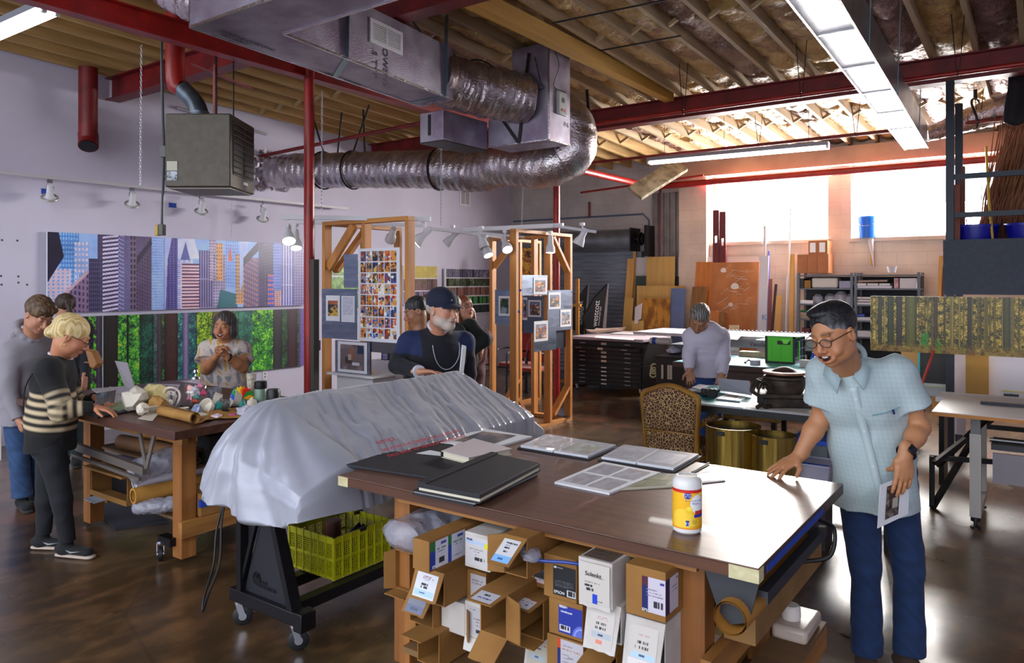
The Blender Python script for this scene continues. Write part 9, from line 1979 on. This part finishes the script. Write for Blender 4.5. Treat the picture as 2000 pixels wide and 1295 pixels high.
# ------------------------------------------------ 5. blonde woman in the striped sweater
J=J_(dict(neck=(118,700,4.80),chest=(104,745,4.80),pel=(98,862,4.80),shR=(96,722,4.62),elR=(120,802,4.58),wrR=(182,796,4.66),shL=(120,722,4.98),elL=(150,795,5.05),wrL=(186,778,5.02),hipR=(100,880,4.72),knR=(120,975,4.70),anR=(132,1066,4.72),hipL=(98,880,4.88),knL=(90,975,4.86),anL=(86,1058,4.86)))
J['footR']=camL(.97,-.2);J['footL']=camL(.85,-.05)
for q in 'LR':J['an'+q].z=.10
BL_,CR_=lc('#08080c'),lc('#c9b492')
def striped(P,c,R):
 c=np.array(c);z=(P-c)@np.array(R[2]);x=(P-c)@np.array(R[0]);f=(P-c)@np.array(R[1])
 el,wr,sh=np.array(J['elR']),np.array(J['wrR']),np.array(J['shR']);C=np.tile(BL_,(len(P),1))
 ss=lambda a,e=.004:1/(1+np.exp(np.clip(-a/e,-30,30)));st=lambda l:ss(.0125-np.abs((l%.051)-.0255),.0022)
 body=ss(-.045-z)*ss(z+.30)*st(z+.045)
 for q in 'RL':
  el,wr,sh=np.array(J['el'+q]),np.array(J['wr'+q]),np.array(J['sh'+q])
  def seg(a,b):d=b-a;L2=d@d;t_=np.clip((P-a)@d/L2,0,1);return np.linalg.norm(P-a-t_[:,None]*d,axis=1),t_*math.sqrt(L2)
  d1,l1=seg(sh,el);d2,l2=seg(el,wr);L1=np.linalg.norm(el-sh);l=L1*(d2<d1)+np.where(d2<d1,l2,l1);tot=L1+np.linalg.norm(wr-el)
  s_=ss(l-.14)*ss(tot-.05-l)*st(l-.14);arm=ss(f+.03)*ss(.073-np.minimum(d1,d2));body=body*(1-arm)+s_*arm
 C=BL_[None]*(1-body[:,None])+CR_[None]*body[:,None];return C
t,T,fr,R,hs=person('blonde woman in a black and cream striped sweater leafing through an album',J,(pD(140,655,4.76),camL(.80,.30,-.52),camL(.45,.15,.85),1.05),dict(w=1.02,d=1.12,belly=1.08,hem=.05,hemw=1.02,col=striped,fold=.008,seed=31,sr=(.074,.068),cuff=.040),dict(col='#0e1018',leg=.92,hemr=.050),dict(col='#0c0c10',sole='#b8a498'),hands=(('R',dict(d=camL(1,.2,-.2),n=camL(0,0,-1),thumb=-1,curls=(.3,.3,.35,.4))),('L',dict(d=camL(1,-.1,-.35),n=camL(0,0,-1),thumb=1,curls=(.3,.3,.3,.4)))),vox=.006,hv=.0045,skin='#c08060',colkw=dict(brow='#8a6c48',lip='#a85c50'))
M5=t
hair(t,T,fr,hs,[((0,-.025,.035),(.090,.108,.092)),((0,-.105,-.035),(.050,.036,.040)),((0,-.070,-.01),(.062,.05,.05)),((0,.120,-.040),(.075,.080,.098),'cut'),((.09,.0,-.06),(.035,.05,.045),'cut'),((-.09,.0,-.06),(.035,.05,.045),'cut')],'#b8985c','#e0cc98',.005,.004)
glasses(t,T,fr,hs,mat('black_glasses','#101014',.3));MB().tube([T(0,-.098,-.03)+fr[0]*(.028*math.cos(a))+fr[2]*(.028*math.sin(a))+fr[1]*.016 for a in[k*math.pi/8 for k in range(16)]],.005,6,closed=True).build('hair_tie',BLACK,t,True)
MB().tube([T(.088,.0,-.042)+fr[1]*(.008*math.cos(a))+fr[2]*(-.012+.012*math.sin(a))for a in[k*math.pi/6 for k in range(12)]],.0022,6,closed=True).build('gold_earring',mat('gold','#c8a040',.3,1.0),t,True)
right,fwd,up=R;nk=V(J['neck']);MB().tube([nk+right*(.070*math.cos(a))+fwd*(.066*math.sin(a))+up*(.018-.012*math.sin(a))for a in[k*math.pi/12 for k in range(24)]],.009,8,closed=True).build('white_tshirt_neck',mat('white_shirt','#c9c6d2',.8),t,True)
MB().tube(crom([V(J['neck'])+right*.05+up*.015,V(J['shR'])+right*.02+up*.05-fwd*.02,V(J['chest'])+right*.12-fwd*.125-up*.02,V(J['pel'])+right*.05-fwd*.14+up*.05],5),.004,6).build('bag_strap',BLACK,t,True)
for q in 'RL':
 fd=V(J['foot'+q]).normalized();a=V(J['an'+q]);sd=fd.cross(V((0,0,1))).normalized();b0=V((a.x,a.y,.045))+sd*.038
 if sd.dot(Fw)>0:b0=V((a.x,a.y,.045))-sd*.038;sd=-sd
 MB().add([b0+fd*.02+V((0,0,.012)),b0+fd*.05-V((0,0,.008)),b0+fd*.14+V((0,0,.012)),b0+fd*.06+V((0,0,.004))],[(0,1,2,3)]).build('shoe_swoosh',mat('grey_swoosh','#8a8c94',.5),t,True,solid=.004)
 # ------------------------------------------------ 6. young man in the grey hoodie
J=J_(dict(neck=(62,656,5.72),chest=(52,700,5.76),pel=(44,800,5.78),shR=(22,690,5.62),elR=(14,762,5.55),wrR=(36,818,5.52),shL=(88,672,5.90),elL=(104,738,5.92),wrL=(112,790,5.80),hipR=(32,815,5.74),knR=(38,905,5.70),anR=(44,975,5.72),hipL=(62,812,5.86),knL=(66,900,5.86),anL=(70,968,5.88)))
J['footR']=camL(.6,-.6);J['footL']=camL(.7,-.4)
for q in 'LR':J['an'+q].z=.10
t,T,fr,R,hs=person('young man in a grey hoodie and blue jeans at the far left',J,(pD(76,614,5.62),camL(.72,-.35,-.58),camL(.4,-.1,.9),1.06),dict(w=1.12,d=1.15,hem=.10,col='#8f8a92',fold=.010,seed=41,name='hoodie',sr=(.078,.068),cuff=.045),dict(col='#2c4870',leg=1.02,hemr=.07),dict(col='#0c0c10'),hands=(('R',dict(d=camL(.3,0,-1),n=camL(.5,.5,0),thumb=1,curls=(.6,.6,.6,.6))),('L',dict(d=camL(.5,0,-.8),n=camL(0,0,-1),thumb=-1,curls=(.4,.4,.4,.4)))),vox=.007,hv=.005,skin='#b98266',colkw=dict(brow='#3c2c20',lip='#b06c5c'))
M6=t;hair(t,T,fr,hs,[((0,-.020,.042),(.090,.106,.092)),((.0,.060,.085),(.066,.040,.030)),((0,.112,-.055),(.064,.066,.098),'cut'),((0,-.03,-.092),(.12,.12,.055),'cut'),((.095,.03,-.04),(.04,.050,.05),'cut'),((-.095,.03,-.04),(.04,.050,.05),'cut')],'#3a2818','#6c5034',.005,.006)
right,fwd,up=R;nk=V(J['neck']);g=SDF(.007)
for k in range(12):a,b=[nk+right*(.088*math.cos(x))+fwd*(.080*math.sin(x)-.03)+up*(.030-.055*math.sin(x)-.0)for x in(k*math.pi/6,(k+1)*math.pi/6)];g.cone(a,b,.024,.024,.02)
g.ell(nk-fwd*.11-up*.04,(.095,.045,.075),R,.03);g.warp=folds(4,.005);mesh_obj('hood',[g.mesh()],CLOTH,t,lambda P:np.tile(lc('#8f8a92'),(len(P),1)))
pk=surf([c for c in t.children if c.name.startswith('hoodie')][0],V(J['chest'])-right*.06+up*.06+fwd*.4,-fwd,.6)
if pk is not None:text('GAP',.035,mat('navy_ink','#2a3a70',.5),pk+fwd*.004+right*.04-up*0,-right if False else right*-1,up,t)if False else MB().box(pk+fwd*.001,(.05,.004,.014),Matrix(R).transposed()).build('chest_emblem',mat('navy_ink','#2a3a70',.5),t,True)
# ------------------------------------------------ 7. ponytail woman facing the panoramas
J=J_(dict(neck=(134,628,6.95),chest=(138,668,7.0),pel=(140,745,7.02),shR=(166,642,7.06),elR=(170,698,7.0),wrR=(165,738,6.9),shL=(106,642,6.92),elL=(100,700,6.9),wrL=(108,740,6.9),hipR=(150,755,7.04),knR=(150,830,7.0),anR=(150,890,7.0),hipL=(126,755,6.98),knL=(126,830,6.98),anL=(126,890,7.0)))
J['footR']=camL(-.5,1);J['footL']=camL(-.7,1)
t,T,fr,R,hs=person('dark haired woman with a ponytail looking at the panoramas with her back turned',J,(pD(126,598,6.92),camL(-.75,.62,-.10),(0,0,1),.98),dict(w=1.0,d=1.0,hem=.12,col='#12141f',fold=.007,seed=51,sr=(.062,.05)),dict(col='#10262c'),None,hands=(('R',dict(d=(0,0,-1),n=camL(-1,0,0),thumb=1)),('L',dict(d=(0,0,-1),n=camL(1,0,0),thumb=-1))),vox=.009,hv=.006,skin='#b07a60')
M7=t;hair(t,T,fr,hs,[((0,-.025,.035),(.086,.104,.088)),((0,-.112,-.02),(.026,.026,.03)),((.0,-.120,-.075),(.028,.024,.055)),((.0,-.112,-.125),(.020,.018,.045)),((0,.115,-.045),(.072,.075,.105),'cut'),((0,-.02,-.11),(.07,.07,.05),'cut')],'#241812','#3c281c',.006,.004)
hb_=thing('handbag','tan brown handbag hanging at the side of the ponytail woman','bag',tuple(pD(176,700,6.7)));c=pD(176,702,6.72);MB().prism([c+Rt*-.05+V((0,0,.09)),c+Rt*.02+V((0,0,.07)),c+Rt*.075+V((0,0,-.04)),c+Rt*.03+V((0,0,-.09)),c+Rt*-.01+V((0,0,-.07))],Fw*.10).build('bag_body',mat('tan_leather','#a06a34',.5),hb_,True,bevel=.012);MB().tube(crom([c+Rt*-.03+V((0,0,.08)),pD(160,655,6.8),pD(140,630,6.9)]),.006,6).build('strap',mat('tan_leather','#a06a34',.5),hb_,True)
# ------------------------------------------------ 8-11. visitors behind the frames
def visitor(label,px,D,hc,hf,topc,hcol,legc,w=1.0,sgn=1,hu=(0,0,1),hs=1.02,arms=None,skin='#b07c60',prims=None,hcol2=None,hkw={},ckw={},name='jacket',facing=None):
 c=pD(px,640,D);g0=V((c.x,c.y,0));r,f,u=frame((V(facing)if facing is not None else V((V(hf).x,V(hf).y,0))),(0,0,1));z0=pD(hc[0],hc[1],D).z-.24
 P=lambda x,y,z:g0+r*x+f*y+V((0,0,z))
 J=dict(neck=P(0,0,z0+.03),chest=P(0,0,z0-.18),pel=P(0,-.01,z0-.56),shR=P(.175*w,0,z0-.05),elR=P(.22*w,-.02,z0-.33),wrR=P(.20*w,.10,z0-.55),shL=P(-.175*w,0,z0-.05),elL=P(-.22*w,-.02,z0-.33),wrL=P(-.20*w,.10,z0-.55),hipR=P(.085,0,z0-.62),knR=P(.09,.01,.46),anR=P(.09,0,.09),hipL=P(-.085,0,z0-.62),knL=P(-.09,.01,.46),anL=P(-.09,0,.09),footR=f,footL=f)
 if arms:J.update({k:pD(*v)for k,v in arms.items()})
 t,T,fr,R,hs_=person(label,J,(pD(hc[0],hc[1],D),hf,hu,hs),dict(w=w*1.05,d=1.1,hem=.10,col=topc,fold=.008,seed=int(px)%50,sr=(.070,.058),name=name),dict(col=legc),None,hands=(('R',dict(d=(0,0,-1),n=-r,thumb=1,curls=(.4,.4,.4,.4))),('L',dict(d=(0,0,-1),n=r,thumb=-1,curls=(.4,.4,.4,.4)))),vox=.009,hv=.006,skin=skin,headkw=hkw,colkw=ckw)
 hair(t,T,fr,hs_,prims or SHORT(),hcol,hcol2,.006,.004);return t,T,fr,hs_,J
LONG=[((0,-.025,.035),(.092,.106,.092)),((-.078,-.01,-.08),(.034,.055,.10)),((.078,-.01,-.08),(.034,.055,.10)),((0,-.06,-.09),(.085,.05,.11)),((0,.122,-.045),(.062,.080,.105),'cut')]
visitor('dark haired man in a brown jacket looking down beside the first frame',818,6.55,(812,607),camL(-.85,-.30,-.38),'#4c3424','#1c1a1c','#20222c',hcol2='#3c3a3c',skin='#9c6a4c')
visitor('woman with light brown hair mostly hidden behind the cap of the bearded man',838,7.5,(836,598),camL(-.95,.2,-.05),'#6c5438','#5c3c20','#24242c',prims=LONG,hcol2='#8a6438')
t,T,fr,hs,J=visitor('red haired woman with glasses in a maroon jacket behind the bearded man',912,7.0,(906,602),camL(.55,-.75,.22),'#4c1420','#5c2c18','#1c3c74',prims=LONG,hcol2='#8a4c28',skin='#c08a70',arms=dict(elR=(885,668,7.1),wrR=(890,700,7.0),elL=(944,655,7.0),wrL=(940,678,6.85)),facing=camL(.3,-.95))
glasses(t,T,fr,hs,mat('black_glasses','#101014',.3));eyes(t,T,fr,hs,.8)
t,T,fr,hs,J=visitor('person in a black hooded jacket with hand on hip, head hidden by the cap',884,6.3,(880,603),camL(-.3,.9,0),'#0c100e','#1c1410','#1c3c74',w=1.12,arms=dict(shR=(918,640,6.3),elR=(946,664,6.3),wrR=(916,692,6.25)),facing=camL(-.1,1),name='jacket')
hd_=SDF(.008);nk=V(J['neck']);hd_.ell(nk-V(fr[1])*.10+V((0,0,.0)),(.11,.06,.10),None,.03);mesh_obj('hood',[hd_.mesh()],CLOTH,t,lambda P:np.tile(lc('#141a18'),(len(P),1)))
